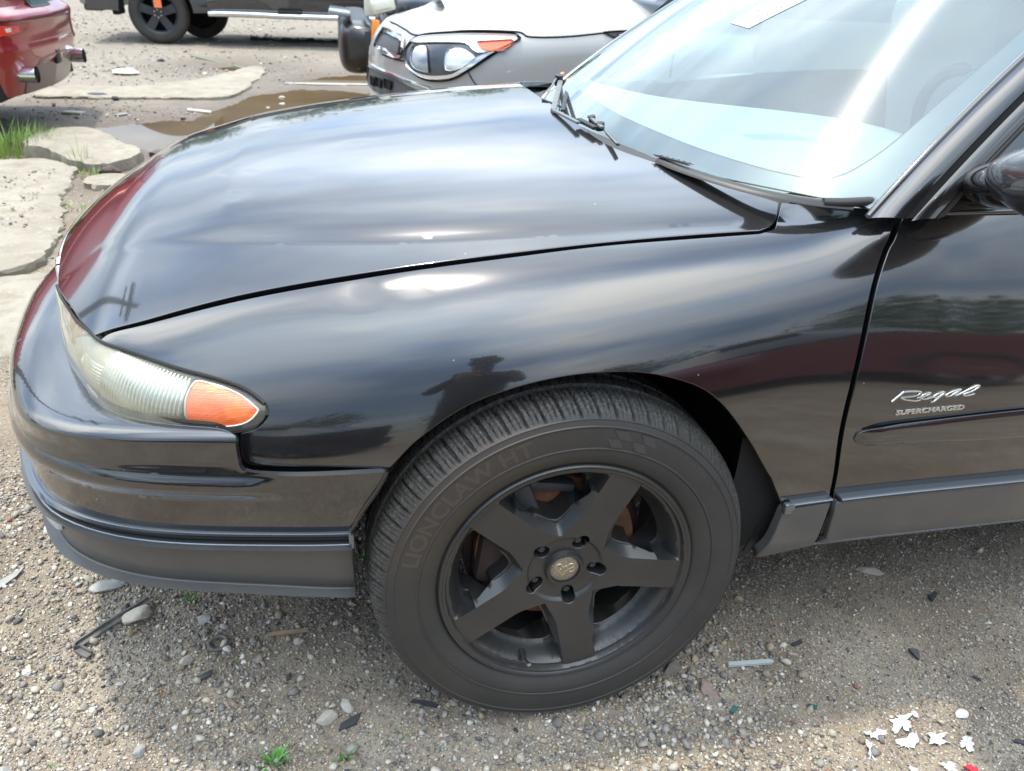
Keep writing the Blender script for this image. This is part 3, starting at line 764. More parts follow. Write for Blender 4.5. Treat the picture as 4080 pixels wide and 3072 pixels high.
def st_pt(u, v):   # u along the strip, v across
    A = (.353, .418); B = (.306, .411); Cc = (.273, .600); D = (.345, .580)
    return (lerp(lerp(A[0], B[0], v), lerp(D[0], Cc[0], v), u), lerp(lerp(A[1], B[1], v), lerp(D[1], Cc[1], v), u))
def st_seg(u0, v0, u1, v1, w_=.03):
    c = st_pt((u0+u1)/2, (v0+v1)/2); p0 = st_pt(u0, v0); p1 = st_pt(u1, v1); q0 = st_pt((u0+u1)/2, (v0+v1)/2+w_); 
    ws_quad(c[0], c[1], (p1[0]-p0[0])/2, (p1[1]-p0[1])/2, (q0[0]-c[0])/2, (q0[1]-c[1])/2)
for k in range(9):
    u = .08+k*.10
    st_seg(u, .30, u+.035, .30, .05)
    if k % 2: st_seg(u+.01, .52, u+.05, .60, .04); st_seg(u+.03, .66, u+.035, .86, .05)
    else: st_seg(u, .40, u+.002, .72, .05); st_seg(u+.03, .80, u+.06, .80, .06)
    st_seg(u+.05, .90, u+.075, .97, .05)
py_obj('ink_marks', V, F, ink, stick, smooth=False)
# dashboard under the glass
dashm = M_('dashboard_top', (.42, .45, .44), .6, var=(4, .3, (.34, .37, .37)))
dxe = pch([.16, .30, .50, .72, .92, 1.04, 1.12, 1.29, 1.45, 1.64], [.86, .93, .955, 1.02, .93, .74, .62, .50, .44, .46])
def dash(a, b):
    y = lerp(.20, 1.64, a); k = (y-YC)/.75; x0 = .23+.28*k*k; x1 = dxe(y); x = lerp(x0, x1, b)
    return (x, y, .600+.022*math.sin(b*math.pi*.8)-.028*k*k*(1-b)-.05*max(0, b-.93)/.07)
cobj(grid_obj('dashboard', dash, [i/30 for i in range(31)], [i/16 for i in range(17)], dashm))
vin = empty('chassis_plate'); 
pl = panel('chassis_plate', lambda a, b: ws_fn(a, b, -.006), loop([(.178, -.040), (.168, -.030)], [(.168, -.030), (.112, -.026)], [(.112, -.026), (.108, -.046)], [(.108, -.046), (.178, -.040)], step=.01), M_('plate_green', (.55, .72, .66), .4), None, grid=(.01, .01), thick=.001, hem=.0002)
bpy.data.objects.remove(vin); cobj(pl)
V = []; F = []
for k in range(22):
    a = .120+k*.0021; ws_quad(a, -.0385, .0004*(1+(k % 3)*.6), 0, 0, .0055*(1-.2*(k % 2)), -.0035)
py_obj('plate_print', V, F, M_('plate_ink', (.05, .12, .10), .6), pl, smooth=False)

seatm = M_('grey_cloth', (.38, .38, .36), .9, bump=(300, .3, .001))
for y0 in (.30, 1.06):
    sb = empty('seat'); cobj(sb)
    bm = bmesh.new(); box(bm, (1.62, y0+.24, .55), (.20, .50, .75), Matrix.Rotation(-.25, 3, 'Y'), bev=.06); bm_obj('seat_back', bm, seatm, sb)
    bm = bmesh.new(); box(bm, (1.70, y0+.24, 1.0), (.10, .26, .18), Matrix.Rotation(-.2, 3, 'Y'), bev=.04); bm_obj('head_rest', bm, seatm, sb)
    bm = bmesh.new(); box(bm, (1.35, y0+.24, .20), (.50, .50, .18), bev=.05); bm_obj('seat_cushion', bm, seatm, sb)
sw_ = [(1.04+.17*math.sin(a)*-.35, .56+.185*math.cos(a), .60+.17*math.sin(a)) for a in [k*math.pi/20 for k in range(41)]]
cobj(sweep('steering_wheel', sw_, [(.014*math.cos(a), .014*math.sin(a)) for a in [k*math.pi/4 for k in range(8)]], MAT['plastic'], None, None, (0, 1, 0), cap=False))
bm = bmesh.new(); box(bm, (1.3, .92, .02), (1.6, 1.5, .04)); cobj(bm_obj('cabin_floor', bm, seatm, smooth=False))
# cowl between bonnet and glass
def cowl(a, b):
    i = a*(len(rear)-1); j = min(int(i), len(rear)-2); f = i-j
    x = lerp(rear[j][0], rear[j+1][0], f); y = lerp(rear[j][1], rear[j+1][1], f)
    k = (y-YC)/(YC-.165); g = ws_fn((y-.165)/(2*(YC-.165)), -.06)
    z0 = hood_z(x, y)-.022
    return (lerp(x-.02, g[0]+.01, b), y, lerp(z0, g[2]+.006, smooth(b))-.014*math.sin(b*math.pi))
cobj(grid_obj('cowl_panel', cowl, [i/60 for i in range(61)], [i/8 for i in range(9)], MAT['plastic']))
# raised cowl edge on the near side with its grille, rubber end piece and rounded cap
cw = [(.238, .405, .621), (.253, .360, .618), (.290, .292, .614), (.335, .232, .610), (.382, .196, .607), (.430, .176, .604), (.478, .164, .602)]
cwc = cat(cw, 6)
cobj(sweep('cowl_lip', cwc, [(-.016, -.004), (-.012, .002), (.002, .004), (.012, .002), (.016, -.004), (.0, -.007)], MAT['plastic'], None, (0, 0, 1), (-.6, -.8, 0)))
bm = bmesh.new()
for k in range(6):
    for s in (-1, 1):
        a = Vector((.232+.006*k, .405-.0115*k, .6275)); d = Vector((.010, .012*s*.6-.006, 0)); cyl(bm, a-d*.8, a+d*.8, .0008, seg=5)
cobj(bm_obj('cowl_vent_mesh', bm, MAT['seal']))
V = [(.224, .408, .6262), (.236, .420, .6262), (.270, .345, .6245), (.262, .338, .6245)]
cobj(py_obj('cowl_vent', V, [(0, 1, 2, 3)], MAT['gap'], None, smooth=False))
endp = [(.430, .170, .605), (.455, .163, .606), (.480, .158, .608), (.505, .156, .6095), (.525, .158, .609)]
cobj(sweep('cowl_end_rubber', cat(endp, 5), [(.0095*math.cos(a), .0075*math.sin(a)) for a in [k*math.pi/5 for k in range(10)]], MAT['seal'], None, (0, 0, 1), (-.3, -.95, 0)))

# wipers
wip = M_('wiper_grey', (.17, .175, .17), .5, .2, var=(60, .5, (.09, .09, .09)))
def wiper(parts, root_loc):
    r = empty('wiper'); cobj(r)
    for nm, a, b, r_, mt in parts:
        r_ *= .66; dx_ = .010 if a[1] < .70 else 0; dy_ = .030 if a[1] < .70 else 0; a = (a[0]+dx_, a[1]+dy_, .640+(a[2]-.640)*.62); b = (b[0]+dx_, b[1]+dy_, .640+(b[2]-.640)*.62)
        bm = bmesh.new()
        if nm == 'pivot_cap': cyl(bm, a, b, r_, seg=16)
        else:
            a_, b_ = Vector(a), Vector(b); d = b_-a_; L = d.length; q = d.to_track_quat('X', 'Z').to_matrix()
            box(bm, (a_+b_)/2, (L, r_*2, r_*1.1), q, bev=r_*.3)
        o = bm_obj(nm, bm, mt, r)
    return r
wiper([('wiper_arm', (.118, .752, .652), (.131, .600, .655), .0075, wip), ('wiper_arm', (.131, .603, .655), (.146, .530, .650), .010, MAT['seal']),
       ('pivot_cap', (.158, .590, .640), (.154, .588, .672), .011, MAT['plastic']), ('pivot_cap', (.160, .545, .640), (.158, .544, .664), .014, MAT['plastic']),
       ('arm_bracket', (.152, .600, .667), (.156, .520, .655), .007, wip), ('wiper_arm', (.162, .520, .646), (.158, .430, .636), .0035, wip),
       ('wiper_blade', (.166, .520, .640), (.160, .430, .632), .005, MAT['seal'])], None)
wiper([('wiper_arm', (.120, .760, .650), (.238, 1.150, .664), .010, wip), ('wiper_blade', (.140, .755, .650), (.262, 1.150, .664), .0075, MAT['seal']),
       ('pivot_cap', (.238, 1.165, .645), (.236, 1.160, .688), .017, MAT['plastic']), ('arm_bracket', (.125, .880, .650), (.226, 1.150, .676), .0035, wip),
       ('arm_bracket', (.125, .885, .655), (.160, .800, .645), .005, MAT['seal']), ('orange_tip', (.242, 1.172, .682), (.254, 1.185, .692), .007, M_('orange_tip', (.95, .20, .05), .4)),
       ('spring', (.200, .940, .655), (.262, 1.120, .668), .0035, MAT['seal'])], None)

# ---------------- pillar, door frame, side glass, roof
def ge(b): return Vector(ws_fn(-.016, b, .002))
def pil(d): return lambda b: ge(b)+Vector(d)*(1-.15*b)
bb = [-.02+i*1.02/30 for i in range(31)]
def strip2(name, d0, d1, mat, bulge=.006, b0=0, n=5, par=None):
    f0, f1 = pil(d0), pil(d1)
    def f(t_, v):
        lo, hi = -.1, .5
        for _ in range(22):
            m_ = (lo+hi)/2
            if f0(m_).lerp(f1(m_), v).z < .5895+.003*v: lo = m_
            else: hi = m_
        b = lerp(lo, 1.0, t_); p = f0(b).lerp(f1(b), v); return tuple(p+Vector((-.35, -.75, .55))*bulge*4*v*(1-v))
    o = grid_obj(name, f, [i/30 for i in range(31)], [i/n for i in range(n+1)], mat)
    return cobj(o, par)
seal_path = [tuple(pil((.004, -.006, -.002))(b)) for b in bb]
cobj(sweep('windscreen_moulding', seal_path, [(.0055*math.cos(a), .0055*math.sin(a)) for a in [k*math.pi/4 for k in range(8)]], MAT['black'], None, None, (0, -1, .3)))
strip2('a_pillar', (.003, -.008, -.006), (.028, -.034, -.028), MAT['black'], .006)
strip2('pillar_gap', (.024, -.026, -.030), (.040, -.036, -.040), MAT['gap'], 0)
strip2('door_frame', (.036, -.039, -.037), (.056, -.047, -.055), MAT['black'], .003)
strip2('frame_seal', (.054, -.045, -.054), (.060, -.044, -.060), MAT['seal'], .001)
strip2('window_frame', (.059, -.046, -.060), (.066, -.045, -.067), MAT['seal'], .002)
mirp = lambda nm: [mirror_copy(bpy.data.objects[nm], nm)]
for nm in ('a_pillar', 'door_frame', 'windscreen_moulding'): mirp(nm)
def swn(x, z, o=0.0): return (x, .152+(z-.60)*.50+.03*max(0, z-.8)-o, z)
cobj(grid_obj('side_glass', lambda x, z: swn(x, lerp(.57, min(1.0, .60+(x-.60)*.74) if x < 1.15 else 1.0, z), -.006), [.62+i*.05 for i in range(38)], [0, .25, .5, .75, 1], glass))
mirp('side_glass')
sail = panel('mirror_sail', lambda x, z: swn(x, z, .004), loop([(.612, .594), (.70, .675), (.800, .770)], [(.800, .770), (.815, .765), (.822, .70), (.830, .594)], [(.830, .594), (.612, .594)], step=.015), MAT['black'], None, grid=(.02, .02), thick=.008, hem=.002)
cobj(sail)
# belt line: rubber seal and slim mouldings
for nm, zz_, yy_, w_, mt in (('belt_seal', .596, .158, .0075, MAT['seal']), ('belt_moulding', .589, .150, .005, MAT['black'])):
    pa = [(.575+i*.07, yy_-.002*min(i, 3), zz_+.001*i) for i in range(27)]
    cobj(sweep(nm, pa, [(w_*math.cos(a), w_*math.sin(a)) for a in [k*math.pi/4 for k in range(8)]], mt, None, (0, 0, 1), (0, -1, 0)))
bm = bmesh.new(); box(bm, (.578, .146, .592), (.012, .016, .008), bev=.002); box(bm, (.596, .150, .597), (.012, .014, .008), bev=.002); cobj(bm_obj('belt_end_cap', bm, MAT['seal']))
# mirror
mr = empty('door_mirror'); mr.parent = dr
def mir_fn(u, v):
    th = u*2*math.pi; ph = (v-.5)*math.pi
    cx_ = math.copysign(abs(math.cos(ph))**.80, 1)
    x = .105*math.sin(ph)*(1 if v > .5 else 1.0); r = cx_
    yy = -.118*r*math.copysign(abs(math.cos(th))**.85, math.cos(th)); zz_ = .066*r*math.copysign(abs(math.sin(th))**.85, math.sin(th))
    if yy > 0: zz_ *= 1-.45*min(1, yy/.12)
    return (.692+x+.10*(-yy)*.35, -.030+yy, .690+zz_+.10*(-yy))
grid_obj('mirror_housing', mir_fn, [i/40 for i in range(40)], [.0005+i*.999/30 for i in range(31)], paint('mirror_black', (.012, .012, .013), 0, .35, dust=.05), mr, wrap=True)
bm = bmesh.new(); bmesh.ops.create_uvsphere(bm, u_segments=24, v_segments=14, radius=1)
bmesh.ops.scale(bm, vec=(.075, .085, .040), verts=bm.verts); bmesh.ops.transform(bm, matrix=Matrix.Translation((.715, .095, .652)) @ Matrix.Rotation(-.25, 4, 'X'), verts=bm.verts)
bm_obj('mirror_foot', bm, MAT['black'], mr)
# roof, rear pillars and tail in plain sheets (outside this picture's frame)
def roof(a, b):
    x = lerp(1.0, 2.75, b); yn = .365; y = lerp(yn, 2*YC-yn, a); k = (y-YC)/(YC-yn)
    return (x-.12*(1-k*k)*(1-b), y, 1.045+.05*(1-k*k)-.035*abs(k)**3-.10*max(0, b-.55)**2*4*.6)
cobj(grid_obj('roof', roof, [i/24 for i in range(25)], [i/14 for i in range(15)], MAT['black']))
cobj(grid_obj('rear_glass', lambda a, b: (lerp(2.72, 3.20, b), lerp(.38-.16*b, 2*YC-.38+.16*b, a), lerp(1.00, .64, b)+.04*math.sin(b*math.pi)), [i/12 for i in range(13)], [i/8 for i in range(9)], frit))
cobj(grid_obj('boot_lid', lambda a, b: (lerp(3.18, 3.86, b), lerp(.20, 1.64, a), lerp(.65, .60, b)-.10*max(0, b-.85)*6), [i/12 for i in range(13)], [i/10 for i in range(11)], MAT['black']))
def tailf(u, v):
    s = u*2-1; y = YC+(.90-.0)*math.copysign(1, s)*(1-(1-abs(s))**2.2)*.995 if abs(s) > 0 else YC
    x = 3.86-.30*abs(s)**5
    return (x+.04*math.sin(v*math.pi), y, lerp(-.05, .56, v))
cobj(grid_obj('rear_bumper', tailf, [i/40 for i in range(41)], [i/10 for i in range(11)], MAT['black']))
def quart(x, q): return sec(x, q)
qo = loop([(2.43, -.1), (2.46, .25), (2.52, .42), (2.62, .53), (2.77, .58), (2.92, .53), (3.02, .42), (3.08, .25), (3.11, -.1)], [(3.11, -.1), (3.58, -.1), (3.60, .4), (3.55, .95)], [(3.55, .95), (3.0, .96), (2.44, .92)], [(2.44, .92), (2.32, .5), (2.43, -.1)], step=.04)
q1 = cpanel('rear_wing', quart, qo, MAT['black'], grid=(.08, .08), thick=.02); mirror_copy(q1, 'rear_wing')
cobj(grid_obj('rear_pillar', lambda u, v: (lerp(lerp(2.30, 2.72, v), lerp(3.20, 2.78, v), u), lerp(.16, .37, v), lerp(.60, 1.00, v)), [i/6 for i in range(7)], [i/8 for i in range(9)], MAT['black'])); mirp('rear_pillar')

# ================================================================ wheels
ex = Vector((.99996086, .00884794, 0)); en = Vector((-.00882421, .99727868, -.0731941)); ez_ = Vector((-.000647628, .07319123, .99731772))
WM = Matrix(((ex.x, en.x, ez_.x, 0), (ex.y, en.y, ez_.y, 0), (ex.z, en.z, ez_.z, 0), (0, 0, 0, 1)))
wheel = empty('wheel'); wheel.parent = car; wheel.matrix_parent_inverse = Matrix.Translation((0, 0, -GZ)); wheel.matrix_basis = WM
def polar(r, deg): a = math.radians(deg); return (r*math.cos(a), r*math.sin(a))
# tyre: lathe with real tread grooves
prof = [(.2235, .030), (.2250, .012), (.2290, .0045), (.2345, .0005), (.2420, -.0035), (.2500, -.0065), (.2590, -.0082), (.2612, -.0078), (.2622, -.0098), (.2640, -.0100), (.2655, -.0088), (.2750, -.0100), (.2880, -.0100), (.3005, -.0088), (.3020, -.0100), (.3035, -.0100), (.3048, -.0082), (.3075, -.0074), (.3130, -.0052), (.3145, -.0060), (.3158, -.0040),
        (.3185, -.0015), (.3215, .0025), (.3255, .0080), (.3290, .0140), (.3325, .0205), (.3360, .0275), (.3385, .0345), (.3400, .0420), (.3408, .0520), (.3412, .0570), (.3413, .0590), (.3413, .0680), (.3414, .0700), (.3432, .080), (.3436, .095), (.3437, .1000), (.3438, .1020), (.3438, .1110), (.3438, .1130), (.3436, .130), (.3430, .1450), (.3425, .1470), (.3425, .1560), (.3420, .158), (.3400, .175), (.3360, .190), (.3280, .204), (.310, .219), (.280, .226), (.250, .221), (.2235, .200)]
TN = 1560
th = np.arange(TN)*2*np.pi/TN
NB = 68
V = np.zeros((TN, len(prof), 3))
for j, (r, y) in enumerate(prof):
    dep = np.zeros(TN)
    circ = .0065 if (.0585 < y < .0685 or .1015 < y < .1115 or .1465 < y < .1565) and r > .33 else 0
    ph = (th*NB/(2*np.pi)-(y-.02)*6.0) % 1.0
    if .3125 < r and y < .058 and y > -.004:
        k = min(1, (y+.006)/.018)
        dep = np.where((ph > .0) & (ph < .15), .0080*k, 0)
        for c0 in (.40, .68): dep = np.maximum(dep, np.where(np.abs(ph-c0) < .026, .0038*k, 0))
    elif r > .335 and y > .07:
        p2 = (th*NB/(2*np.pi)+(y-.02)*9.0) % 1.0
        dep = np.where(p2 < .10, .0045, 0); dep = np.maximum(dep, np.where(np.abs(p2-.55) < .02, .0025, 0))
    rr_ = r-np.maximum(dep, circ)
    V[:, j, 0] = rr_*np.cos(th); V[:, j, 1] = y+np.where(r < .33, dep*.35, 0); V[:, j, 2] = rr_*np.sin(th)
# flat spot where the tyre carries the car
zc_ = -(GZ*-1)+.0
low = V[:, :, 2] < -.3335
V[:, :, 2][low] = -.3335-(-.3335-V[:, :, 2][low])*.12
nP = len(prof); me = bpy.data.meshes.new('tyre'); me.vertices.add(TN*nP); me.vertices.foreach_set('co', V.reshape(-1))
ii = np.arange(TN)[:, None]; jj = np.arange(nP-1)[None, :]
a = ii*nP+jj; b = ((ii+1) % TN)*nP+jj
quads = np.stack([a, a+1, b+1, b], -1).reshape(-1)
nf = TN*(nP-1); me.loops.add(nf*4); me.loops.foreach_set('vertex_index', quads); me.polygons.add(nf)
me.polygons.foreach_set('loop_start', np.arange(nf)*4); me.polygons.foreach_set('loop_total', np.full(nf, 4)); me.update()
me.polygons.foreach_set('use_smooth', [True]*nf); me.set_sharp_from_angle(angle=math.radians(32))
tm = bpy.data.materials.new('tyre_rubber'); tm.use_nodes = True; t = tm.node_tree; bs = t.nodes['Principled BSDF']
co = N(t, 'ShaderNodeTexCoord').outputs['Object']; sp = N(t, 'ShaderNodeSeparateXYZ'); t.links.new(co, sp.inputs[0])
rad = math_(t, 'SQRT', math_(t, 'ADD', math_(t, 'POWER', sp.outputs[0], 2.0), math_(t, 'POWER', sp.outputs[2], 2.0)))
ang = math_(t, 'ARCTAN2', sp.outputs[2], sp.outputs[0])
tread = ramp_(t, rad, [(.318, (0, 0, 0)), (.333, (1, 1, 1))])
grit = ramp_(t, noise_(t, co, 210, 6, .75), [(.47, (0, 0, 0)), (.62, (1, 1, 1))])
bsn = ramp_(t, noise_(t, co, 9, 4), [(.35, (0, 0, 0)), (.65, (1, 1, 1))])
# brown dirt film on the upper-left quarter of the sidewall
lw = math_(t, 'MULTIPLY', ramp_(t, math_(t, 'MULTIPLY', ang, 1/math.pi), [(.45, (0, 0, 0)), (.62, (1, 1, 1)), (.90, (1, 1, 1)), (.97, (0, 0, 0))]), .75)
c1_ = mix_(t, bsn, (.028, .0275, .0265), (.036, .034, .031))
c2_ = mix_(t, math_(t, 'MULTIPLY', lw, .55), c1_, (.062, .045, .031))
c3_ = mix_(t, math_(t, 'MULTIPLY', math_(t, 'MULTIPLY', tread, grit), .9), c2_, (.20, .19, .17))
c3_ = mix_(t, math_(t, 'MULTIPLY', tread, .35), c3_, (.055, .054, .050))
t.links.new(c3_, bs.inputs['Base Color']); bs.inputs['Roughness'].default_value = .62
# fine concentric hatching
wv = math_(t, 'SINE', math_(t, 'MULTIPLY', ang, 700.0))
hb = ramp_(t, rad, [(.262, (0, 0, 0)), (.266, (1, 1, 1)), (.300, (1, 1, 1)), (.303, (0, 0, 0))])
hgt = math_(t, 'ADD', math_(t, 'MULTIPLY', math_(t, 'MULTIPLY', wv, hb), .25), math_(t, 'MULTIPLY', noise_(t, co, 400, 3), .8))
bn = N(t, 'ShaderNodeBump'); bn.inputs['Strength'].default_value = .35; bn.inputs['Distance'].default_value = .0008
t.links.new(hgt, bn.inputs['Height']); t.links.new(bn.outputs[0], bs.inputs['Normal'])
MAT['tyre'] = tm
link('tyre', me, wheel, tm)
def sidewall_y(r):
    pr = prof[3:21]
    for (r0, y0), (r1, y1) in zip(pr[:-1], pr[1:]):
        if r0 <= r <= r1: return lerp(y0, y1, (r-r0)/(r1-r0+1e-9))
    return -.008
def bend(me, deg0, r0, sgn=-1, lift=.0012, base=-.0088):
    for v_ in me.vertices:
        x_, y_, z_ = v_.co; r = r0+y_; a_ = math.radians(deg0)+sgn*x_/(r0+.012)
        v_.co = (r*math.cos(a_), base-lift+(.0011-z_)*.9, r*math.sin(a_))
    me.flip_normals(); me.update()
rub = M_('raised_rubber', (.060, .050, .038), .5); rub2 = M_('raised_rubber_black', (.045, .045, .045), .48)
m_ = text_mesh('LIONCLAW HT', .0375, .0011, 0, bev=.0003, off_=.0007); wd = max(v_.co.x for v_ in m_.vertices)
for v_ in m_.vertices: v_.co.x *= math.radians(166-105.5)*.282/wd
bend(m_, 166, .2700); link('sidewall_lettering', m_, wheel, rub)
m_ = text_mesh('P215/65R17', .0185, .0008, 0); wd = max(v_.co.x for v_ in m_.vertices)
for v_ in m_.vertices: v_.co.x *= math.radians(28)*.290/wd
bend(m_, 61, .2830); link('sidewall_lettering', m_, wheel, rub2)
m_ = text_mesh('TUBELESS  RADIAL  M+S  MAX LOAD', .009, .0006, 0)
m_2 = m_.copy(); wd = max(v_.co.x for v_ in m_.vertices)
bend(m_, 215, .2400, +1, .0006, -.0030); bpy.data.meshes.remove(m_); bpy.data.meshes.remove(m_2)
# chequered flag flash in the sidewall band
V = []; F = []
for i in range(4):
    for j in range(2):
        if (i+j) % 2 == 0:
            n0 = len(V)
            for di, dj in ((0, 0), (1, 0), (1, 1), (0, 1)):
                a_ = 84-4.6*(i+di)-5*(1-(j+dj)/2.); V.append((*polar(lerp(.268, .299, (j+dj)/2), a_), 0))
            F.append((n0, n0+1, n0+2, n0+3))
V = [(x, -.0107, z) for x, z, _ in V]
py_obj('sidewall_flash', V, F, rub2, wheel, smooth=False)

# rim: five broad spokes cut from one dished face
SP = [-8+72*k for k in range(5)]
wp = [(.098, 0), (.105, 7), (.124, 14.0), (.148, 20), (.163, 22.6), (.176, 22.2), (.1835, 19.0), (.186, 14), (.1865, 7), (.1865, 0)]
def window(c):
    out = [polar(r, c-a) for r, a in wp]+[polar(r, c+a) for r, a in wp[-2:0:-1]]
    return loop(out+[out[0]], step=.0045)
lugs = []
for s in SP:
    pts_ = []
    for k in range(20):
        a_ = 2*math.pi*k/20; x_ = .0128*math.cos(a_); y_ = .0128*math.sin(a_)
        d_ = .0655 if x_ > 0 else .0555
        pts_.append((d_+x_, y_))
    c_, s_ = math.cos(math.radians(s)), math.sin(math.radians(s)); lugs.append([(x*c_-y*s_, x*s_+y*c_) for x, y in pts_])
holes = [window(s+36) for s in SP]+lugs
outer = loop([polar(.2205, k*3) for k in range(121)], step=.008)
def spoke_d(x, z):
    a_ = math.degrees(math.atan2(z, x)); best = 99
    r = math.hypot(x, z)
    for s in SP:
        d = (a_-s+180) % 360-180
        if abs(d) < 90: best = min(best, abs(r*math.sin(math.radians(d))))
    return best
def rim_y(x, z):
    r = math.hypot(x, z); d = spoke_d(x, z)
    fw = .0300+.0105*max(0, (.10-r)/.05) if r < .10 else .0300
    fw = .0305 if r > .12 else lerp(.046, .0305, smooth((r-.065)/.055))
    yf = .0085+.020*(1-min(1, r/.205))**1.1
    # barrel slope between the spokes near the lip
    barrel = lerp(.050, .0065, smooth((r-.186)/.0265)**.9) if r < .2125 else .0065
    yb = max(yf+.0035, barrel) if r > .17 else yf+.020
    k = min(1, max(0, (d-fw)/.014))
    y = lerp(yf, max(yf, min(yf+.022, yb)), k) if r < .17 else lerp(yf, max(yf, yb), min(1, max(0, (d-fw)/.0035)))
    if r < .070 and r > .031: y = yf+.0065*smooth((.070-r)/.006)
    if r <= .031: y = yf+.001
    if r > .2115: y = lerp(y, .0020, smooth((r-.2115)/.0035))
    return y
rf = [[polar(r, k*1.6) for k in range(226)] for r in (.2155, .2120, .2105, .213, .2075, .2035, .1990, .1945, .1905, .0705, .0690, .0655, .0635, .0318, .0305)]
for s in SP:
    for sg in (-1, 1):
        for o_ in (0, .0036, .0142):
            L_ = []
            for k in range(36):
                r = lerp(.050, .2095, k/35)
                if o_ == .0036 and r < .165: continue
                if o_ == .0142 and r > .172: continue
                fw = (.0305 if r > .12 else lerp(.046, .0305, smooth((r-.065)/.055)))+o_
                if fw >= r*math.sin(math.radians(36)): continue
                a_ = math.degrees(math.asin(min(1, fw/r))); L_.append(polar(r, s+sg*a_))
            rf.append(L_)
rimo = panel('rim', lambda x, z: (x, rim_y(x, z), z), outer, MAT['satin'], wheel, holes=holes, grid=(.0050, .0050), thick=.050, hem=.0012, feats=rf)
me = rimo.data
if me.has_custom_normals: me.attributes.remove(me.attributes['custom_normal'])
me.polygons.foreach_set('use_smooth', [True]*len(me.polygons)); me.set_sharp_from_angle(angle=math.radians(38)); me.update()
lip = [(.2195, .0022), (.2225, -.0010), (.2255, -.0018), (.2280, .0005), (.2290, .0045), (.2260, .012), (.2205, .013)]
def ringl(name, pf, mat, n=200, par=wheel, angle=50):
    return grid_obj(name, lambda u, v: (pf[int(v)][0]*math.cos(u), pf[int(v)][1], pf[int(v)][0]*math.sin(u)), [2*math.pi*i/n for i in range(n)], list(range(len(pf))), mat, par, wrap=True, angle=angle)
ringl('rim_lip', lip+[lip[0]], MAT['satin'])
ringl('rim_barrel', [(.205, .03), (.197, .05), (.196, .10), (.205, .19), (.218, .20)], MAT['gap'], 96)
# centre cap with an embossed emblem
ringl('cap_surround', [(.0275, .030), (.0285, .0215), (.0325, .0215), (.037, .032)], MAT['satin'], 60)
capm = M_('brass_cap', (.40, .37, .29), .42, .7, bump=(700, .5, .0005), var=(300, .8, (.12, .10, .07)))
ringl('centre_cap', [(.0001, .0235), (.012, .0237), (.024, .0245), (.0265, .026), (.0270, .030)], capm, 48)
emb = [[(-.004, -.014), (-.007, -.006), (-.013, -.001), (-.017, .004), (-.015, .010), (-.009, .012), (-.005, .008), (-.006, .002), (-.009, .001)],
       [(-.004, -.014), (.001, -.006), (.006, -.002), (.012, .001), (.017, .003), (.017, -.003), (.012, -.007), (.008, -.006)],
       [(-.006, .002), (-.001, .006), (.004, .006), (.006, -.002)], [(.004, .006), (.009, .010), (.015, .009), (.017, .003)]]
V = []; F = []
for st in emb:
    c = cat(st, 5); n0 = len(V)
    for i, p_ in enumerate(c):
        a_ = np.array(c[min(i+1, len(c)-1)])-np.array(c[max(i-1, 0)]); l_ = np.hypot(*a_)+1e-9
        for k in range(6):
            an = 2*math.pi*k/6; V.append((p_[0]-a_[1]/l_*.0016*math.cos(an), .0240-.0014*math.sin(an), p_[1]+a_[0]/l_*.0016*math.cos(an)))
    for i in range(len(c)-1):
        for k in range(6): F.append((n0+i*6+k, n0+i*6+(k+1) % 6, n0+(i+1)*6+(k+1) % 6, n0+(i+1)*6+k))
py_obj('cap_emblem', V, F, M_('emblem_brass', (.45, .40, .28), .3, .8), wheel, 60)
nutm = M_('lug_nut_black', (.06, .065, .075), .3, .6)
for s in SP:
    bm = bmesh.new(); x, z = polar(.0565, s)
    cyl(bm, (x, .062, z), (x, .040, z), .0095, .0090, seg=6); cyl(bm, (x, .040, z), (x, .036, z), .0070, .0055, seg=14)
    bm_obj('lug_nut', bm, nutm, wheel, 30)
ringl('hub_pad', [(.0001, .064), (.092, .064), (.095, .075)], MAT['satin'], 48)
bm = bmesh.new(); x, z = polar(.199, -111)
cyl(bm, (x, .030, z), (x*1.0, .012, z), .0075, .0055, seg=14); bm_obj('valve_grommet', bm, MAT['seal'], wheel)
bm = bmesh.new(); x2, z2 = polar(.192, -110); cyl(bm, (x, .014, z), (x2, -.008, z2), .0030, seg=12); cyl(bm, (x2, -.008, z2), (x2, -.010, z2), .0038, seg=12); bm_obj('valve_stem', bm, MAT['alu'], wheel)
# wheel weights, brake disc, caliper, dust shield (do not turn with the steering geometry but ride with the wheel)
ringl('brake_disc', [(.075, .068), (.078, .088), (.150, .088), (.152, .098), (.150, .106), (.078, .106)], MAT['rust'], 96)
ringl('dust_shield', [(.04, .115), (.165, .118), (.17, .112)], MAT['darkiron'], 60)
bm = bmesh.new()
x, z = polar(.135, 118); box(bm, (x, .078, z), (.035, .050, .085), Matrix.Rotation(-math.radians(20), 3, 'Y'), bev=.008)
x, z = polar(.150, 100); box(bm, (x, .085, z), (.10, .040, .018), Matrix.Rotation(math.radians(10), 3, 'Y'), bev=.006)
bm_obj('brake_caliper', bm, M_('caliper_iron', (.05, .055, .06), .55, .4, bump=(150, .5, .001)), wheel)
bm = bmesh.new(); x, z = polar(.135, 118); box(bm, (x-.004, .048, z-.012), (.014, .006, .010), bev=.002); bm_obj('caliper_bolt', bm, MAT['alu'], wheel)
bm = bmesh.new()
x, z = polar(.115, 172); box(bm, (x, .10, z-.015), (.07, .06, .12), Matrix.Rotation(.15, 3, 'Y'), bev=.02)
cyl(bm, (-.14, .13, -.09), (.10, .16, -.11), .02, seg=12)
bm_obj('steering_knuckle', bm, M_('knuckle_iron', (.075, .045, .035), .8, .1, bump=(60, .6, .003), var=(20, .6, (.05, .04, .035))), wheel)
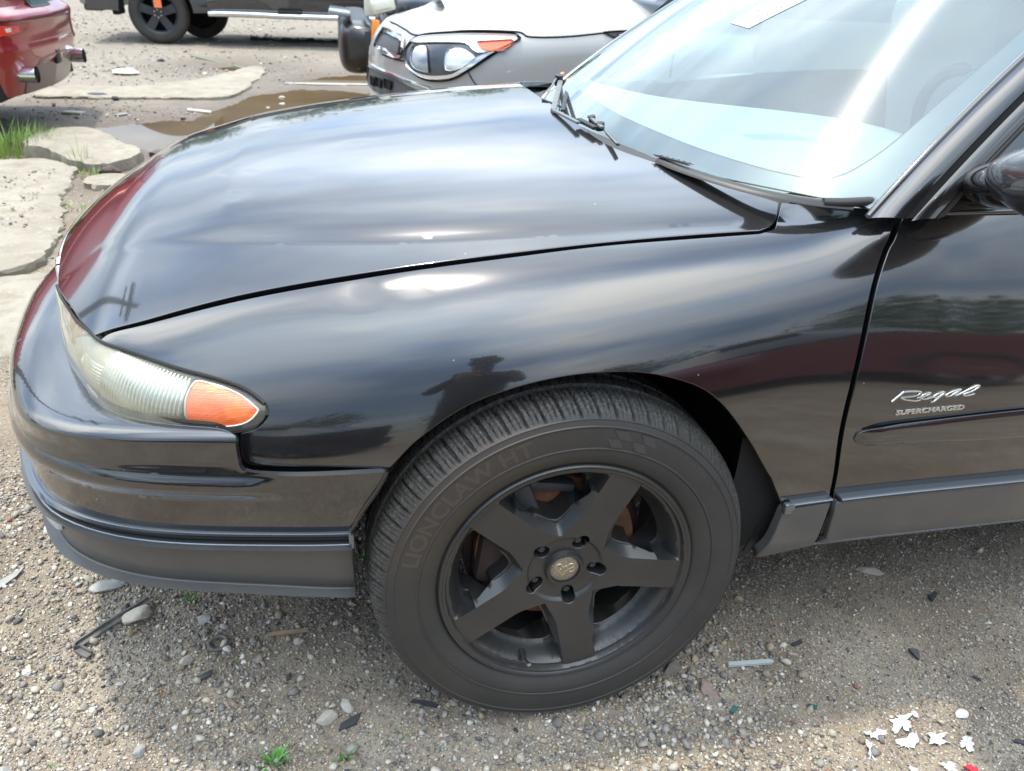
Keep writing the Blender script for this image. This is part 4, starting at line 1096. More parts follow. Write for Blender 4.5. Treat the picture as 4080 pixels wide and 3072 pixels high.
# other three wheels: copies
kids = [k for k in wheel.children if k.name.split('.')[0] in ('tyre', 'rim', 'rim_lip', 'rim_barrel', 'centre_cap', 'brake_disc', 'hub_pad')]
for (lx, ly, rz) in ((2.77, 0.0, 0), (0.0, 2*YC, math.pi), (2.77, 2*YC, math.pi)):
    w2 = wheel.copy(); C.objects.link(w2); w2.matrix_basis = Matrix.Translation((lx, ly, 0)) @ Matrix.Rotation(rz, 4, 'Z') @ (WM if rz == 0 and False else Matrix.Identity(4))
    for k in kids:
        c = k.copy(); C.objects.link(c); c.parent = w2

# wheel housing behind the arch
def liner(u, v):
    a_ = lerp(-.04, math.pi+.06, u); r = .415; r = lerp(r, .43, math.sin(a_) if a_ < math.pi and a_ > 0 else 0)
    return (r*math.cos(a_)*.985+.004, lerp(.075, .40, v), r*math.sin(a_)*.97)
cobj(grid_obj('wheel_liner', liner, [i/50 for i in range(51)], [i/6 for i in range(7)], MAT['liner'], flip=True))
cobj(grid_obj('wheel_liner', lambda u, v: (.42*u*math.cos(v), .40, .42*u*math.sin(v)), [.02, .5, 1.02], [-.05+i*(math.pi+.10)/30 for i in range(31)], MAT['gap']))
# arch lip flange turned under the wing
def sq(x, q): return sec(x, q)
ap = cat(arch_pts, 8)
cobj(grid_obj('arch_flange', lambda i, v: (lambda p: (p[0]*(1-.012*v), p[1]+.001+v*.020, p[2]*(1-.012*v)))(sec(*ap[int(i)])), list(range(len(ap))), [0, .4, 1], MAT['black']))
# rear of the arch: splash guard hanging from the sill end
bm = bmesh.new()
sg = [(.388, .105), (.366, .10), (.352, .07), (.330, .045), (.318, .01), (.322, -.022), (.340, -.045), (.365, -.050), (.380, -.030), (.390, .02)]
vsx = [bm.verts.new((x, .050, z)) for x, z in cat(sg, 4, True)]; f = bm.faces.new(vsx)
r_ = bmesh.ops.extrude_face_region(bm, geom=[f]); bmesh.ops.translate(bm, vec=(.02, .10, 0), verts=[v_ for v_ in r_['geom'] if isinstance(v_, bmesh.types.BMVert)])
cobj(bm_obj('splash_guard', bm, MAT['liner']))
cobj(grid_obj('arch_closing_plate', lambda u, v: (lerp(.360, .372, u)+.03*math.sin(v*3), lerp(.045, .35, u), lerp(-.03, .30, v)), [i/6 for i in range(7)], [i/10 for i in range(11)], MAT['liner']))
# ---------------- generic car-end shell: plan contour (x back from the nose, y in from the near side), heights above ground
class Shell:
    def __init__(s, contour, width, zlow, zedge, zcen, lean, org, mirror=False):
        s.c = contour; s.w = width; L = [0.0]
        for a, b in zip(contour[:-1], contour[1:]): L.append(L[-1]+math.dist(a, b))
        s.L = L[-1]; s.fx = pch(L, [p[0] for p in contour]); s.fy = pch(L, [p[1] for p in contour])
        s.zlow = zlow; s.zedge = zedge; s.zcen = zcen; s.lean = lean; s.org = org; s.m = mirror
    def at(s, u):
        m = u > s.L; t = 2*s.L-u if m else u
        x, y = s.fx(t), s.fy(t); dx = s.fx(t+.004)-s.fx(t-.004); dy = s.fy(t+.004)-s.fy(t-.004); l = math.hypot(dx, dy)+1e-9
        nx, ny = dy/l, -dx/l
        # outward is towards -x / -y on the near half
        if nx+ny > 0 or (abs(dy) > abs(dx) and nx > 0): nx, ny = -nx, -ny
        if t > s.L-1e-4: ny = 0
        if m: y = s.w-y; ny = -ny
        return x, y, nx, ny
    def loc(s, u, t, off=0.0):
        x, y, nx, ny = s.at(u); ze = s.zedge(x)
        if t <= 1:
            z = s.zlow+(ze-s.zlow)*t; o = off-s.lean(z, ze, x)
            return (x+nx*o, y+ny*o, z)
        o0 = off-s.lean(ze, ze, x); ex_, ey_ = x+nx*o0, y+ny*o0
        k = t-1; cy = s.w/2; cx = ex_+.35*max(0, 1-x/1.2)*0+ (.55 if x < .35 else .0)*max(0, 1-x/.35)
        a = k; h = s.zcen(ex_+(cx-ex_)*a)-ze if False else (s.zcen(x)-ze)
        return (ex_+(cx-ex_)*a, ey_+(cy-ey_)*a, ze+h*(1-(1-a)**2.2)+off)
    def __call__(s, u, t, off=0.0):
        x, y, z = s.loc(u, t, off); ox, oy, oz, sx_ = s.org[:4]; sy_ = s.org[4] if len(s.org) > 4 else 1
        return (ox+x*sx_, oy+y*sy_, oz+z)
# silver hatchback: near side at y = 2.98
kia = Shell([(2.2, .0), (1.5, .0), (.95, .005), (.62, .035), (.40, .115), (.22, .26), (.10, .46), (.03, .70), (.0, .90)], 1.80, .16,
            lambda x: .955+.10*smooth((x-.05)/1.2), lambda x: 1.03+.11*smooth((x+.05)/1.2),
            lambda z, ze, x: .015*max(0, (z-.55))/.3+.10*max(0, (z-(ze-.22))/.22)**2.4+.02*max(0, .45-z), (-.19, 2.98, GZ, 1))
jeep = Shell([(2.2, .0), (.70, .0), (.45, .03), (.30, .10), (.26, .20), (.24, .5), (.22, .90)], 1.80, .30,
            lambda x: 1.02+.04*smooth(x/1.2), lambda x: 1.10+.05*smooth(x/1.2),
            lambda z, ze, x: .05*max(0, (z-(ze-.10))/.10)**2, (-.26, 5.30, GZ, 1))
suv = Shell([(3.2, .0), (1.0, .0), (.45, .012), (.22, .06), (.09, .17), (.03, .34), (.0, .60), (-.02, .94)], 1.88, .30,
            lambda x: 1.62, lambda x: 1.68,
            lambda z, ze, x: (.075*smooth((z-.80)/.07)+.26*max(0, (z-1.05))/.6-.012*math.exp(-((z-.775)/.04)**2) if z > .5 else .0+.10*max(0, (.56-z))/.3)+.012*smooth((.60-z)/.03)-.012*math.exp(-((z-.585)/.02)**2), (-2.44, 4.85, GZ, -1))
truck = Shell([(5.6, .0), (1.6, .0), (.7, .01), (.35, .06), (.12, .2), (.03, .45), (.0, .95)], 1.95, .44,
            lambda x: 1.20, lambda x: 1.30,
            lambda z, ze, x: .06*max(0, (z-1.0)/.2)**2-.0, (-3.98, 11.75, GZ, 1))

# ================================================================ ground
from mathutils import noise as mn
def fbm(x, y, s, oct_=4, seed=0.0):
    return mn.fractal(Vector((x*s+seed, y*s-seed, seed*.37)), 1.0, 2.0, oct_)
_TB = np.random.default_rng(77).uniform(-1, 1, (256, 256))
def vfbm(X, Y, s, oct_=4, seed=0.0):
    out = 0; amp = 1.0; X = np.asarray(X, float)*s+seed*13.1+500; Y = np.asarray(Y, float)*s-seed*7.7+500
    for o in range(oct_):
        xi = np.floor(X).astype(int); yi = np.floor(Y).astype(int); u = X-xi; v = Y-yi; u = u*u*(3-2*u); v = v*v*(3-2*v)
        a = _TB[xi & 255, yi & 255]; b = _TB[(xi+1) & 255, yi & 255]; c = _TB[xi & 255, (yi+1) & 255]; d = _TB[(xi+1) & 255, (yi+1) & 255]
        out = out+amp*((a*(1-u)+b*u)*(1-v)+(c*(1-u)+d*u)*v); amp *= .5; X = X*2.03+17.3; Y = Y*2.03-9.1
    return out
def pdist(poly, X, Y):
    """signed distance (negative inside) of arrays X, Y to a polygon"""
    P = np.array(poly, float); Q = np.roll(P, -1, 0); d = np.full(X.shape, 1e9); ins = np.zeros(X.shape, bool)
    for (x0, y0), (x1, y1) in zip(P, Q):
        dx, dy = x1-x0, y1-y0; t = np.clip(((X-x0)*dx+(Y-y0)*dy)/(dx*dx+dy*dy+1e-12), 0, 1)
        d = np.minimum(d, np.hypot(X-x0-t*dx, Y-y0-t*dy))
        c = ((y0 > Y) != (y1 > Y)) & (X < (x1-x0)*(Y-y0)/(y1-y0+1e-12)+x0); ins ^= c
    return np.where(ins, -d, d)
def jag(poly, amp, n=5, seed=1):
    c = cat(poly, n, True); r = random.Random(seed)
    return [(x+r.uniform(-amp, amp), y+r.uniform(-amp, amp)) for x, y in c]
pud1 = jag([(-2.34, 5.55), (-2.15, 5.80), (-1.98, 5.93), (-1.78, 6.02), (-1.62, 6.05), (-1.52, 6.42), (-1.36, 6.90), (-1.20, 7.35), (-.85, 7.75), (-.45, 7.8), (.1, 7.3), (.3, 6.2), (-.2, 5.0), (-1.1, 4.25), (-1.62, 4.35), (-1.66, 4.80), (-1.80, 5.0), (-1.98, 5.18), (-2.2, 5.28)], .035, 5, 3)
pud2 = jag([(-.95, 8.25), (-.65, 8.65), (-.25, 8.95), (.25, 9.05), (.6, 8.7), (.3, 8.3), (-.3, 8.2)], .05, 5, 4)
pud3 = jag([(-1.95, 9.35), (-1.70, 9.62), (-1.35, 9.55), (-1.25, 9.3), (-1.6, 9.15)], .02, 4, 5)
def axis(fine0, fine1, st, lo, hi, g):
    a = list(np.arange(fine0, fine1, st)); s = st; x = fine1
    while x < hi: a.append(x); s *= g; x += s
    a.append(hi); s = st; x = fine0-st
    while x > lo: a.insert(0, x); s *= g; x -= s
    a.insert(0, lo); return np.array(a)
gx = axis(-2.6, 1.7, .016, -140, 140, 1.06); gy = axis(-.9, 1.1, .014, -140, 200, 1.018)
GXm, GYm = np.meshgrid(gx, gy, indexing='ij')
D1 = np.minimum(np.minimum(pdist(pud1, GXm, GYm), pdist(pud2, GXm, GYm)), pdist(pud3, GXm, GYm)+.01)
WZ = GZ-.012                                          # water level
H = np.zeros(GXm.shape)
nb = np.clip(1-np.maximum(np.abs(GXm)-12, 0)/6, 0, 1)*np.clip(1-np.maximum(np.abs(GYm-8)-13, 0)/6, 0, 1)
H = .010*vfbm(GXm, GYm, .9, 3, 3.1)*nb
H += np.where((np.abs(GXm) < 2.7) & (GYm < 1.3), .0026*vfbm(GXm, GYm, 16, 3, 7.7), .005*vfbm(GXm, GYm, 5, 3, 5.5)*nb)
bas = np.clip(.5-D1/.22, 0, 1); bas = bas*bas*(3-2*bas)
Z = GZ+H*(1-bas*.6)-.040*bas
Z = np.where((D1 > 0) & (D1 < .9), np.maximum(Z, WZ+.0015+.008*np.clip(D1/.3, 0, 1)), Z)
# level under the car's near wheel
wgt = np.exp(-((GXm+.02)**2+(GYm-.10)**2)/.06); Z = Z*(1-wgt)+(GZ+.0005)*wgt
# rut: shallow wheel track beside the car
nxg, nyg = len(gx), len(gy)
V = np.stack([GXm, GYm, Z], -1).reshape(-1, 3)
me = bpy.data.meshes.new('ground'); me.vertices.add(len(V)); me.vertices.foreach_set('co', V.reshape(-1))
a = (np.arange(nxg-1)[:, None]*nyg+np.arange(nyg-1)[None, :]); q = np.stack([a, a+nyg, a+nyg+1, a+1], -1).reshape(-1); nf = (nxg-1)*(nyg-1)
me.loops.add(nf*4); me.loops.foreach_set('vertex_index', q); me.polygons.add(nf)
me.polygons.foreach_set('loop_start', np.arange(nf)*4); me.polygons.foreach_set('loop_total', np.full(nf, 4)); me.update()
me.polygons.foreach_set('use_smooth', [True]*nf)
wet = np.clip(1-D1/1.25, 0, 1)*.85
wet = np.maximum(wet, np.clip(1-np.abs(GYm-6.3)/1.5, 0, 1)*np.clip(1-np.abs(GXm+2.6)/1.3, 0, 1)*.75)
at = me.attributes.new('wet', 'FLOAT', 'POINT'); at.data.foreach_set('value', wet.reshape(-1).astype(np.float32))
gm = bpy.data.materials.new('gravelly_dirt'); gm.use_nodes = True; t = gm.node_tree; bs = t.nodes['Principled BSDF']
co = N(t, 'ShaderNodeTexCoord').outputs['Object']
wt = N(t, 'ShaderNodeAttribute', attribute_name='wet').outputs['Fac']
big = ramp_(t, noise_(t, co, 1.3, 5, .6), [(.38, (0, 0, 0)), (.62, (1, 1, 1))])
med = ramp_(t, noise_(t, co, 7, 5, .6), [(.40, (0, 0, 0)), (.60, (1, 1, 1))])
dirt = mix_(t, big, (.225, .165, .108), (.285, .240, .178))
dirt = mix_(t, math_(t, 'MULTIPLY', med, .6), dirt, (.125, .093, .063))
def pebbles(scale, thr, seedoff):
    mp = N(t, 'ShaderNodeMapping'); mp.inputs['Location'].default_value = (seedoff, seedoff*1.7, 0); mp.inputs['Scale'].default_value = (1, 1, .6); t.links.new(co, mp.inputs[0])
    v = N(t, 'ShaderNodeTexVoronoi'); v.inputs['Scale'].default_value = scale; t.links.new(mp.outputs[0], v.inputs['Vector'])
    s = N(t, 'ShaderNodeSeparateColor'); t.links.new(v.outputs['Color'], s.inputs[0])
    m = math_(t, 'MULTIPLY', math_(t, 'LESS_THAN', v.outputs['Distance'], thr), math_(t, 'GREATER_THAN', s.outputs[0], .25))
    col = ramp_(t, s.outputs[1], [(0, (.09, .09, .092)), (.2, (.20, .185, .16)), (.45, (.34, .30, .24)), (.65, (.24, .22, .20)), (.8, (.47, .43, .35)), (1, (.58, .55, .49))], 'CONSTANT')
    hgt = math_(t, 'MULTIPLY', m, math_(t, 'SUBTRACT', 1.0, math_(t, 'MULTIPLY', v.outputs['Distance'], 1.4)))
    return m, col, hgt
m1, c1, h1 = pebbles(260, .42, 0); m2, c2, h2 = pebbles(120, .36, 3.3); m3, c3, h3 = pebbles(46, .30, 7.1)
sandy = ramp_(t, noise_(t, co, 2.1, 4, .6), [(.45, (0, 0, 0)), (.60, (1, 1, 1))])
keep = math_(t, 'SUBTRACT', 1.0, math_(t, 'MULTIPLY', sandy, .55))
col = mix_(t, math_(t, 'MULTIPLY', m1, keep), dirt, c1)
col = mix_(t, math_(t, 'MULTIPLY', m2, keep), col, c2)
farsp = N(t, 'ShaderNodeSeparateXYZ'); t.links.new(co, farsp.inputs[0])
farm = ramp_(t, math_(t, 'MULTIPLY', farsp.outputs[1], .1), [(.12, (0, 0, 0)), (.30, (1, 1, 1))])
col = mix_(t, math_(t, 'MULTIPLY', math_(t, 'MULTIPLY', m3, keep), math_(t, 'MULTIPLY', farm, .8)), col, c3)
# beyond the puddle the yard turns to pale packed grit
pale = ramp_(t, math_(t, 'ADD', math_(t, 'MULTIPLY', farsp.outputs[1], .1), math_(t, 'MULTIPLY', noise_(t, co, .8, 5, .6), .5)), [(.80, (0, 0, 0)), (1.15, (1, 1, 1))])
col = mix_(t, math_(t, 'MULTIPLY', pale, .55), col, (.26, .235, .195))
wetc = N(t, 'ShaderNodeMix', data_type='RGBA', blend_type='MULTIPLY'); wn = math_(t, 'MINIMUM', math_(t, 'MULTIPLY', wt, math_(t, 'ADD', .55, math_(t, 'MULTIPLY', noise_(t, co, 3.2, 5, .6), .8))), 1.0)
t.links.new(wn, wetc.inputs[0]); t.links.new(col, wetc.inputs[6]); wetc.inputs[7].default_value = (.44, .38, .35, 1)
t.links.new(wetc.outputs[2], bs.inputs['Base Color'])
t.links.new(math_(t, 'SUBTRACT', .93, math_(t, 'MULTIPLY', wn, .42)), bs.inputs['Roughness'])
hh = math_(t, 'ADD', math_(t, 'MULTIPLY', h1, .35), math_(t, 'ADD', math_(t, 'MULTIPLY', h2, .9), math_(t, 'MULTIPLY', math_(t, 'MULTIPLY', h3, farm), 2.0)))
hh = math_(t, 'ADD', hh, math_(t, 'MULTIPLY', noise_(t, co, 55, 6, .65), 1.0))
bn = N(t, 'ShaderNodeBump'); bn.inputs['Strength'].default_value = .75; bn.inputs['Distance'].default_value = .004
t.links.new(hh, bn.inputs['Height']); t.links.new(bn.outputs[0], bs.inputs['Normal'])
g = link('ground', me, None, gm); tag(g, kind='structure')
from bisect import bisect_right
def gz(x, y):
    i = min(max(bisect_right(gx_l, x)-1, 0), nxg-2); j = min(max(bisect_right(gy_l, y)-1, 0), nyg-2)
    u = (x-gx_l[i])/(gx_l[i+1]-gx_l[i]); v = (y-gy_l[j])/(gy_l[j+1]-gy_l[j])
    return float((Z[i, j]*(1-u)+Z[i+1, j]*u)*(1-v)+(Z[i, j+1]*(1-u)+Z[i+1, j+1]*u)*v)
gx_l = gx.tolist(); gy_l = gy.tolist()
def gzv(x, y):
    i = np.clip(np.searchsorted(gx, x, 'right')-1, 0, nxg-2); j = np.clip(np.searchsorted(gy, y, 'right')-1, 0, nyg-2)
    u = (x-gx[i])/(gx[i+1]-gx[i]); v = (y-gy[j])/(gy[j+1]-gy[j])
    return (Z[i, j]*(1-u)+Z[i+1, j]*u)*(1-v)+(Z[i, j+1]*(1-u)+Z[i+1, j+1]*u)*v
# water
wm = bpy.data.materials.new('muddy_water'); wm.use_nodes = True; b = wm.node_tree.nodes['Principled BSDF']
b.inputs['Base Color'].default_value = (.115, .078, .036, 1); b.inputs['Roughness'].default_value = .015; b.inputs['IOR'].default_value = 1.36; b.inputs['Specular IOR Level'].default_value = .6
t = wm.node_tree; co = N(t, 'ShaderNodeTexCoord').outputs['Object']
f_ = ramp_(t, noise_(t, co, 1.6, 4), [(.3, (0, 0, 0)), (.7, (1, 1, 1))]); t.links.new(mix_(t, f_, (.10, .068, .032), (.15, .105, .055)), b.inputs['Base Color'])
for lb_, pl_, ct in (('long brown puddle reaching under the silver hatchback, mirroring pale sky at its near end', pud1, 0), ('narrow muddy puddle behind the long one, beside the silver hatchback', pud2, 1), ('small damp reddish puddle in the packed grit in front of the black pickup', pud3, 2)):
    cx_ = sum(p[0] for p in pl_)/len(pl_); cy_ = sum(p[1] for p in pl_)/len(pl_)
    big_ = [(cx_+(x-cx_)*1.12, cy_+(y-cy_)*1.12) for x, y in pl_]
    bm = bmesh.new(); bm.faces.new([bm.verts.new((x, y, WZ if ct < 2 else WZ-.004)) for x, y in big_])
    bmesh.ops.triangulate(bm, faces=bm.faces[:]); o = bm_obj('puddle', bm, wm, None, smooth=False)
    tag(o, lb_, 'puddle', kind='structure')

# ---------------------------------------------------------------- stones
def ico(sub, seed, jit=.22, flat=.62):
    bm = bmesh.new(); bmesh.ops.create_icosphere(bm, subdivisions=sub, radius=1.0); r = random.Random(seed)
    # chop with a few planes for an angular look
    pl = [(Vector((r.gauss(0, 1), r.gauss(0, 1), r.gauss(0, 1))).normalized(), r.uniform(.48, .78)) for _ in range(8)]
    for v in bm.verts:
        v.co *= 1+r.uniform(-jit, jit)
        for n_, d in pl:
            k = v.co.dot(n_)
            if k > d: v.co -= n_*(k-d)
        v.co.z *= flat
    vs_ = np.array([v.co[:] for v in bm.verts]); fs = np.array([[v.index for v in f.verts] for f in bm.faces]); bm.free(); return vs_, fs
PAL = np.array([(.27, .255, .235), (.36, .33, .285), (.48, .44, .37), (.33, .27, .20), (.20, .185, .17), (.11, .11, .115), (.56, .53, .47), (.24, .19, .145), (.30, .15, .10), (.40, .33, .23), (.66, .64, .60), (.055, .058, .065), (.20, .38, .36), (.45, .20, .08)])
PW_ = np.array([.19, .20, .14, .12, .11, .06, .06, .07, .006, .06, .028, .012, .0012, .0008]); PW_ /= PW_.sum()
stonem = bpy.data.materials.new('stone'); stonem.use_nodes = True; t = stonem.node_tree; b = t.nodes['Principled BSDF']
ca = N(t, 'ShaderNodeAttribute', attribute_name='col').outputs['Color']; co = N(t, 'ShaderNodeTexCoord').outputs['Object']
sp_n = ramp_(t, noise_(t, co, 420, 4, .7), [(.30, (.72, .72, .72)), (.70, (1.18, 1.16, 1.12))])
mu = N(t, 'ShaderNodeMix', data_type='RGBA', blend_type='MULTIPLY'); mu.inputs[0].default_value = 1; t.links.new(ca, mu.inputs[6]); t.links.new(sp_n, mu.inputs[7])
t.links.new(mu.outputs[2], b.inputs['Base Color']); b.inputs['Roughness'].default_value = .82
bn = N(t, 'ShaderNodeBump'); bn.inputs['Strength'].default_value = .5; bn.inputs['Distance'].default_value = .0008; t.links.new(noise_(t, co, 260, 4), bn.inputs['Height']); t.links.new(bn.outputs[0], b.inputs['Normal'])
def keep_view(X, Y, m=.10):
    k = (Y > -.17-(X+.08)*.155-m) & (X > -1.45) & ~((X > -.62) & (Y > .95)) & ~((X > .1) & (Y > .75))
    return X[k], Y[k]
def scatter(name, xs, ys, rs, sub, sink=.25, flat=.62, label=None, zadd=0.0):
    nvar = 7; base = [ico(sub, 100+k, .30 if sub < 2 else .10, flat) for k in range(nvar)]
    VV = []; FF = []; CC = []; off = 0; n = len(xs)
    vi = RNG.integers(0, nvar, n)
    for k in range(nvar):
        idx = np.where(vi == k)[0]; m = len(idx)
        if not m: continue
        bv, bf = base[k]; nv = len(bv)
        a_ = RNG.uniform(0, 2*np.pi, m); tx = RNG.normal(0, .30, m); ty = RNG.normal(0, .30, m)
        sx_ = rs[idx]*RNG.uniform(.75, 1.3, m); sy_ = rs[idx]*RNG.uniform(.65, 1.05, m); sz_ = rs[idx]*RNG.uniform(.6, 1.05, m)
        p = bv[None]*np.stack([sx_, sy_, sz_], -1)[:, None, :]
        z1 = p[..., 2]+p[..., 0]*tx[:, None]+p[..., 1]*ty[:, None]
        x1 = p[..., 0]*np.cos(a_)[:, None]-p[..., 1]*np.sin(a_)[:, None]; y1 = p[..., 0]*np.sin(a_)[:, None]+p[..., 1]*np.cos(a_)[:, None]
        zb = gzv(xs[idx], ys[idx])*(zadd == 0)+(GZ+zadd)*(zadd != 0)
        P_ = np.stack([x1+xs[idx][:, None], y1+ys[idx][:, None], z1+(zb+rs[idx]*flat*(.75-sink))[:, None]], -1)
        VV.append(P_.reshape(-1, 3)); FF.append((bf[None]+(np.arange(m)*nv)[:, None, None]+off).reshape(-1, 3)); off += m*nv
        cc = np.clip(PAL[RNG.choice(len(PAL), m, p=PW_)]*RNG.uniform(.74, 1.15, (m, 1)), 0, .8); CC.append(np.repeat(np.concatenate([cc, np.ones((m, 1))], 1), nv, 0))
    VV = np.concatenate(VV); FF = np.concatenate(FF); CC = np.concatenate(CC)
    me = bpy.data.meshes.new(name); me.vertices.add(len(VV)); me.vertices.foreach_set('co', VV.reshape(-1)); nf = len(FF)
    me.loops.add(nf*3); me.loops.foreach_set('vertex_index', FF.reshape(-1)); me.polygons.add(nf)
    me.polygons.foreach_set('loop_start', np.arange(nf)*3); me.polygons.foreach_set('loop_total', np.full(nf, 3)); me.update()
    ca_ = me.attributes.new('col', 'FLOAT_COLOR', 'POINT'); ca_.data.foreach_set('color', CC.reshape(-1).astype(np.float32))
    o = link(name, me, None, stonem); tag(o, label, 'gravel', kind='stuff'); return o
def pts(n, x0, x1, y0, y1, dens):
    X = RNG.uniform(x0, x1, n); Y = RNG.uniform(y0, y1, n)
    k = dens(X, Y); s = RNG.uniform(0, 1, n) < k
    return X[s], Y[s]
def dens_big(X, Y):       # coarse gravel: a belt from under the nose to the bottom of the picture
    f = .75+.55*vfbm(X, Y, 2.3, 3, 11.0)
    c = np.where(X < .25, 1.0, np.maximum(.06, 1-(X-.25)/.35)); c = np.where((X < -.85) & (Y > .35), c*.45, c)
    return np.clip(f*c, .02, 1)
def dens_fine(X, Y): return np.clip(.80+.4*vfbm(X, Y, 3.1, 3, 4.0), .2, 1)
X, Y = keep_view(*pts(150000, -1.5, 1.45, -.50, 1.1, dens_fine)); r = RNG.gamma(6, .0023/6, len(X)).clip(.0012, .0045); scatter('gravel', X, Y, r, 1, .25, .7, 'fine mixed grit covering the yard around the black saloon')
X, Y = keep_view(*pts(64000, -1.5, 1.1, -.50, .95, dens_big)); r = RNG.gamma(5, .0042/5, len(X)).clip(.0026, .009); scatter('gravel', X, Y, r, 1, .18, .72, 'pale and grey pea gravel below the black saloon')
X, Y = keep_view(*pts(4200, -1.5, .75, -.50, .85, dens_big)); r = RNG.gamma(5, .0082/5, len(X)).clip(.006, .014); scatter('gravel', X, Y, r, 1, .28, .70, 'loose angular gravel stones in front of the wheel')
X, Y = pts(12000, -4.2, -.6, .9, 9.5, lambda x, y: np.clip(.25+.4*vfbm(x, y, 1.2, 3, 2.0), 0, 1)*(pdist(pud1, x, y) > .02)); r = RNG.gamma(3, .0085/3, len(X)).clip(.004, .03); scatter('gravel', X, Y, r, 1, .25, .6, 'scattered gravel and chips on the yard beyond the bonnet')
X, Y = pts(9000, -7, 2.5, 8.2, 19, lambda x, y: np.clip(.5+.4*vfbm(x, y, .7, 3, 2.0), 0, 1)); r = RNG.gamma(3, .014/3, len(X)).clip(.006, .045); scatter('gravel', X, Y, r, 1, .25, .55, 'scattered chips on the packed grit around the black pickup')

def rock(name, x, y, size, col, label, seed, rz=0.0, lift=0.0, jit=.10, cat_='stone', group=None):
    bv, bf = ico(3, seed, .045, 1.0); a_ = rz; V = []
    for p in bv:
        n_ = 1+.06*mn.noise(Vector(p)*3+Vector((seed, 0, 0)))
        x_, y_, z_ = p[0]*size[0]*n_, p[1]*size[1]*n_, p[2]*size[2]*n_; V.append((x_*math.cos(a_)-y_*math.sin(a_), x_*math.sin(a_)+y_*math.cos(a_), z_))
    m = M_('rock_'+name, col, .85, bump=(160, .7, .003), var=(45, .6, tuple(c*.62 for c in col)))
    o = py_obj(name, V, [tuple(f) for f in bf], m, None, 28); o.location = (x, y, gz(x, y)+size[2]*.45+lift); tag(o, label, cat_, group); return o

# ---------------------------------------------------------------- broken concrete slabs
conc = bpy.data.materials.new('old_concrete'); conc.use_nodes = True; t = conc.node_tree; b = t.nodes['Principled BSDF']
co = N(t, 'ShaderNodeTexCoord').outputs['Object']
c = mix_(t, ramp_(t, noise_(t, co, 3, 6, .65), [(.35, (0, 0, 0)), (.65, (1, 1, 1))]), (.25, .22, .172), (.33, .30, .24))
v = N(t, 'ShaderNodeTexVoronoi'); v.inputs['Scale'].default_value = 42; t.links.new(co, v.inputs['Vector'])
ex_ = ramp_(t, noise_(t, co, 2.2, 4, .6), [(.42, (0, 0, 0)), (.58, (1, 1, 1))])
s = N(t, 'ShaderNodeSeparateColor'); t.links.new(v.outputs['Color'], s.inputs[0])
pk = math_(t, 'MULTIPLY', math_(t, 'LESS_THAN', v.outputs['Distance'], .34), math_(t, 'MULTIPLY', ex_, math_(t, 'GREATER_THAN', s.outputs[0], .45)))
pc = ramp_(t, s.outputs[1], [(0, (.22, .19, .15)), (.35, (.34, .28, .21)), (.6, (.26, .25, .23)), (.8, (.42, .36, .28))], 'CONSTANT')
c = mix_(t, math_(t, 'MULTIPLY', ramp_(t, noise_(t, co, 9, 6, .7), [(.50, (0, 0, 0)), (.62, (1, 1, 1))]), .55), c, (.20, .165, .12)); c = mix_(t, math_(t, 'MULTIPLY', pk, .85), c, pc); t.links.new(c, b.inputs['Base Color']); b.inputs['Roughness'].default_value = .93
bn = N(t, 'ShaderNodeBump'); bn.inputs['Strength'].default_value = .8; bn.inputs['Distance'].default_value = .010
t.links.new(math_(t, 'ADD', math_(t, 'MULTIPLY', noise_(t, co, 26, 6, .7), .9), math_(t, 'MULTIPLY', pk, .35)), bn.inputs['Height']); t.links.new(bn.outputs[0], b.inputs['Normal'])
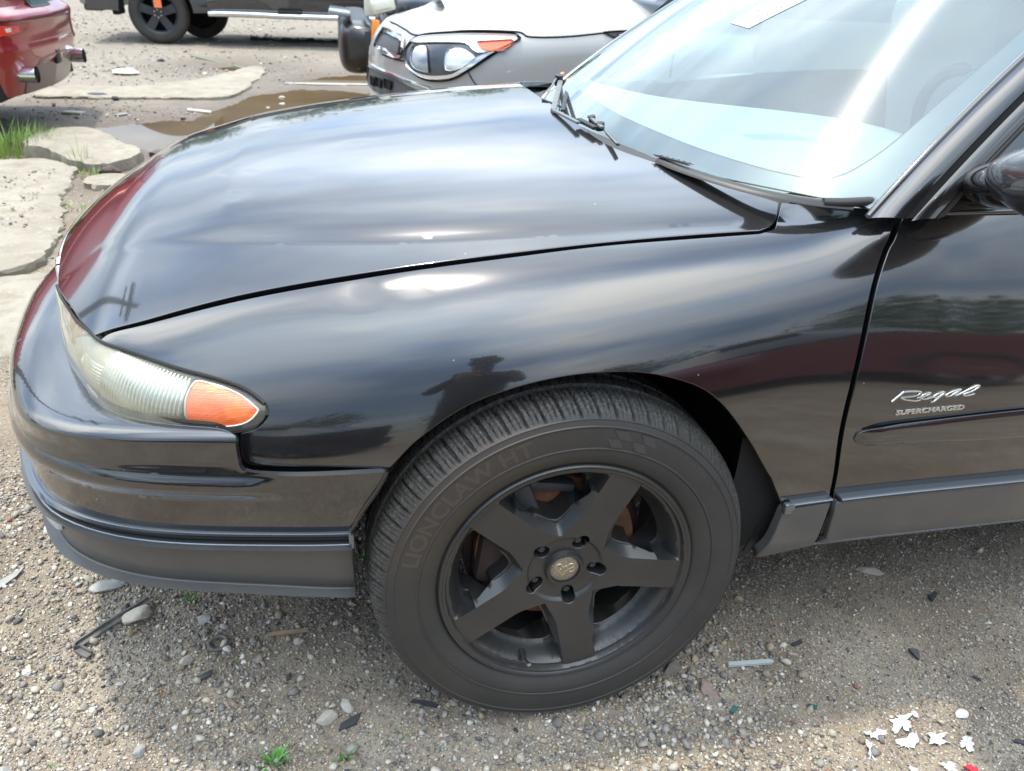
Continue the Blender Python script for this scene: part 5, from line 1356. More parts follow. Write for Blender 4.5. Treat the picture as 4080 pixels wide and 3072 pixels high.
def slab(poly, h, label, seed, tilt=(0, 0), dome=.012):
    out = [(x+.035*mn.noise(Vector((x*5, y*5, seed)))+.014*mn.noise(Vector((x*23, y*23, seed))), y+.035*mn.noise(Vector((x*5, y*5, seed+9)))+.014*mn.noise(Vector((x*23, y*23, seed+5)))) for x, y in resample([tuple(p) for p in jag(poly, .008, 7, seed)], .03)]
    cx_ = sum(p[0] for p in out)/len(out); cy_ = sum(p[1] for p in out)/len(out)
    xs_ = [p[0] for p in out]; ys_ = [p[1] for p in out]; inner_ = []
    x = min(xs_)
    while x < max(xs_):
        y = min(ys_)
        while y < max(ys_):
            q = (x+random.uniform(-.012, .012), y+random.uniform(-.012, .012))
            if inpoly(q, out) and min(math.dist(q, o_) for o_ in out) > .022: inner_.append(q)
            y += .045
        x += .045
    ap_ = out+inner_; n = len(out)
    rv, re, rf_, *_r = geometry.delaunay_2d_cdt([Vector(p) for p in ap_], [(i, (i+1) % n) for i in range(n)], [list(range(n))], 1, 1e-6)
    def top(x, y):
        d = float(pdist(out, np.array([x]), np.array([y]))[0]); e = min(1, max(0, -d)/.06)
        return GZ+h*(.80+.20*e**.6)+tilt[0]*(x-cx_)+tilt[1]*(y-cy_)+dome*fbm(x, y, 2.5, 4, seed)+.004*fbm(x, y, 14, 3, seed)
    V = [(q[0], q[1], top(*q)) for q in rv]; F = []
    for f in rf_:
        a_, b_, c_ = [Vector(V[i]) for i in f]; F.append(tuple(f) if (b_-a_).cross(c_-a_).z > 0 else tuple(f)[::-1])
    used = {}
    for f in F:
        for i in range(3): used[(f[i], f[(i+1) % 3])] = 1
    low = {}
    for (i, j) in list(used):
        if (j, i) in used: continue
        for k in (i, j):
            if k not in low:
                x, y, z = V[k]; r = random.uniform(-.014, .016); m_ = len(V)
                V.append((x+(x-cx_)*.006+r, y+(y-cy_)*.006+r, lerp(z, GZ, .5))); V.append((x+(cx_-x)*.01+r, y+(cy_-y)*.01-r, GZ-.08)); low[k] = m_
        F.append((j, i, low[i], low[j])); F.append((low[j], low[i], low[i]+1, low[j]+1))
    o = py_obj('concrete_slab', V, F, conc, None, 35); tag(o, label, 'concrete slab'); return o
slab([(-2.58, 4.49), (-2.25, 4.47), (-2.02, 4.28), (-1.97, 4.10), (-1.93, 3.70), (-1.87, 3.48), (-1.80, 3.2), (-1.72, 2.85), (-1.70, 2.62), (-1.80, 2.45), (-2.3, 2.35), (-3.2, 2.6), (-3.6, 3.6), (-3.2, 4.35)], .036, 'large pale concrete slab pocked with pebbles, at the left edge in front of the grass tuft', 3)
slab([(-2.42, 4.66), (-2.46, 4.95), (-2.36, 5.16), (-2.18, 5.22), (-2.02, 5.05), (-1.86, 4.78), (-1.72, 4.58), (-1.70, 4.36), (-1.80, 4.22), (-1.96, 4.24), (-2.22, 4.52)], .095, 'thick smooth concrete chunk with a broken end, between the grass and the puddle', 5, (.0, .03), .018)
slab([(-3.1, 7.05), (-2.6, 6.98), (-2.1, 7.0), (-1.72, 7.02), (-1.50, 7.08), (-1.36, 7.35), (-1.30, 7.9), (-1.24, 8.9), (-1.36, 9.35), (-1.52, 9.1), (-1.9, 8.2), (-2.4, 7.7), (-3.0, 7.6)], .030, 'long flat concrete slab whose sunlit broken edge runs from the red SUV to the puddle', 8, (0, .002), .008)
slab([(-1.80, 2.40), (-1.62, 2.44), (-1.50, 2.25), (-1.46, 1.98), (-1.56, 1.62), (-1.9, 1.50), (-2.6, 1.7), (-2.7, 2.2)], .018, 'thin cracked concrete sheet half sunk in gravel, nearest the front bumper', 11, (0, 0), .010)
slab([(-1.86, 3.98), (-1.74, 4.05), (-1.62, 3.98), (-1.60, 3.86), (-1.70, 3.78), (-1.84, 3.84)], .045, 'small rounded lump of concrete between the large slab and the bonnet', 14, (0, 0), .01)

sp1 = [(-2.5, 4.4), (-2.05, 4.25), (-1.98, 3.7), (-1.80, 2.9), (-1.80, 2.55), (-2.6, 2.5), (-3.4, 3.6)]
X, Y = pts(2600, -3.2, -1.75, 2.4, 4.5, lambda x, y: (pdist(sp1, x, y) < -.04)*np.clip(.35+.7*vfbm(x, y, 2.2, 3, 6), 0, 1)); r = RNG.gamma(3, .006/3, len(X)).clip(.003, .018); scatter('gravel', X, Y, r, 1, .30, .6, 'loose grit lying on the large pocked concrete slab', .040)
# ---------------------------------------------------------------- grass and weeds
gr1 = M_('grass_blade', (.20, .34, .05), .5, var=(9, .6, (.34, .44, .12)), Subsurface_Weight=0.0)
def tuft(cx_, cy_, n, R_, h0, h1, label, seed, lean=.6, wd=.0035, name='grass_tuft', cat_='grass', base=None, kind=None, group=None, mat=None):
    r = random.Random(seed); V = []; F = []
    for _ in range(n):
        a_ = r.uniform(0, 2*math.pi); d = R_*math.sqrt(r.random()); x = d*math.cos(a_); y = d*math.sin(a_)*.7
        h = r.uniform(h0, h1)*(1-.4*d/max(R_, 1e-6)); ln = r.uniform(.1, lean)*h; b_ = a_+r.uniform(-.8, .8); w_ = wd*r.uniform(.6, 1.3)
        px, py = -math.sin(b_)*w_, math.cos(b_)*w_; n0 = len(V)
        for k in range(5):
            s_ = k/4; q = (1-s_)**.7
            V += [(x+ln*s_*s_*math.cos(b_)-px*q, y+ln*s_*s_*math.sin(b_)-py*q, h*(s_-.28*s_*s_*ln/h)), (x+ln*s_*s_*math.cos(b_)+px*q, y+ln*s_*s_*math.sin(b_)+py*q, h*(s_-.28*s_*s_*ln/h))]
        for k in range(4): F.append((n0+2*k, n0+2*k+1, n0+2*k+3, n0+2*k+2))
    o = py_obj(name, V, F, mat or gr1, None, 60); o.location = (cx_, cy_, (gz(cx_, cy_) if base is None else base)-.003); tag(o, label, cat_, group, kind); return o
tuft(-2.62, 4.80, 420, .34, .12, .34, 'bushy bright green grass tuft at the left edge behind the large slab', 1, .8, .0040)
tuft(-2.38, 4.86, 130, .16, .08, .24, 'thinner outer clump of the green grass, right beside the thick chunk', 12, .9, .0035)
tuft(-1.985, 4.33, 26, .07, .10, .30, 'tall sparse weed with upright stalks growing in the gap between two slabs', 2, .5, .003, 'weed', 'weed')
tuft(-1.86, 4.14, 60, .13, .02, .07, 'low green sprigs along the foot of the thick concrete chunk', 3, .9, .004, 'weed', 'weed')
tuft(-1.62, 4.26, 12, .04, .05, .12, 'small green shoot at the dark hollow of the thick chunk', 4, .6, .003, 'weed', 'weed')
tuft(-1.83, 3.45, 50, .10, .01, .05, 'mossy green sprigs beside the edge of the large slab', 5, .9, .004, 'weed', 'weed')
tuft(-1.36, 1.42, 40, .05, .05, .16, 'green grass blades at the left edge level with the front bumper', 6, .7, .003)

# ================================================================ other vehicles
def shell_grid(sh, name, mat, par, u0, u1, n, ts, off=0.0, **k):
    return grid_obj(name, lambda u, t: sh(u, t, off), [lerp(u0, u1, i/n) for i in range(n+1)], ts, mat, par, **k)
def spanel(sh, name, pts_, mat, par, off=.004, grid=(.05, .03), thick=.010, hem=.002, sub=True, step=.03, sharp=False):
    o_ = loop(pts_+[pts_[0]], step=step) if not sharp else loop(*[[pts_[i], pts_[(i+1) % len(pts_)]] for i in range(len(pts_))], step=step)
    return panel(name, lambda u, t: sh(u, t, off), o_, mat, par, grid=grid, thick=thick, hem=hem, sc_=(1, 1))
def sline(sh, name, pts_, w_, mat, par, off=.002, n=5):
    c = cat(pts_, n) if len(pts_) > 2 else [tuple(lerp(np.array(pts_[0], float), np.array(pts_[1], float), i/10)) for i in range(11)]
    P_ = [sh(u, t, off) for u, t in c]
    return sweep(name, P_, [(w_*math.cos(a), w_*math.sin(a)) for a in [k*math.pi/3 for k in range(6)]], mat, par, None, (0, -1, .4))
def car_wheel(par, x, y, R_, zc=None, spokes=5, mat=None, face=-1, capc=None, lugn=6):
    """simple road wheel built round the axle, face = -1 looks towards -Y"""
    w_ = empty('wheel', (0, 0, 0), 0, par); zc = GZ+R_ if zc is None else zc
    def rg(name, pf, m, n=56): return grid_obj(name, lambda u, v: (x+pf[int(v)][0]*math.cos(u), y-face*pf[int(v)][1], zc+pf[int(v)][0]*math.sin(u)), [2*math.pi*i/n for i in range(n)], list(range(len(pf))), m, w_, wrap=True, angle=40)
    rg('tyre', [(R_*.64, .03), (R_*.68, .0), (R_*.82, -.012), (R_*.93, .0), (R_*.985, .03), (R_, .06), (R_, .20), (R_*.97, .24), (R_*.64, .22)], M_('far_tyre', (.030, .029, .028), .75, bump=(60, .5, .004), var=(8, .5, (.07, .062, .05))))
    bm = bmesh.new()
    for k in range(spokes):
        a_ = math.pi/2+2*math.pi*k/spokes
        m = Matrix.Translation((x, y-face*.045, zc)) @ Matrix.Rotation(-a_, 4, 'Y') @ Matrix.Translation((R_*.35, 0, 0))
        r_ = bmesh.ops.create_cube(bm, size=1.0); bmesh.ops.scale(bm, vec=(R_*.58, .035, R_*.235), verts=r_['verts'])
        for v_ in r_['verts']:
            if v_.co.x > 0: v_.co.z *= 1.25
        bmesh.ops.transform(bm, matrix=m, verts=r_['verts'])
    cyl(bm, (x, y-face*.02, zc), (x, y-face*.09, zc), R_*.20, seg=24)
    bm_obj('rim', bm, mat or MAT['satin'], w_)
    rg('rim_ring', [(R_*.56, .08), (R_*.60, .03), (R_*.655, .012), (R_*.66, .03)], mat or MAT['satin'])
    rg('rim_barrel', [(R_*.62, .05), (R_*.60, .20), (.001, .20)], MAT['gap'])
    for k in range(lugn):
        a_ = math.pi/6+2*math.pi*k/lugn; bm = bmesh.new(); cx_, cz_ = x+R_*.125*math.cos(a_), zc+R_*.125*math.sin(a_)
        cyl(bm, (cx_, y-face*.03, cz_), (cx_, y-face*(-.0), cz_), .012, seg=8); bm_obj('lug_nut', bm, MAT['alu'], w_)
    return w_
silver = paint('silver_paint', (.36, .355, .34), .25, .45, (.45, .42, .38), .10, 1.38, False)
redp = paint('red_paint', (.30, .012, .018), .35, .30, (.35, .25, .2), .12, 1.5, False)
blackp = paint('navy_black_paint', (.010, .012, .018), .1, .25, dust=.10, specks=False)
# --- silver hatchback
K_ = tag(empty('parked_car', (0, 0, 0)), 'silver hatchback just behind the black saloon, clear headlamp with orange turn segment', 'car')
kb = shell_grid(kia, 'body', silver, K_, 0, 2*kia.L, 150, [0, .1, .2, .3, .4, .5, .58, .64, .70, .75, .80, .84, .88, .91, .94, .97, 1.0, 1.03, 1.07, 1.13, 1.2, 1.3, 1.45, 1.6, 1.8, 2.0])
sline(kia, 'bonnet_seam', [(2.55, .990), (2.40, .985), (2.25, .968), (2.10, .945), (1.80, .972), (1.50, .945), (1.42, .912), (1.18, .902), (.77, .939), (.45, .955)], .004, MAT['gap'], K_)
sline(kia, 'bumper_seam', [(1.742, .755), (1.70, .68), (1.62, .60), (1.60, .45)], .003, MAT['gap'], K_)
sline(kia, 'bumper_seam', [(2.138, .80), (2.16, .79), (2.40, .80)], .004, MAT['gap'], K_)
hl = [(1.475, .905), (1.535, .935), (1.793, .958), (2.00, .950), (2.10, .925), (2.142, .87), (2.138, .82), (2.107, .768), (2.031, .720), (1.948, .697), (1.828, .708), (1.742, .755), (1.60, .85)]
lampk = empty('headlamp', (0, 0, 0), 0, K_)
spanel(kia, 'lamp_gasket', [(1.47+(u-1.80)*0+(u-1.47)*1.0, t+(.006 if t > .85 else -.008)) for u, t in hl], MAT['gap'], lampk, .002, (.05, .02))
spanel(kia, 'lamp_bowl', hl, M_('kia_bowl', (.10, .105, .115), .18, .7), lampk, .005, (.05, .02))
spanel(kia, 'light_bar', [(2.116, .905), (2.05, .938), (1.793, .951), (1.535, .930), (1.49, .908), (1.60, .865), (1.68, .850), (1.72, .868), (1.768, .905), (1.92, .912), (2.05, .905)], M_('white_bar', (.88, .89, .88), .2, 0, .8), lampk, .008, (.04, .012))
spanel(kia, 'turn_segment', [(1.703, .908), (1.535, .906), (1.505, .897), (1.569, .858), (1.652, .863)], M_('orange_segment', (.90, .20, .07), .25, 0, .8), lampk, .012, (.04, .012))
spanel(kia, 'chrome_blade', [(1.545, .856), (1.674, .838), (1.767, .768), (1.828, .732), (1.949, .722), (2.05, .745), (2.112, .80), (2.118, .78), (2.031, .726), (1.948, .705), (1.828, .716), (1.742, .762), (1.62, .845)], MAT['chrome'], lampk, .012, (.03, .012))
spanel(kia, 'reflector', [(1.72, .845), (1.70, .815), (1.76, .775), (1.845, .755), (1.86, .80), (1.85, .875), (1.78, .880)], MAT['lamp_in'], lampk, .009, (.03, .015))
spanel(kia, 'reflector', [(1.95, .74), (2.05, .76), (2.085, .82), (2.08, .885), (2.0, .893), (1.97, .84)], M_('smoked_bowl', (.34, .35, .37), .12, .9), lampk, .009, (.03, .015))
gpt = [(2.50, .945), (2.38, .945), (2.28, .935), (2.204, .925), (2.165, .87), (2.155, .82), (2.203, .800), (2.28, .812), (2.34, .83), (2.50, .835)]
spanel(kia, 'grille_surround', gpt, MAT['chrome'], K_, .010, (.04, .015), thick=.02)
spanel(kia, 'grille', [(2.50, .925), (2.38, .925), (2.29, .915), (2.215, .905), (2.19, .86), (2.185, .838), (2.22, .825), (2.29, .838), (2.35, .85), (2.50, .855)], M_('grille_dark', (.05, .05, .052), .4), K_, .016, (.04, .015))
for k in range(3): spanel(kia, 'intake_slot', [(2.24+k*.13, .655-.012*k), (2.33+k*.13, .66-.012*k), (2.32+k*.13, .60-.012*k), (2.25+k*.13, .60-.012*k)], MAT['gap'], K_, .008, (.03, .02), sharp=True)
spanel(kia, 'bumper_insert', [(2.70, .68), (2.4, .685), (2.22, .675), (2.02, .625), (1.80, .58), (2.2, .55), (2.7, .56)], M_('grey_insert', (.085, .088, .09), .45), K_, .003, (.06, .03))
sline(kia, 'chrome_strip', [(2.6, .705), (2.3, .70), (2.1, .675), (1.95, .645)], .008, MAT['chrome'], K_)
spanel(kia, 'side_vent', [(1.05, .914), (.72, .934), (.66, .925), (.70, .865), (.80, .848), (.92, .86)], MAT['plastic'], K_, .004, (.05, .02))
spanel(kia, 'vent_blade', [(.985, .905), (.73, .918), (.76, .880), (.90, .872)], MAT['chrome'], K_, .012, (.04, .012))
me = text_mesh('SOUL', .055, .002, 0, off_=.001)
xm = max(v_.co.x for v_ in me.vertices)
for v_ in me.vertices:
    q = kia(.93-v_.co.x/xm*.16, .878+v_.co.y*.62, .018+v_.co.z); v_.co = q
link('badge_lettering', me, K_, MAT['gap'])
grid_obj('windscreen', lambda u, v: (-.19+1.42+v*.75, 2.98+lerp(.10+.12*v, 1.70-.12*v, u), GZ+1.12+v*.52+.03*math.sin(v*3)), [i/12 for i in range(13)], [i/8 for i in range(9)], frit, K_)
grid_obj('a_pillar', lambda u, v: (-.19+lerp(1.36, 2.10, u)+v*.09, 2.98+.02+.10*u+.0*v, GZ+lerp(1.05, 1.66, u)-v*.05), [i/8 for i in range(9)], [0, 1], MAT['black'], K_)
grid_obj('side_glass', lambda u, v: (-.19+lerp(1.42+.55*v, 3.6-.2*v, u), 2.98+.03+.12*v, GZ+1.06+v*.45), [i/8 for i in range(9)], [i/4 for i in range(5)], frit, K_)
grid_obj('roof', lambda u, v: (-.19+lerp(2.1, 3.9, u), 2.98+lerp(.16, 1.64, v), GZ+1.60+.05*math.sin(v*3.14)-.08*u*u), [i/8 for i in range(9)], [i/8 for i in range(9)], silver, K_)
grid_obj('rear_body', lambda u, v: (-.19+lerp(1.98, 3.95, u)+.0, 2.98+.0+.02*abs(math.sin(v*3)), GZ+lerp(.25, 1.07, v)), [i/8 for i in range(9)], [i/5 for i in range(6)], silver, K_)
sline(kia, 'door_seam', [(.62, .98), (.66, .90), (.68, .7), (.66, .4), (.60, .1)], .004, MAT['gap'], K_)
car_wheel(K_, -.19+.88, 2.985, .33, mat=M_('silver_rim', (.4, .4, .41), .3, .8)); car_wheel(K_, -.19+3.45, 2.985, .33, mat=M_('silver_rim', (.4, .4, .41), .3, .8))
bm = bmesh.new(); box(bm, (1.75, 3.88, GZ+.35), (3.6, 1.6, .30)); bm_obj('underbody', bm, MAT['gap'], K_, smooth=False)

# --- dark off-roader beyond it
J_ = tag(empty('parked_car', (0, 0, 0)), 'dark off-roader with rounded black bumper end and orange side marker, beyond silver hatchback', 'car')
shell_grid(jeep, 'body', blackp, J_, 0, 2*jeep.L, 90, [0, .2, .4, .6, .8, .86, .9, .93, .96, 1.0, 1.05, 1.15, 1.3, 1.5, 1.75, 2.0])
def jb(u, v):     # rounded bumper bar with blunt end
    # u along, v round the section
    y = lerp(5.16, 7.24, u); e = min(1, (y-5.16)/.22, (7.24-y)/.22); e = math.sqrt(max(0, 1-(1-max(0, e))**2))
    hz_, hx_ = .185*(.35+.65*e), .15*(.25+.75*e)
    a_ = v*2*math.pi; cx_ = -.205+.10*(1-e)
    return (cx_+hx_*math.copysign(abs(math.cos(a_))**.6, math.cos(a_)), y, GZ+.655+.02*(1-e)+hz_*math.copysign(abs(math.sin(a_))**.7, math.sin(a_)))
grid_obj('bumper', jb, [i/60 for i in range(61)], [i/32 for i in range(33)], M_('gloss_bumper', (.010, .010, .012), .30, 0, .25, .15, var=(6, .5, (.03, .027, .025))), J_)
def jw(u, v):     # bumper end return along the side
    return (lerp(-.16, .16, u), lerp(5.17, 5.13, u)+.0*v+.03*math.sin(v*3.14)*-1, GZ+lerp(.44+.06*u, .78, v))
grid_obj('bumper_end', jw, [i/8 for i in range(9)], [i/8 for i in range(9)], MAT['plastic'], J_)
bm = bmesh.new(); box(bm, (-.085, 5.095, GZ+.79), (.055, .02, .15), Matrix.Rotation(.12, 3, 'Y'), bev=.008); bm_obj('side_marker', bm, M_('orange_marker', (.95, .28, .02), .25, 0, .6), J_)
bm = bmesh.new(); box(bm, (-.33, 5.55, GZ+.885), (.16, .55, .035), Matrix.Rotation(.1, 3, 'Y'), bev=.012); bm_obj('bumper_cap', bm, M_('glossy_top', (.35, .38, .42), .15, .7), J_)
bm = bmesh.new()
for k in range(5): box(bm, (-.12, 5.42+k*.11, GZ+1.03), (.03, .035, .22), bev=.006)
bm_obj('grille_bar', bm, blackp, J_)
hd = empty('headlamp', (0, 0, 0), 0, J_)
bm = bmesh.new(); box(bm, (-.11, 5.32, GZ+1.02), (.08, .075, .30), bev=.015); bm_obj('lamp_body', bm, M_('cream_lens', (.66, .68, .58), .25, 0, .6), hd)
bm = bmesh.new(); box(bm, (-.02, 5.18, GZ+.955), (.17, .10, .095), Matrix.Rotation(-.25, 3, 'Y'), bev=.018); bm_obj('lamp_box', bm, M_('cream_box', (.74, .74, .62), .3, 0, .5), hd)
bm = bmesh.new(); box(bm, (-.03, 5.126, GZ+.957), (.12, .008, .055), Matrix.Rotation(-.25, 3, 'Y'), bev=.004); bm_obj('lamp_lens', bm, M_('ridged_lens', (.80, .81, .70), .2, bump=(300, .8, .002)), hd)
for x_ in (.72, 3.15): car_wheel(J_, x_, 5.32, .38)
grid_obj('cabin', lambda u, v: (lerp(1.2, 3.9, u), lerp(5.38, 7.0, v), GZ+1.1+.68*math.sin(min(1, u*6, (1-u)*9)*1.57)*min(1, 4*v+.2, 4*(1-v)+.2)), [i/24 for i in range(25)], [i/16 for i in range(17)], blackp, J_)

# --- red SUV, rear corner
R_ = tag(empty('parked_car', (0, 0, 0)), 'red SUV with twin exhausts and black tow hitch at the left edge', 'car')
shell_grid(suv, 'body', redp, R_, 0, 2*suv.L, 120, [0, .04, .08, .12, .16, .19, .215, .23, .245, .26, .28, .30, .33, .345, .36, .37, .38, .39, .40, .42, .45, .5, .58, .68, .8, .9, 1.0, 1.1, 1.3, 1.6, 2.0])
spanel(suv, 'rear_reflector', [(3.0, .335), (3.12, .342), (3.33, .336), (3.365, .325), (3.32, .308), (3.0, .296)], M_('red_reflector', (.62, .03, .03), .15, 0, .8, var=(20, .6, (.9, .10, .04))), R_, .006, (.05, .01))
spanel(suv, 'lamp_insert', [(3.215, .330), (3.26, .331), (3.262, .316), (3.217, .315)], M_('pale_insert', (.7, .66, .6), .3), R_, .012, (.02, .01), sharp=True)
sline(suv, 'tailgate_seam', [(3.02, .368), (3.25, .364), (3.50, .362), (3.80, .362), (4.3, .362)], .004, MAT['gap'], R_, .002)
spanel(suv, 'licence_plate', [(3.72, .50), (4.12, .50), (4.12, .41), (3.72, .41)], M_('plate', (.03, .05, .05), .4), R_, .012, (.06, .03), sharp=True)
spanel(suv, 'lower_valance', [(3.42, .0), (3.45, .10), (3.60, .155), (3.938, .17), (4.30, .155), (4.42, .10), (4.45, 0)], M_('valance_tan', (.16, .11, .10), .35, 0, .3), R_, .006, (.06, .02))
for yy in (5.22, 6.36):
    e_ = empty('exhaust', (0, 0, 0), 0, R_); bm = bmesh.new(); cyl(bm, (-2.75, yy, GZ+.44), (-2.42, yy, GZ+.44), .050, .054, seg=24, cap=False); bm_obj('tailpipe', bm, MAT['chrome'], e_)
    bm = bmesh.new(); cyl(bm, (-2.80, yy, GZ+.44), (-2.45, yy, GZ+.44), .044, seg=20); bm_obj('pipe_inside', bm, MAT['gap'], e_)
ht = empty('tow_hitch', (0, 0, 0), 0, R_)
bm = bmesh.new(); box(bm, (-2.60, 5.79, GZ+.50), (.34, .075, .075), bev=.006); bm_obj('receiver_tube', bm, MAT['plastic'], ht)
bm = bmesh.new(); box(bm, (-2.445, 5.79, GZ+.50), (.026, .10, .10), bev=.006); bm_obj('receiver_collar', bm, MAT['plastic'], ht)
bm = bmesh.new(); box(bm, (-2.54, 5.75, GZ+.50), (.05, .004, .05)); bm_obj('hitch_label', bm, M_('white_label', (.7, .7, .7), .5, var=(60, .8, (.05, .05, .05))), ht)
for s_ in (-.10, -.03):
    rg_ = [(-2.60+s_+.05*math.cos(a)*.8, 5.76, GZ+.432+.040*math.sin(a)) for a in [k*math.pi/8 for k in range(17)]]
    sweep('chain_loop', rg_, [(.008*math.cos(a), .008*math.sin(a)) for a in [k*math.pi/3 for k in range(6)]], MAT['plastic'], ht, None, (0, 1, 0), cap=False)
car_wheel(R_, -3.32, 4.90, .36, mat=M_('suv_rim', (.35, .35, .36), .3, .8)); car_wheel(R_, -6.1, 4.90, .36)
bm = bmesh.new(); box(bm, (-4.4, 5.79, GZ+.42), (3.6, 1.62, .26)); bm_obj('underbody', bm, MAT['gap'], R_, smooth=False)

# --- black pickup across the yard
T_ = tag(empty('parked_truck', (0, 0, 0)), 'black pickup with matt black wheel, orange tag and polished side step', 'pickup truck')
def trw(u, t, off=0): return truck(u, t, off)
tb = blackp
wx, wy, wr = -2.90, 11.86, .405
def tside(u, v):
    x = lerp(-2.20, 1.9, u); return (x, 11.80+.05*abs(v-.4), GZ+lerp(.46, 1.25, v))
grid_obj('body_side', tside, [i/20 for i in range(21)], [i/8 for i in range(9)], tb, T_)
grid_obj('front_wing', lambda u, v: (lambda a_: (wx+lerp(.50, .74+.2*abs(math.cos(a_)), v)*math.cos(a_), 11.79+.06*v, GZ+.42+lerp(.50, .86, v)*math.sin(a_)))(lerp(.02, math.pi-.02, u)), [i/30 for i in range(31)], [i/6 for i in range(7)], tb, T_)
bm = bmesh.new()
box(bm, (-.2, 12.8, GZ+.95), (4.3, 1.9, .95)); box(bm, (wx, 12.9, GZ+.85), (1.6, 1.55, .55)); bm_obj('inner_body', bm, MAT['gap'], T_, smooth=False)
bm = bmesh.new(); box(bm, (wx-.92, 12.8, GZ+.62), (.20, 1.9, .26), bev=.05); bm_obj('bumper', bm, M_('truck_bumper', (.30, .29, .27), .35, .5), T_)
bm = bmesh.new(); box(bm, (wx-.86, 12.8, GZ+.46), (.26, 1.75, .10), bev=.03); bm_obj('bumper_skirt', bm, MAT['plastic'], T_)
bm = bmesh.new(); box(bm, (wx-.56, 12.05, GZ+.55), (.10, .35, .36), bev=.02); bm_obj('mud_flap', bm, MAT['gap'], T_)
stp = [(-2.18, 11.76, GZ+.43), (-2.05, 11.72, GZ+.435), (-1.6, 11.70, GZ+.44), (-1.2, 11.69, GZ+.435), (-.6, 11.69, GZ+.435), (0, 11.69, GZ+.435), (1.6, 11.69, GZ+.435)]
sweep('side_step', cat(stp, 6), [(.038*math.cos(a), .038*math.sin(a)) for a in [k*math.pi/6 for k in range(12)]], MAT['chrome'], T_, None, (0, -1, 0))
for x_ in (-1.05, -.15, 1.0):
    bm = bmesh.new(); box(bm, (x_, 11.72, GZ+.485), (.34, .12, .05), bev=.01); bm_obj('step_pad', bm, MAT['plastic'], T_)
tw = car_wheel(T_, wx, wy, wr, mat=M_('truck_rim', (.035, .042, .052), .4, .2, .2))
car_wheel(T_, wx+.42, wy+1.3, wr-.0, face=1)
bm = bmesh.new(); box(bm, (wx+.03, wy-.05, GZ+wr+.17), (.10, .01, .18)); bm_obj('paper_tag', bm, M_('orange_tag', (.90, .22, .08), .6), tw)

# --- behind the photographer: what the glossy paint mirrors
redcar = Shell([(2.4, .0), (1.4, .0), (.8, .01), (.45, .06), (.22, .18), (.08, .40), (.0, .90)], 1.82, .22,
            lambda x: .78+.20*smooth(x/1.5), lambda x: .86+.18*smooth(x/1.2),
            lambda z, ze, x: .06*max(0, (z-(ze-.22))/.22)**2+.02*max(0, .4-z)/.2, (2.35, -2.9, GZ, -1, -1))
def simple_car(sh, ox, oy, sx_, sy_, mat, lab, length=4.6, wd=1.82, rimc=(.42, .42, .43)):
    c_ = tag(empty('parked_car', (0, 0, 0)), lab, 'car')
    sh.org = (ox, oy, GZ, sx_, sy_)
    L2 = sh.L
    shell_grid(sh, 'body', mat, c_, 0, 2*L2, 80, [0, .15, .3, .5, .7, .8, .88, .94, 1.0, 1.06, 1.15, 1.3, 1.5, 2.0])
    grid_obj('rear_body', lambda u, v: (ox+sx_*lerp(2.35, length, u), oy+sy_*(.02*math.sin(3.1*v)+(0 if u < .9 else (u-.9)*1.2)), GZ+lerp(.22, .98, v)), [i/20 for i in range(21)], [i/8 for i in range(9)], mat, c_)
    grid_obj('cabin_glass', lambda u, v: (ox+sx_*(1.3+u*(length-1.9)), oy+sy_*lerp(.06, wd-.06, v), GZ+.96+.50*math.sin(min(1, u*2.6, (1-u)*3.0)*1.57)*min(1, 3.4*v+.10, 3.4*(1-v)+.10)), [i/30 for i in range(31)], [i/20 for i in range(21)], frit, c_)
    grid_obj('roof', lambda u, v: (ox+sx_*lerp(2.15, length-1.3, u), oy+sy_*lerp(.38, wd-.38, v), GZ+1.475+.03*math.sin(3.14*v)), [i/8 for i in range(9)], [i/8 for i in range(9)], mat, c_)
    for xx in (.92, length-.95): car_wheel(c_, ox+sx_*xx, oy+sy_*.01, .33, mat=M_('rim_x', rimc, .25, .85), face=-sy_)
    bm = bmesh.new(); box(bm, (ox+sx_*length/2, oy+sy_*wd/2, GZ+.36), (length-.8, wd-.2, .30)); bm_obj('underbody', bm, MAT['gap'], c_, smooth=False)
    return c_
simple_car(redcar, -.15, -2.75, 1, -1, paint('maroon_paint', (.16, .012, .02), .3, .3, dust=.08, specks=False), 'maroon saloon standing behind the photographer, mirrored in the black door')
import copy
s2 = copy.copy(redcar); simple_car(s2, -5.9, -3.3, 1, -1, blackp, 'dark blue saloon behind the photographer to the left, mirrored in the front wing', 4.5)

# ================================================================ small things on the ground
rock('stone', -.832, .356, (.030, .024, .022), (.50, .45, .37), 'pale angular rock resting on the end of the bent metal bracket', 21, .4, .006)
rock('stone', -.916, .466, (.040, .021, .012), (.36, .35, .32), 'flat grey rock just below the lower edge of the front bumper', 22, .25)
rock('stone', -.712, .222, (.018, .014, .012), (.40, .37, .32), 'grey-brown stone left of the rubber ring', 23, 1.0)
rock('stone', -.695, .330, (.019, .012, .010), (.40, .38, .35), 'flattish grey stone right of the pale angular rock', 24, .1)
rock('stone', -.435, .038, (.022, .016, .013), (.50, .47, .40), 'light blocky stone beside a dark plastic shard, below the tyre', 25, .3)
rock('stone', -.395, .062, (.019, .013, .010), (.44, .42, .37), 'oval pale stone touching the light blocky one', 26, 2.0)
rock('stone', .317, -.018, (.017, .031, .011), (.27, .20, .17), 'smooth reddish brown cobble standing out on the sand right of the tyre', 27, .3)
rock('stone', .262, .045, (.024, .019, .012), (.20, .18, .155), 'dark brown rounded cobble near the tyre\'s right side', 28, .2)
rock('stone', .860, .238, (.034, .013, .008), (.42, .38, .31), 'long pale stone chip in the shade below the door sill', 29, -.35)
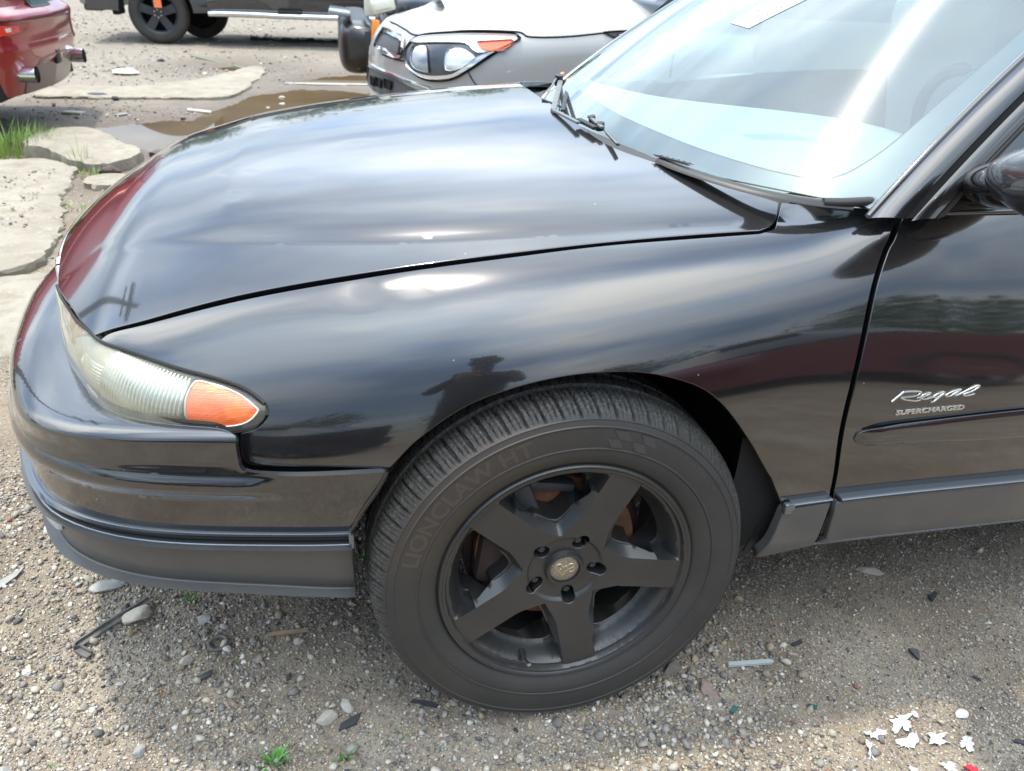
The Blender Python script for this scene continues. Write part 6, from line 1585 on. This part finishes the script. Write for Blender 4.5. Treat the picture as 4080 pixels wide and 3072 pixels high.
rock('stone', -.577, .430, (.018, .013, .012), (.38, .37, .35), 'grey stone tucked in shadow below the middle of the bumper', 30, .6)
rock('stone', -.548, .395, (.017, .014, .012), (.33, .32, .30), 'second grey stone in the bumper\'s shadow, nearer the viewer', 31, 1.2)
rock('stone', -1.00, .020, (.055, .030, .010), (.36, .35, .33), 'broad flat grey rock in the bottom left corner', 32, .2)
rock('stone', -.760, .030, (.016, .012, .010), (.30, .29, .28), 'dark grey stone near the bottom left', 33, .9)
rock('stone', .800, -.155, (.015, .011, .009), (.62, .62, .60), 'small white pebble right of the torn paper', 34, .3)
rock('stone', 1.197, .262, (.015, .009, .007), (.60, .55, .47), 'cream triangular chip under the sill at the right edge', 35, .7)
rock('stone', -.955, 7.30, (.05, .03, .03), (.55, .51, .46), 'pale wedge stone on the far bank of the puddle', 36, .7)
rock('stone', -.92, 6.93, (.045, .03, .028), (.52, .50, .46), 'grey stone poking out of the puddle, nearer of two', 37, .2)
rock('stone', -1.03, 6.72, (.05, .03, .024), (.56, .53, .48), 'grey stone poking out of the puddle beside the bonnet edge', 38, 1.2)
rock('stone', -2.10, 7.42, (.075, .05, .02), (.04, .045, .045), 'flat black lump lying on the sunlit slab edge', 39, 0)
rock('stone', -2.40, 6.92, (.04, .03, .03), (.03, .032, .034), 'small black lump on the mud in front of the slab edge', 40, .5)
rock('stone', -2.62, 7.10, (.12, .06, .035), (.20, .21, .23), 'blue-grey wedge of rubble at the slab edge near the red SUV', 41, .1)
rock('stone', -1.80, 4.20, (.07, .05, .04), (.12, .09, .075), 'dark earthy clod beside the broken end of the thick chunk', 42, .3)
rock('stone', -1.62, 4.75, (.09, .05, .04), (.13, .10, .085), 'brown clod of mud at the near rim of the puddle', 43, 1.0)

def flat_piece(name, poly, th, mat, label, cat_, x, y, rz=0.0, tiltx=0.0, tilty=0.0, lift=.004, group=None, curl=0.0):
    k_ = .8 if name == 'plastic_shard' else 1.0
    bm = bmesh.new(); vs_ = [bm.verts.new((px*k_, py*k_, curl*(px*px+py*py))) for px, py in poly]; f = bm.faces.new(vs_)
    r_ = bmesh.ops.extrude_face_region(bm, geom=[f]); bmesh.ops.translate(bm, vec=(0, 0, th), verts=[v_ for v_ in r_['geom'] if isinstance(v_, bmesh.types.BMVert)])
    bmesh.ops.recalc_face_normals(bm, faces=bm.faces[:])
    o = bm_obj(name, bm, mat, None, 30); o.location = (x, y, gz(x, y)+lift); o.rotation_euler = (tiltx, tilty, rz); return tag(o, label, cat_, group)
dull = M_('dusty_plastic', (.085, .085, .083), .6, var=(50, .7, (.20, .18, .15)), bump=(200, .3, .001))
blk = M_('black_shard', (.040, .043, .050), .5, bump=(90, .3, .001), var=(30, .5, (.06, .06, .06)))
# bent bracket: flat bar with a hooked foot
bp = [(-.812, .392, .020), (-.830, .378, .016), (-.874, .347, .012), (-.918, .305, .011), (-.931, .292, .010), (-.926, .281, .010), (-.902, .264, .008)]
o = sweep('metal_bracket', [(x+.87, y-.32, z) for x, y, z in cat(bp, 5)], [(-.007, -.003), (.007, -.003), (.007, .0), (-.003, .001), (-.003, .008), (-.007, .008)], dull, None, (0, 0, 1), (.6, -.8, 0))
o.location = (-.87, .32, gz(-.87, .32)+.002); tag(o, 'bent dark grey metal bracket lying across the gravel with a pale rock on its end', 'metal bracket')
rg_ = [(.018*math.cos(a), .018*math.sin(a), .0) for a in [k*math.pi/12 for k in range(24)]]; rg_.append(rg_[0])
o = sweep('rubber_ring', rg_, [(.0042*math.cos(a), .0042*math.sin(a)) for a in [k*math.pi/4 for k in range(8)]], dull, None, None, (0, 0, 1), cap=False); o.location = (-.656, .257, gz(-.656, .257)+.007); tag(o, 'small grey rubber ring half buried in the gravel', 'rubber ring')
flat_piece('wood_splinter', [(-.040, -.003), (.0, -.0045), (.042, -.004), (.041, .003), (.0, .004), (-.036, .002)], .005, M_('bare_wood', (.42, .30, .18), .7, var=(60, .6, (.26, .17, .10))), 'light brown wood splinter in the gravel left of the tyre', 'wood splinter', -.520, .262, -.02)
flat_piece('plastic_piece', [(-.12, -.030), (-.02, -.022), (.035, -.002), (.058, .016), (.030, .012), (-.02, .002), (-.12, -.006)], .004, M_('grey_blade', (.22, .23, .225), .5, var=(60, .6, (.32, .30, .26)), bump=(120, .5, .002)), 'pointed weathered grey plastic piece at the left edge', 'plastic piece', -1.150, .505, .62, .08)
flat_piece('plastic_shard', [(-.022, -.006), (.018, -.007), (.022, .006), (-.016, .009)], .004, blk, 'dark blue-black rectangular shard left of the tyre bottom', 'plastic shard', -.672, .176, .5, .2)
flat_piece('plastic_shard', [(-.030, -.012), (.010, -.010), (.032, .014), (.004, .010), (-.020, .004)], .004, blk, 'long dark shard against the light blocky stone', 'plastic shard', -.392, .022, .25, .1)
flat_piece('plastic_shard', [(-.032, .010), (-.010, .006), (.030, -.008), (.034, -.002), (.008, .010), (-.028, .016)], .005, blk, 'curved black shard directly under the bottom of the tyre', 'plastic shard', -.252, .038, -.1, .15)
flat_piece('plastic_shard', [(-.010, .016), (.014, .010), (.010, -.008), (.002, -.018), (-.004, -.006)], .006, blk, 'black triangular shard on the sand far right of the tyre', 'plastic shard', .802, -.006, 0, .3)
flat_piece('plastic_shard', [(-.022, -.008), (.020, -.004), (.024, .006), (-.010, .010)], .005, blk, 'dark flat shard at the edge of the sill\'s shade on the right', 'plastic shard', .960, .136, .5, .1)
flat_piece('plastic_shard', [(-.016, -.004), (.016, -.006), (.017, .003), (-.014, .006)], .004, blk, 'small dark grey fragment right of the grey strip', 'plastic shard', .560, .062, .3, .1)
flat_piece('plastic_shard', [(-.008, .003), (.012, -.004), (.012, .002), (-.004, .007)], .003, blk, 'tiny slate-grey sliver above the torn paper', 'plastic shard', .890, -.085, -.6, .1)
flat_piece('plastic_shard', [(-.030, -.004), (.028, -.008), (.034, .002), (-.026, .006)], .003, blk, 'narrow black strip near the bottom right corner', 'plastic shard', .880, -.235, -.5, .1)
flat_piece('plastic_strip', [(-.050, -.005), (.046, -.006), (.052, -.002), (.048, .004), (-.046, .005)], .006, M_('clear_strip', (.42, .45, .44), .3, 0, .4), 'straight pale grey plastic strip on the gravel right of the tyre', 'plastic strip', .433, .030, -.08)
flat_piece('glass_shard', [(-.011, .003), (.0, .005), (.012, .001), (.007, -.005), (-.007, -.003)], .004, M_('green_glass', (.035, .11, .09), .15, 0, .8), 'small dark green glass shard above the torn white paper', 'glass shard', .508, -.089, 0, .1)
flat_piece('glass_shard', [(-.010, .003), (.008, .006), (.012, -.004), (-.006, -.006)], .005, M_('green_glass', (.06, .13, .11), .15, 0, .8), 'pale green glass chip among the pebbles right of the tyre foot', 'glass shard', .345, -.070, .5, .1)
flat_piece('plastic_chip', [(-.010, .008), (.006, .006), (.012, -.012), (.0, -.010)], .004, M_('red_chip', (.45, .02, .03), .3, 0, .4), 'small bright red plastic chip at the bottom edge', 'plastic chip', .728, -.262, .2, .1)
paper = M_('white_paper', (.60, .62, .65), .7, var=(90, .7, (.40, .40, .39)))
random.seed(31)
PB = [(.566, -.195, .028, 'crumpled white paper scrap with faint pink print, leftmost of the torn scraps'), (.604, -.166, .020, 'thin torn white scrap with ragged strips, second from the left'), (.655, -.190, .038, 'largest torn white paper scrap, bottom centre of the cluster'), (.668, -.148, .034, 'long white paper scrap curling above the largest one'), (.705, -.140, .014, 'small folded white scrap at the top right of the cluster'), (.712, -.195, .026, 'branching white scrap right of the largest one'), (.760, -.215, .024, 'curled white scrap at the right end of the cluster'), (.585, -.160, .012, 'tiny white flake above the leftmost scrap'), (.625, -.262, .036, 'flat white scrap cut off by the bottom edge'), (.690, -.252, .022, 'slender white sliver near the bottom edge')]
for k, (x, y, s_, lb_) in enumerate(PB):
    V = [(0, 0, .003)]; F = []; n_ = 40; asp = random.uniform(.45, .8); ph_ = random.uniform(0, 50)
    for ring_ in (.35, .7, 1.0):
        for i in range(n_):
            a_ = 2*math.pi*i/n_; c_, d_ = math.cos(a_), math.sin(a_)
            r = s_*max(.22, .62+.55*mn.noise(Vector((c_*1.6+ph_, d_*1.6, ring_*.2)))+.30*mn.noise(Vector((c_*5+ph_, d_*5, 3))))*ring_
            X_, Y_ = r*c_*1.15, r*d_*asp; V.append((X_, Y_, .0035+.0045*mn.noise(Vector((X_*90+ph_, Y_*90, 0)))+.002*mn.noise(Vector((X_*240, Y_*240, ph_)))))
    for i in range(n_):
        j = (i+1) % n_; F.append((0, 1+i, 1+j)); F.append((1+i, 1+n_+i, 1+n_+j, 1+j)); F.append((1+n_+i, 1+2*n_+i, 1+2*n_+j, 1+n_+j))
    o = py_obj('paper_scrap', V, F, paper, None, 20, False); o.location = (x, y, gz(x, y)+.003); o.rotation_euler = (0, 0, random.uniform(0, 3)); tag(o, lb_, 'paper scrap', 'torn white paper scraps')
sp_m = M_('weed_leaf', (.10, .30, .05), .5)
tuft(-.527, -.036, 22, .020, .02, .055, 'small leafy green weed at the bottom edge left of centre', 21, .9, .0035, 'weed', 'weed', mat=sp_m)
tuft(-.405, -.046, 5, .010, .04, .075, 'single broad-bladed green seedling at the bottom edge', 22, .8, .0045, 'weed', 'weed', mat=sp_m)
tuft(-.735, .392, 16, .020, .015, .05, 'thin green sprig growing in the bumper\'s shade', 23, .9, .002, 'weed', 'weed', mat=sp_m)
tuft(-.293, -.015, 6, .012, .01, .04, 'faint green sprout below the tyre', 24, .9, .002, 'weed', 'weed', mat=sp_m)
tuft(-.354, .469, 10, .02, .015, .03, 'dim green sprout in the dark between bumper and tyre', 25, .9, .002, 'weed', 'weed', mat=sp_m)
for k, (x, y) in enumerate(((-.62, .205), (-.90, .02), (-.455, -.03))):
    tuft(x, y, 5, .012, .008, .028, ('tiny green shoot right of the rubber ring', 'tiny green shoot in the bottom left corner', 'tiny green shoot beside the leafy weed')[k], 26+k, .9, .002, 'weed', 'weed', mat=sp_m)
# farther litter
def bar(name, a, b, w_, h, mat, label, cat_):
    a = Vector((a[0], a[1], gz(*a)+h*.5+.004)); b = Vector((b[0], b[1], gz(*b)+h*.5+.004)); m_ = (a+b)/2; d = b-a
    bm = bmesh.new(); box(bm, (0, 0, 0), (d.length, w_, h), d.to_track_quat('X', 'Z').to_matrix(), bev=h*.2); o = bm_obj(name, bm, mat, None); o.location = m_; return tag(o, label, cat_)
bar('metal_strip', (-2.264, 10.35), (-1.42, 9.36), .045, .02, M_('green_strip', (.16, .18, .13), .5), 'long thin grey-green strip lying diagonally on the pale grit', 'metal strip')
bar('plank', (-1.69, 6.385), (-1.50, 6.41), .075, .016, M_('pale_board', (.52, .48, .42), .6), 'short pale board at the far edge of the puddle', 'board')
bar('plank', (-2.65, 6.27), (-2.48, 6.205), .07, .016, M_('pale_board2', (.45, .42, .37), .6), 'weathered pale board piece lying on the mud in the SUV\'s shade', 'board')
bar('plank', (-2.21, 6.13), (-2.14, 6.22), .04, .010, M_('grey_board', (.30, .29, .28), .6), 'small grey sliver of board on the mud, right of the weathered piece', 'board')
bar('rubber_strip', (-1.85, 7.52), (-1.35, 7.40), .03, .012, MAT['seal'], 'thin dark rubber strip on the slab above the sunlit edge', 'rubber strip')
ts = empty('tyre_tread', (-1.05, 12.90, gz(-1.05, 12.90))); tag(ts, 'torn black tyre carcass lying flat in the pickup\'s shadow', 'tyre carcass')
random.seed(9)
for nm, dy, w_, h_ in (('tread_band', 0, .22, .05), ('torn_cord', .20, .12, .03)):
    V = []; F = []; n_ = 26
    for i in range(n_+1):
        x_ = lerp(-.72, .78, i/n_); c_ = dy+.07*math.sin(i*.5)+random.uniform(-.02, .02); hh_ = h_*random.uniform(.5, 1.3)
        V += [(x_, c_-w_/2, 0), (x_, c_-w_/3, hh_), (x_, c_+w_/3, hh_*.8), (x_, c_+w_/2, 0)]
    for i in range(n_):
        for k in range(3): F.append((4*i+k, 4*i+4+k, 4*i+5+k, 4*i+1+k))
    py_obj(nm, V, F, M_('torn_rubber', (.03, .032, .035), .6, var=(20, .6, (.09, .10, .12))), ts, 20)
bm = bmesh.new(); bmesh.ops.create_uvsphere(bm, u_segments=20, v_segments=10, radius=1); bmesh.ops.scale(bm, vec=(.15, .10, .045), verts=bm.verts)
for v_ in bm.verts:
    if v_.co.z < 0: v_.co.z *= .3
    if v_.co.z > .03: v_.co.z = .03+(v_.co.z-.03)*.2
lc = empty('plastic_shell', (-2.68, 8.60, gz(-2.68, 8.60)+.02), -.35); tag(lc, 'upturned cream plastic shell with a blue patch on the packed grit', 'plastic shell')
bm_obj('shell', bm, M_('cream_shell', (.70, .64, .50), .4), lc)
bm = bmesh.new(); bmesh.ops.create_uvsphere(bm, u_segments=14, v_segments=8, radius=1); bmesh.ops.scale(bm, vec=(.062, .05, .02), verts=bm.verts); bmesh.ops.translate(bm, vec=(.03, .03, .026), verts=bm.verts); bm_obj('blue_patch', bm, M_('blue_patch', (.30, .55, .80), .4), lc)
rock('stone', -2.55, 9.85, (.05, .035, .03), (.05, .055, .065), 'dark blue-grey lump left of the small damp puddle', 51, 0)

# ================================================================ the photographer, seen only as a reflection in the wing
pr = tag(empty('person', (-.37, -1.39, GZ)), 'person in dark jacket and cap holding a phone, mirrored in the black wing', 'person')
vs_ = []; es = []; rr_ = []
def J(p, r, parent_=None):
    vs_.append(p); rr_.append(r)
    if parent_ is not None: es.append((parent_, len(vs_)-1))
    return len(vs_)-1
pel = J((0, 0, .95), (.155, .11)); sp = J((0, .0, 1.12), (.18, .13), pel); ch = J((0, .01, 1.32), (.20, .14), sp); nk0 = J((0, .0, 1.47), (.085, .075), ch); nk = J((0, .02, 1.53), (.055, .055), nk0); hd_ = J((0, .05, 1.62), (.075, .09), nk); hd2 = J((0, .055, 1.70), (.078, .095), hd_); J((0, .045, 1.77), (.055, .065), hd2)
for s_ in (-1, 1):
    sh_ = J((s_*.17, 0, 1.42), (.068, .068), ch); el = J((s_*.25, .10, 1.20), (.047, .047), sh_); wr_ = J((s_*.10, .33, 1.26), (.030, .030), el); J((s_*.06, .39, 1.28), (.034, .020), wr_)
    hp = J((s_*.09, 0, .90), (.095, .095), pel); kn = J((s_*.11, .02, .50), (.062, .062), hp); an = J((s_*.12, -.01, .09), (.042, .042), kn); J((s_*.13, .14, .035), (.045, .032), an)
me = bpy.data.meshes.new('body'); me.from_pydata(vs_, es, []); bo_ = link('body', me, pr, M_('dark_clothes', (.022, .020, .024), .85, var=(3, .6, (.05, .025, .02))))
sk = bo_.modifiers.new('skin', 'SKIN'); sk.use_smooth_shade = True
for i, sv in enumerate(me.skin_vertices[0].data): sv.radius = rr_[i]; sv.use_root = (i == 0)
ss = bo_.modifiers.new('sub', 'SUBSURF'); ss.levels = 1; ss.render_levels = 1
skin = M_('skin', (.42, .25, .18), .5, Subsurface_Weight=.0)
for s_ in (-1, 1):
    bm = bmesh.new()
    for k in range(4):
        a_ = Vector((s_*(.062-.0*k), .40+.0*k, 1.265+.022*k)); L_ = (.070, .080, .076, .060)[k]
        cyl(bm, a_, a_+Vector((-s_*L_*.55, .030, .004)), .0095, .0085, 8); cyl(bm, a_+Vector((-s_*L_*.55, .030, .004)), a_+Vector((-s_*L_*.9, .012, .004)), .0085, .0075, 8)
    cyl(bm, (s_*.066, .385, 1.262), (s_*.040, .375, 1.300), .011, .009, 8)
    bm_obj('hand', bm, skin, pr)
bm = bmesh.new(); box(bm, (0, .41, 1.30), (.155, .009, .075), bev=.003); ph = bm_obj('phone', bm, MAT['gap']); ph.location = (-.37, -1.39, GZ); tag(ph, 'black phone held sideways in the photographer\'s hands', 'phone')
# keep the phone just behind the lens
bm = bmesh.new(); bmesh.ops.create_uvsphere(bm, u_segments=24, v_segments=12, radius=.112)
for v_ in list(bm.verts):
    if v_.co.z < -.01: v_.co.z = -.01
bmesh.ops.scale(bm, vec=(.95, 1.1, .85), verts=bm.verts); bmesh.ops.translate(bm, vec=(0, .05, 1.735), verts=bm.verts); bm_obj('cap', bm, M_('cap_cloth', (.03, .03, .035), .9), pr)
bm = bmesh.new(); box(bm, (0, .195, 1.735), (.15, .11, .008), bev=.003); bm_obj('cap_peak', bm, M_('cap_cloth', (.03, .03, .035), .9), pr)
bm = bmesh.new()
for s_ in (-1, 1):
    bmesh.ops.create_uvsphere(bm, u_segments=10, v_segments=6, radius=.012, matrix=Matrix.Translation((s_*.032, .140, 1.69)))
cyl(bm, (0, .148, 1.68), (0, .170, 1.655), .008, .013, 8); box(bm, (0, .146, 1.615), (.05, .01, .010), bev=.003)
bm_obj('face', bm, skin, pr)

# ================================================================ tree line and a pole round the yard
leafm = M_('tree_leaves', (.045, .085, .028), .7, var=(.6, .6, (.075, .12, .04))); bark = M_('bark', (.10, .08, .06), .9)
def tree(x, y, h, r, label, seed):
    rd = random.Random(seed); e_ = empty('tree', (x, y, GZ)); tag(e_, label, 'tree', 'trees round the edge of the yard')
    bm = bmesh.new(); cyl(bm, (0, 0, 0), (.1, 0, h*.55), h*.035, h*.018, 8)
    for k in range(6):
        a_ = rd.uniform(0, 6.28); z_ = h*rd.uniform(.3, .55); cyl(bm, (.05, 0, z_), (r*.6*math.cos(a_), r*.6*math.sin(a_), z_+h*.22), h*.012, h*.005, 6)
    bm_obj('trunk', bm, bark, e_)
    V = []; F = []
    cl = [(rd.uniform(-r, r)*.75, rd.uniform(-r, r)*.75, h*rd.uniform(.38, .88), r*rd.uniform(.28, .5)) for _ in range(16)]
    for _ in range(1500):
        cx_, cy_, cz_, cr = rd.choice(cl); v = Vector((rd.gauss(0, 1), rd.gauss(0, 1), rd.gauss(0, 1))).normalized()*cr*rd.uniform(.6, 1.05); c_ = Vector((cx_, cy_, cz_))+v
        a_ = Vector((rd.gauss(0, 1), rd.gauss(0, 1), rd.gauss(0, 1))).normalized()*h*.028; b_ = v.cross(a_).normalized()*h*.020; n0 = len(V)
        V += [tuple(c_-a_), tuple(c_+b_), tuple(c_+a_), tuple(c_-b_)]; F.append((n0, n0+1, n0+2, n0+3))
    py_obj('crown', V, F, leafm, e_, smooth=False)
tl = [(-26, 44, 8, 4.5), (-14, 50, 7, 4), (-3, 55, 9, 5), (9, 52, 7, 4.2), (21, 46, 8.5, 5), (34, 34, 8, 4.6), (-30, -18, 7, 4.5), (-16, -27, 8, 5), (-3, -30, 6.5, 4.4), (9, -26, 8, 4.8), (20, -20, 7, 4.5), (-38, 12, 8, 5)]
nm_ = ['far left', 'left of centre', 'straight ahead', 'right of centre', 'far right', 'beyond the windscreen', 'behind and far left', 'behind and left', 'right behind the viewer', 'behind, a little right', 'behind and far right', 'past the red SUV']
for k, (x, y, h, r) in enumerate(tl): tree(x, y, h, r, 'leafy green tree at the edge of the yard, '+nm_[k], 60+k)
po = tag(empty('utility_pole', (-7.5, 6.6, GZ)), 'weathered wooden utility pole with crossarm, mirrored on the bonnet nose', 'utility pole')
bm = bmesh.new(); cyl(bm, (0, 0, 0), (0, 0, 8.6), .15, .10, 12); bm_obj('post', bm, bark, po)
bm = bmesh.new(); box(bm, (0, 0, 8.1), (.12, 2.2, .14)); box(bm, (0, 0, 7.4), (.10, 1.5, .12)); bm_obj('crossarm', bm, bark, po)
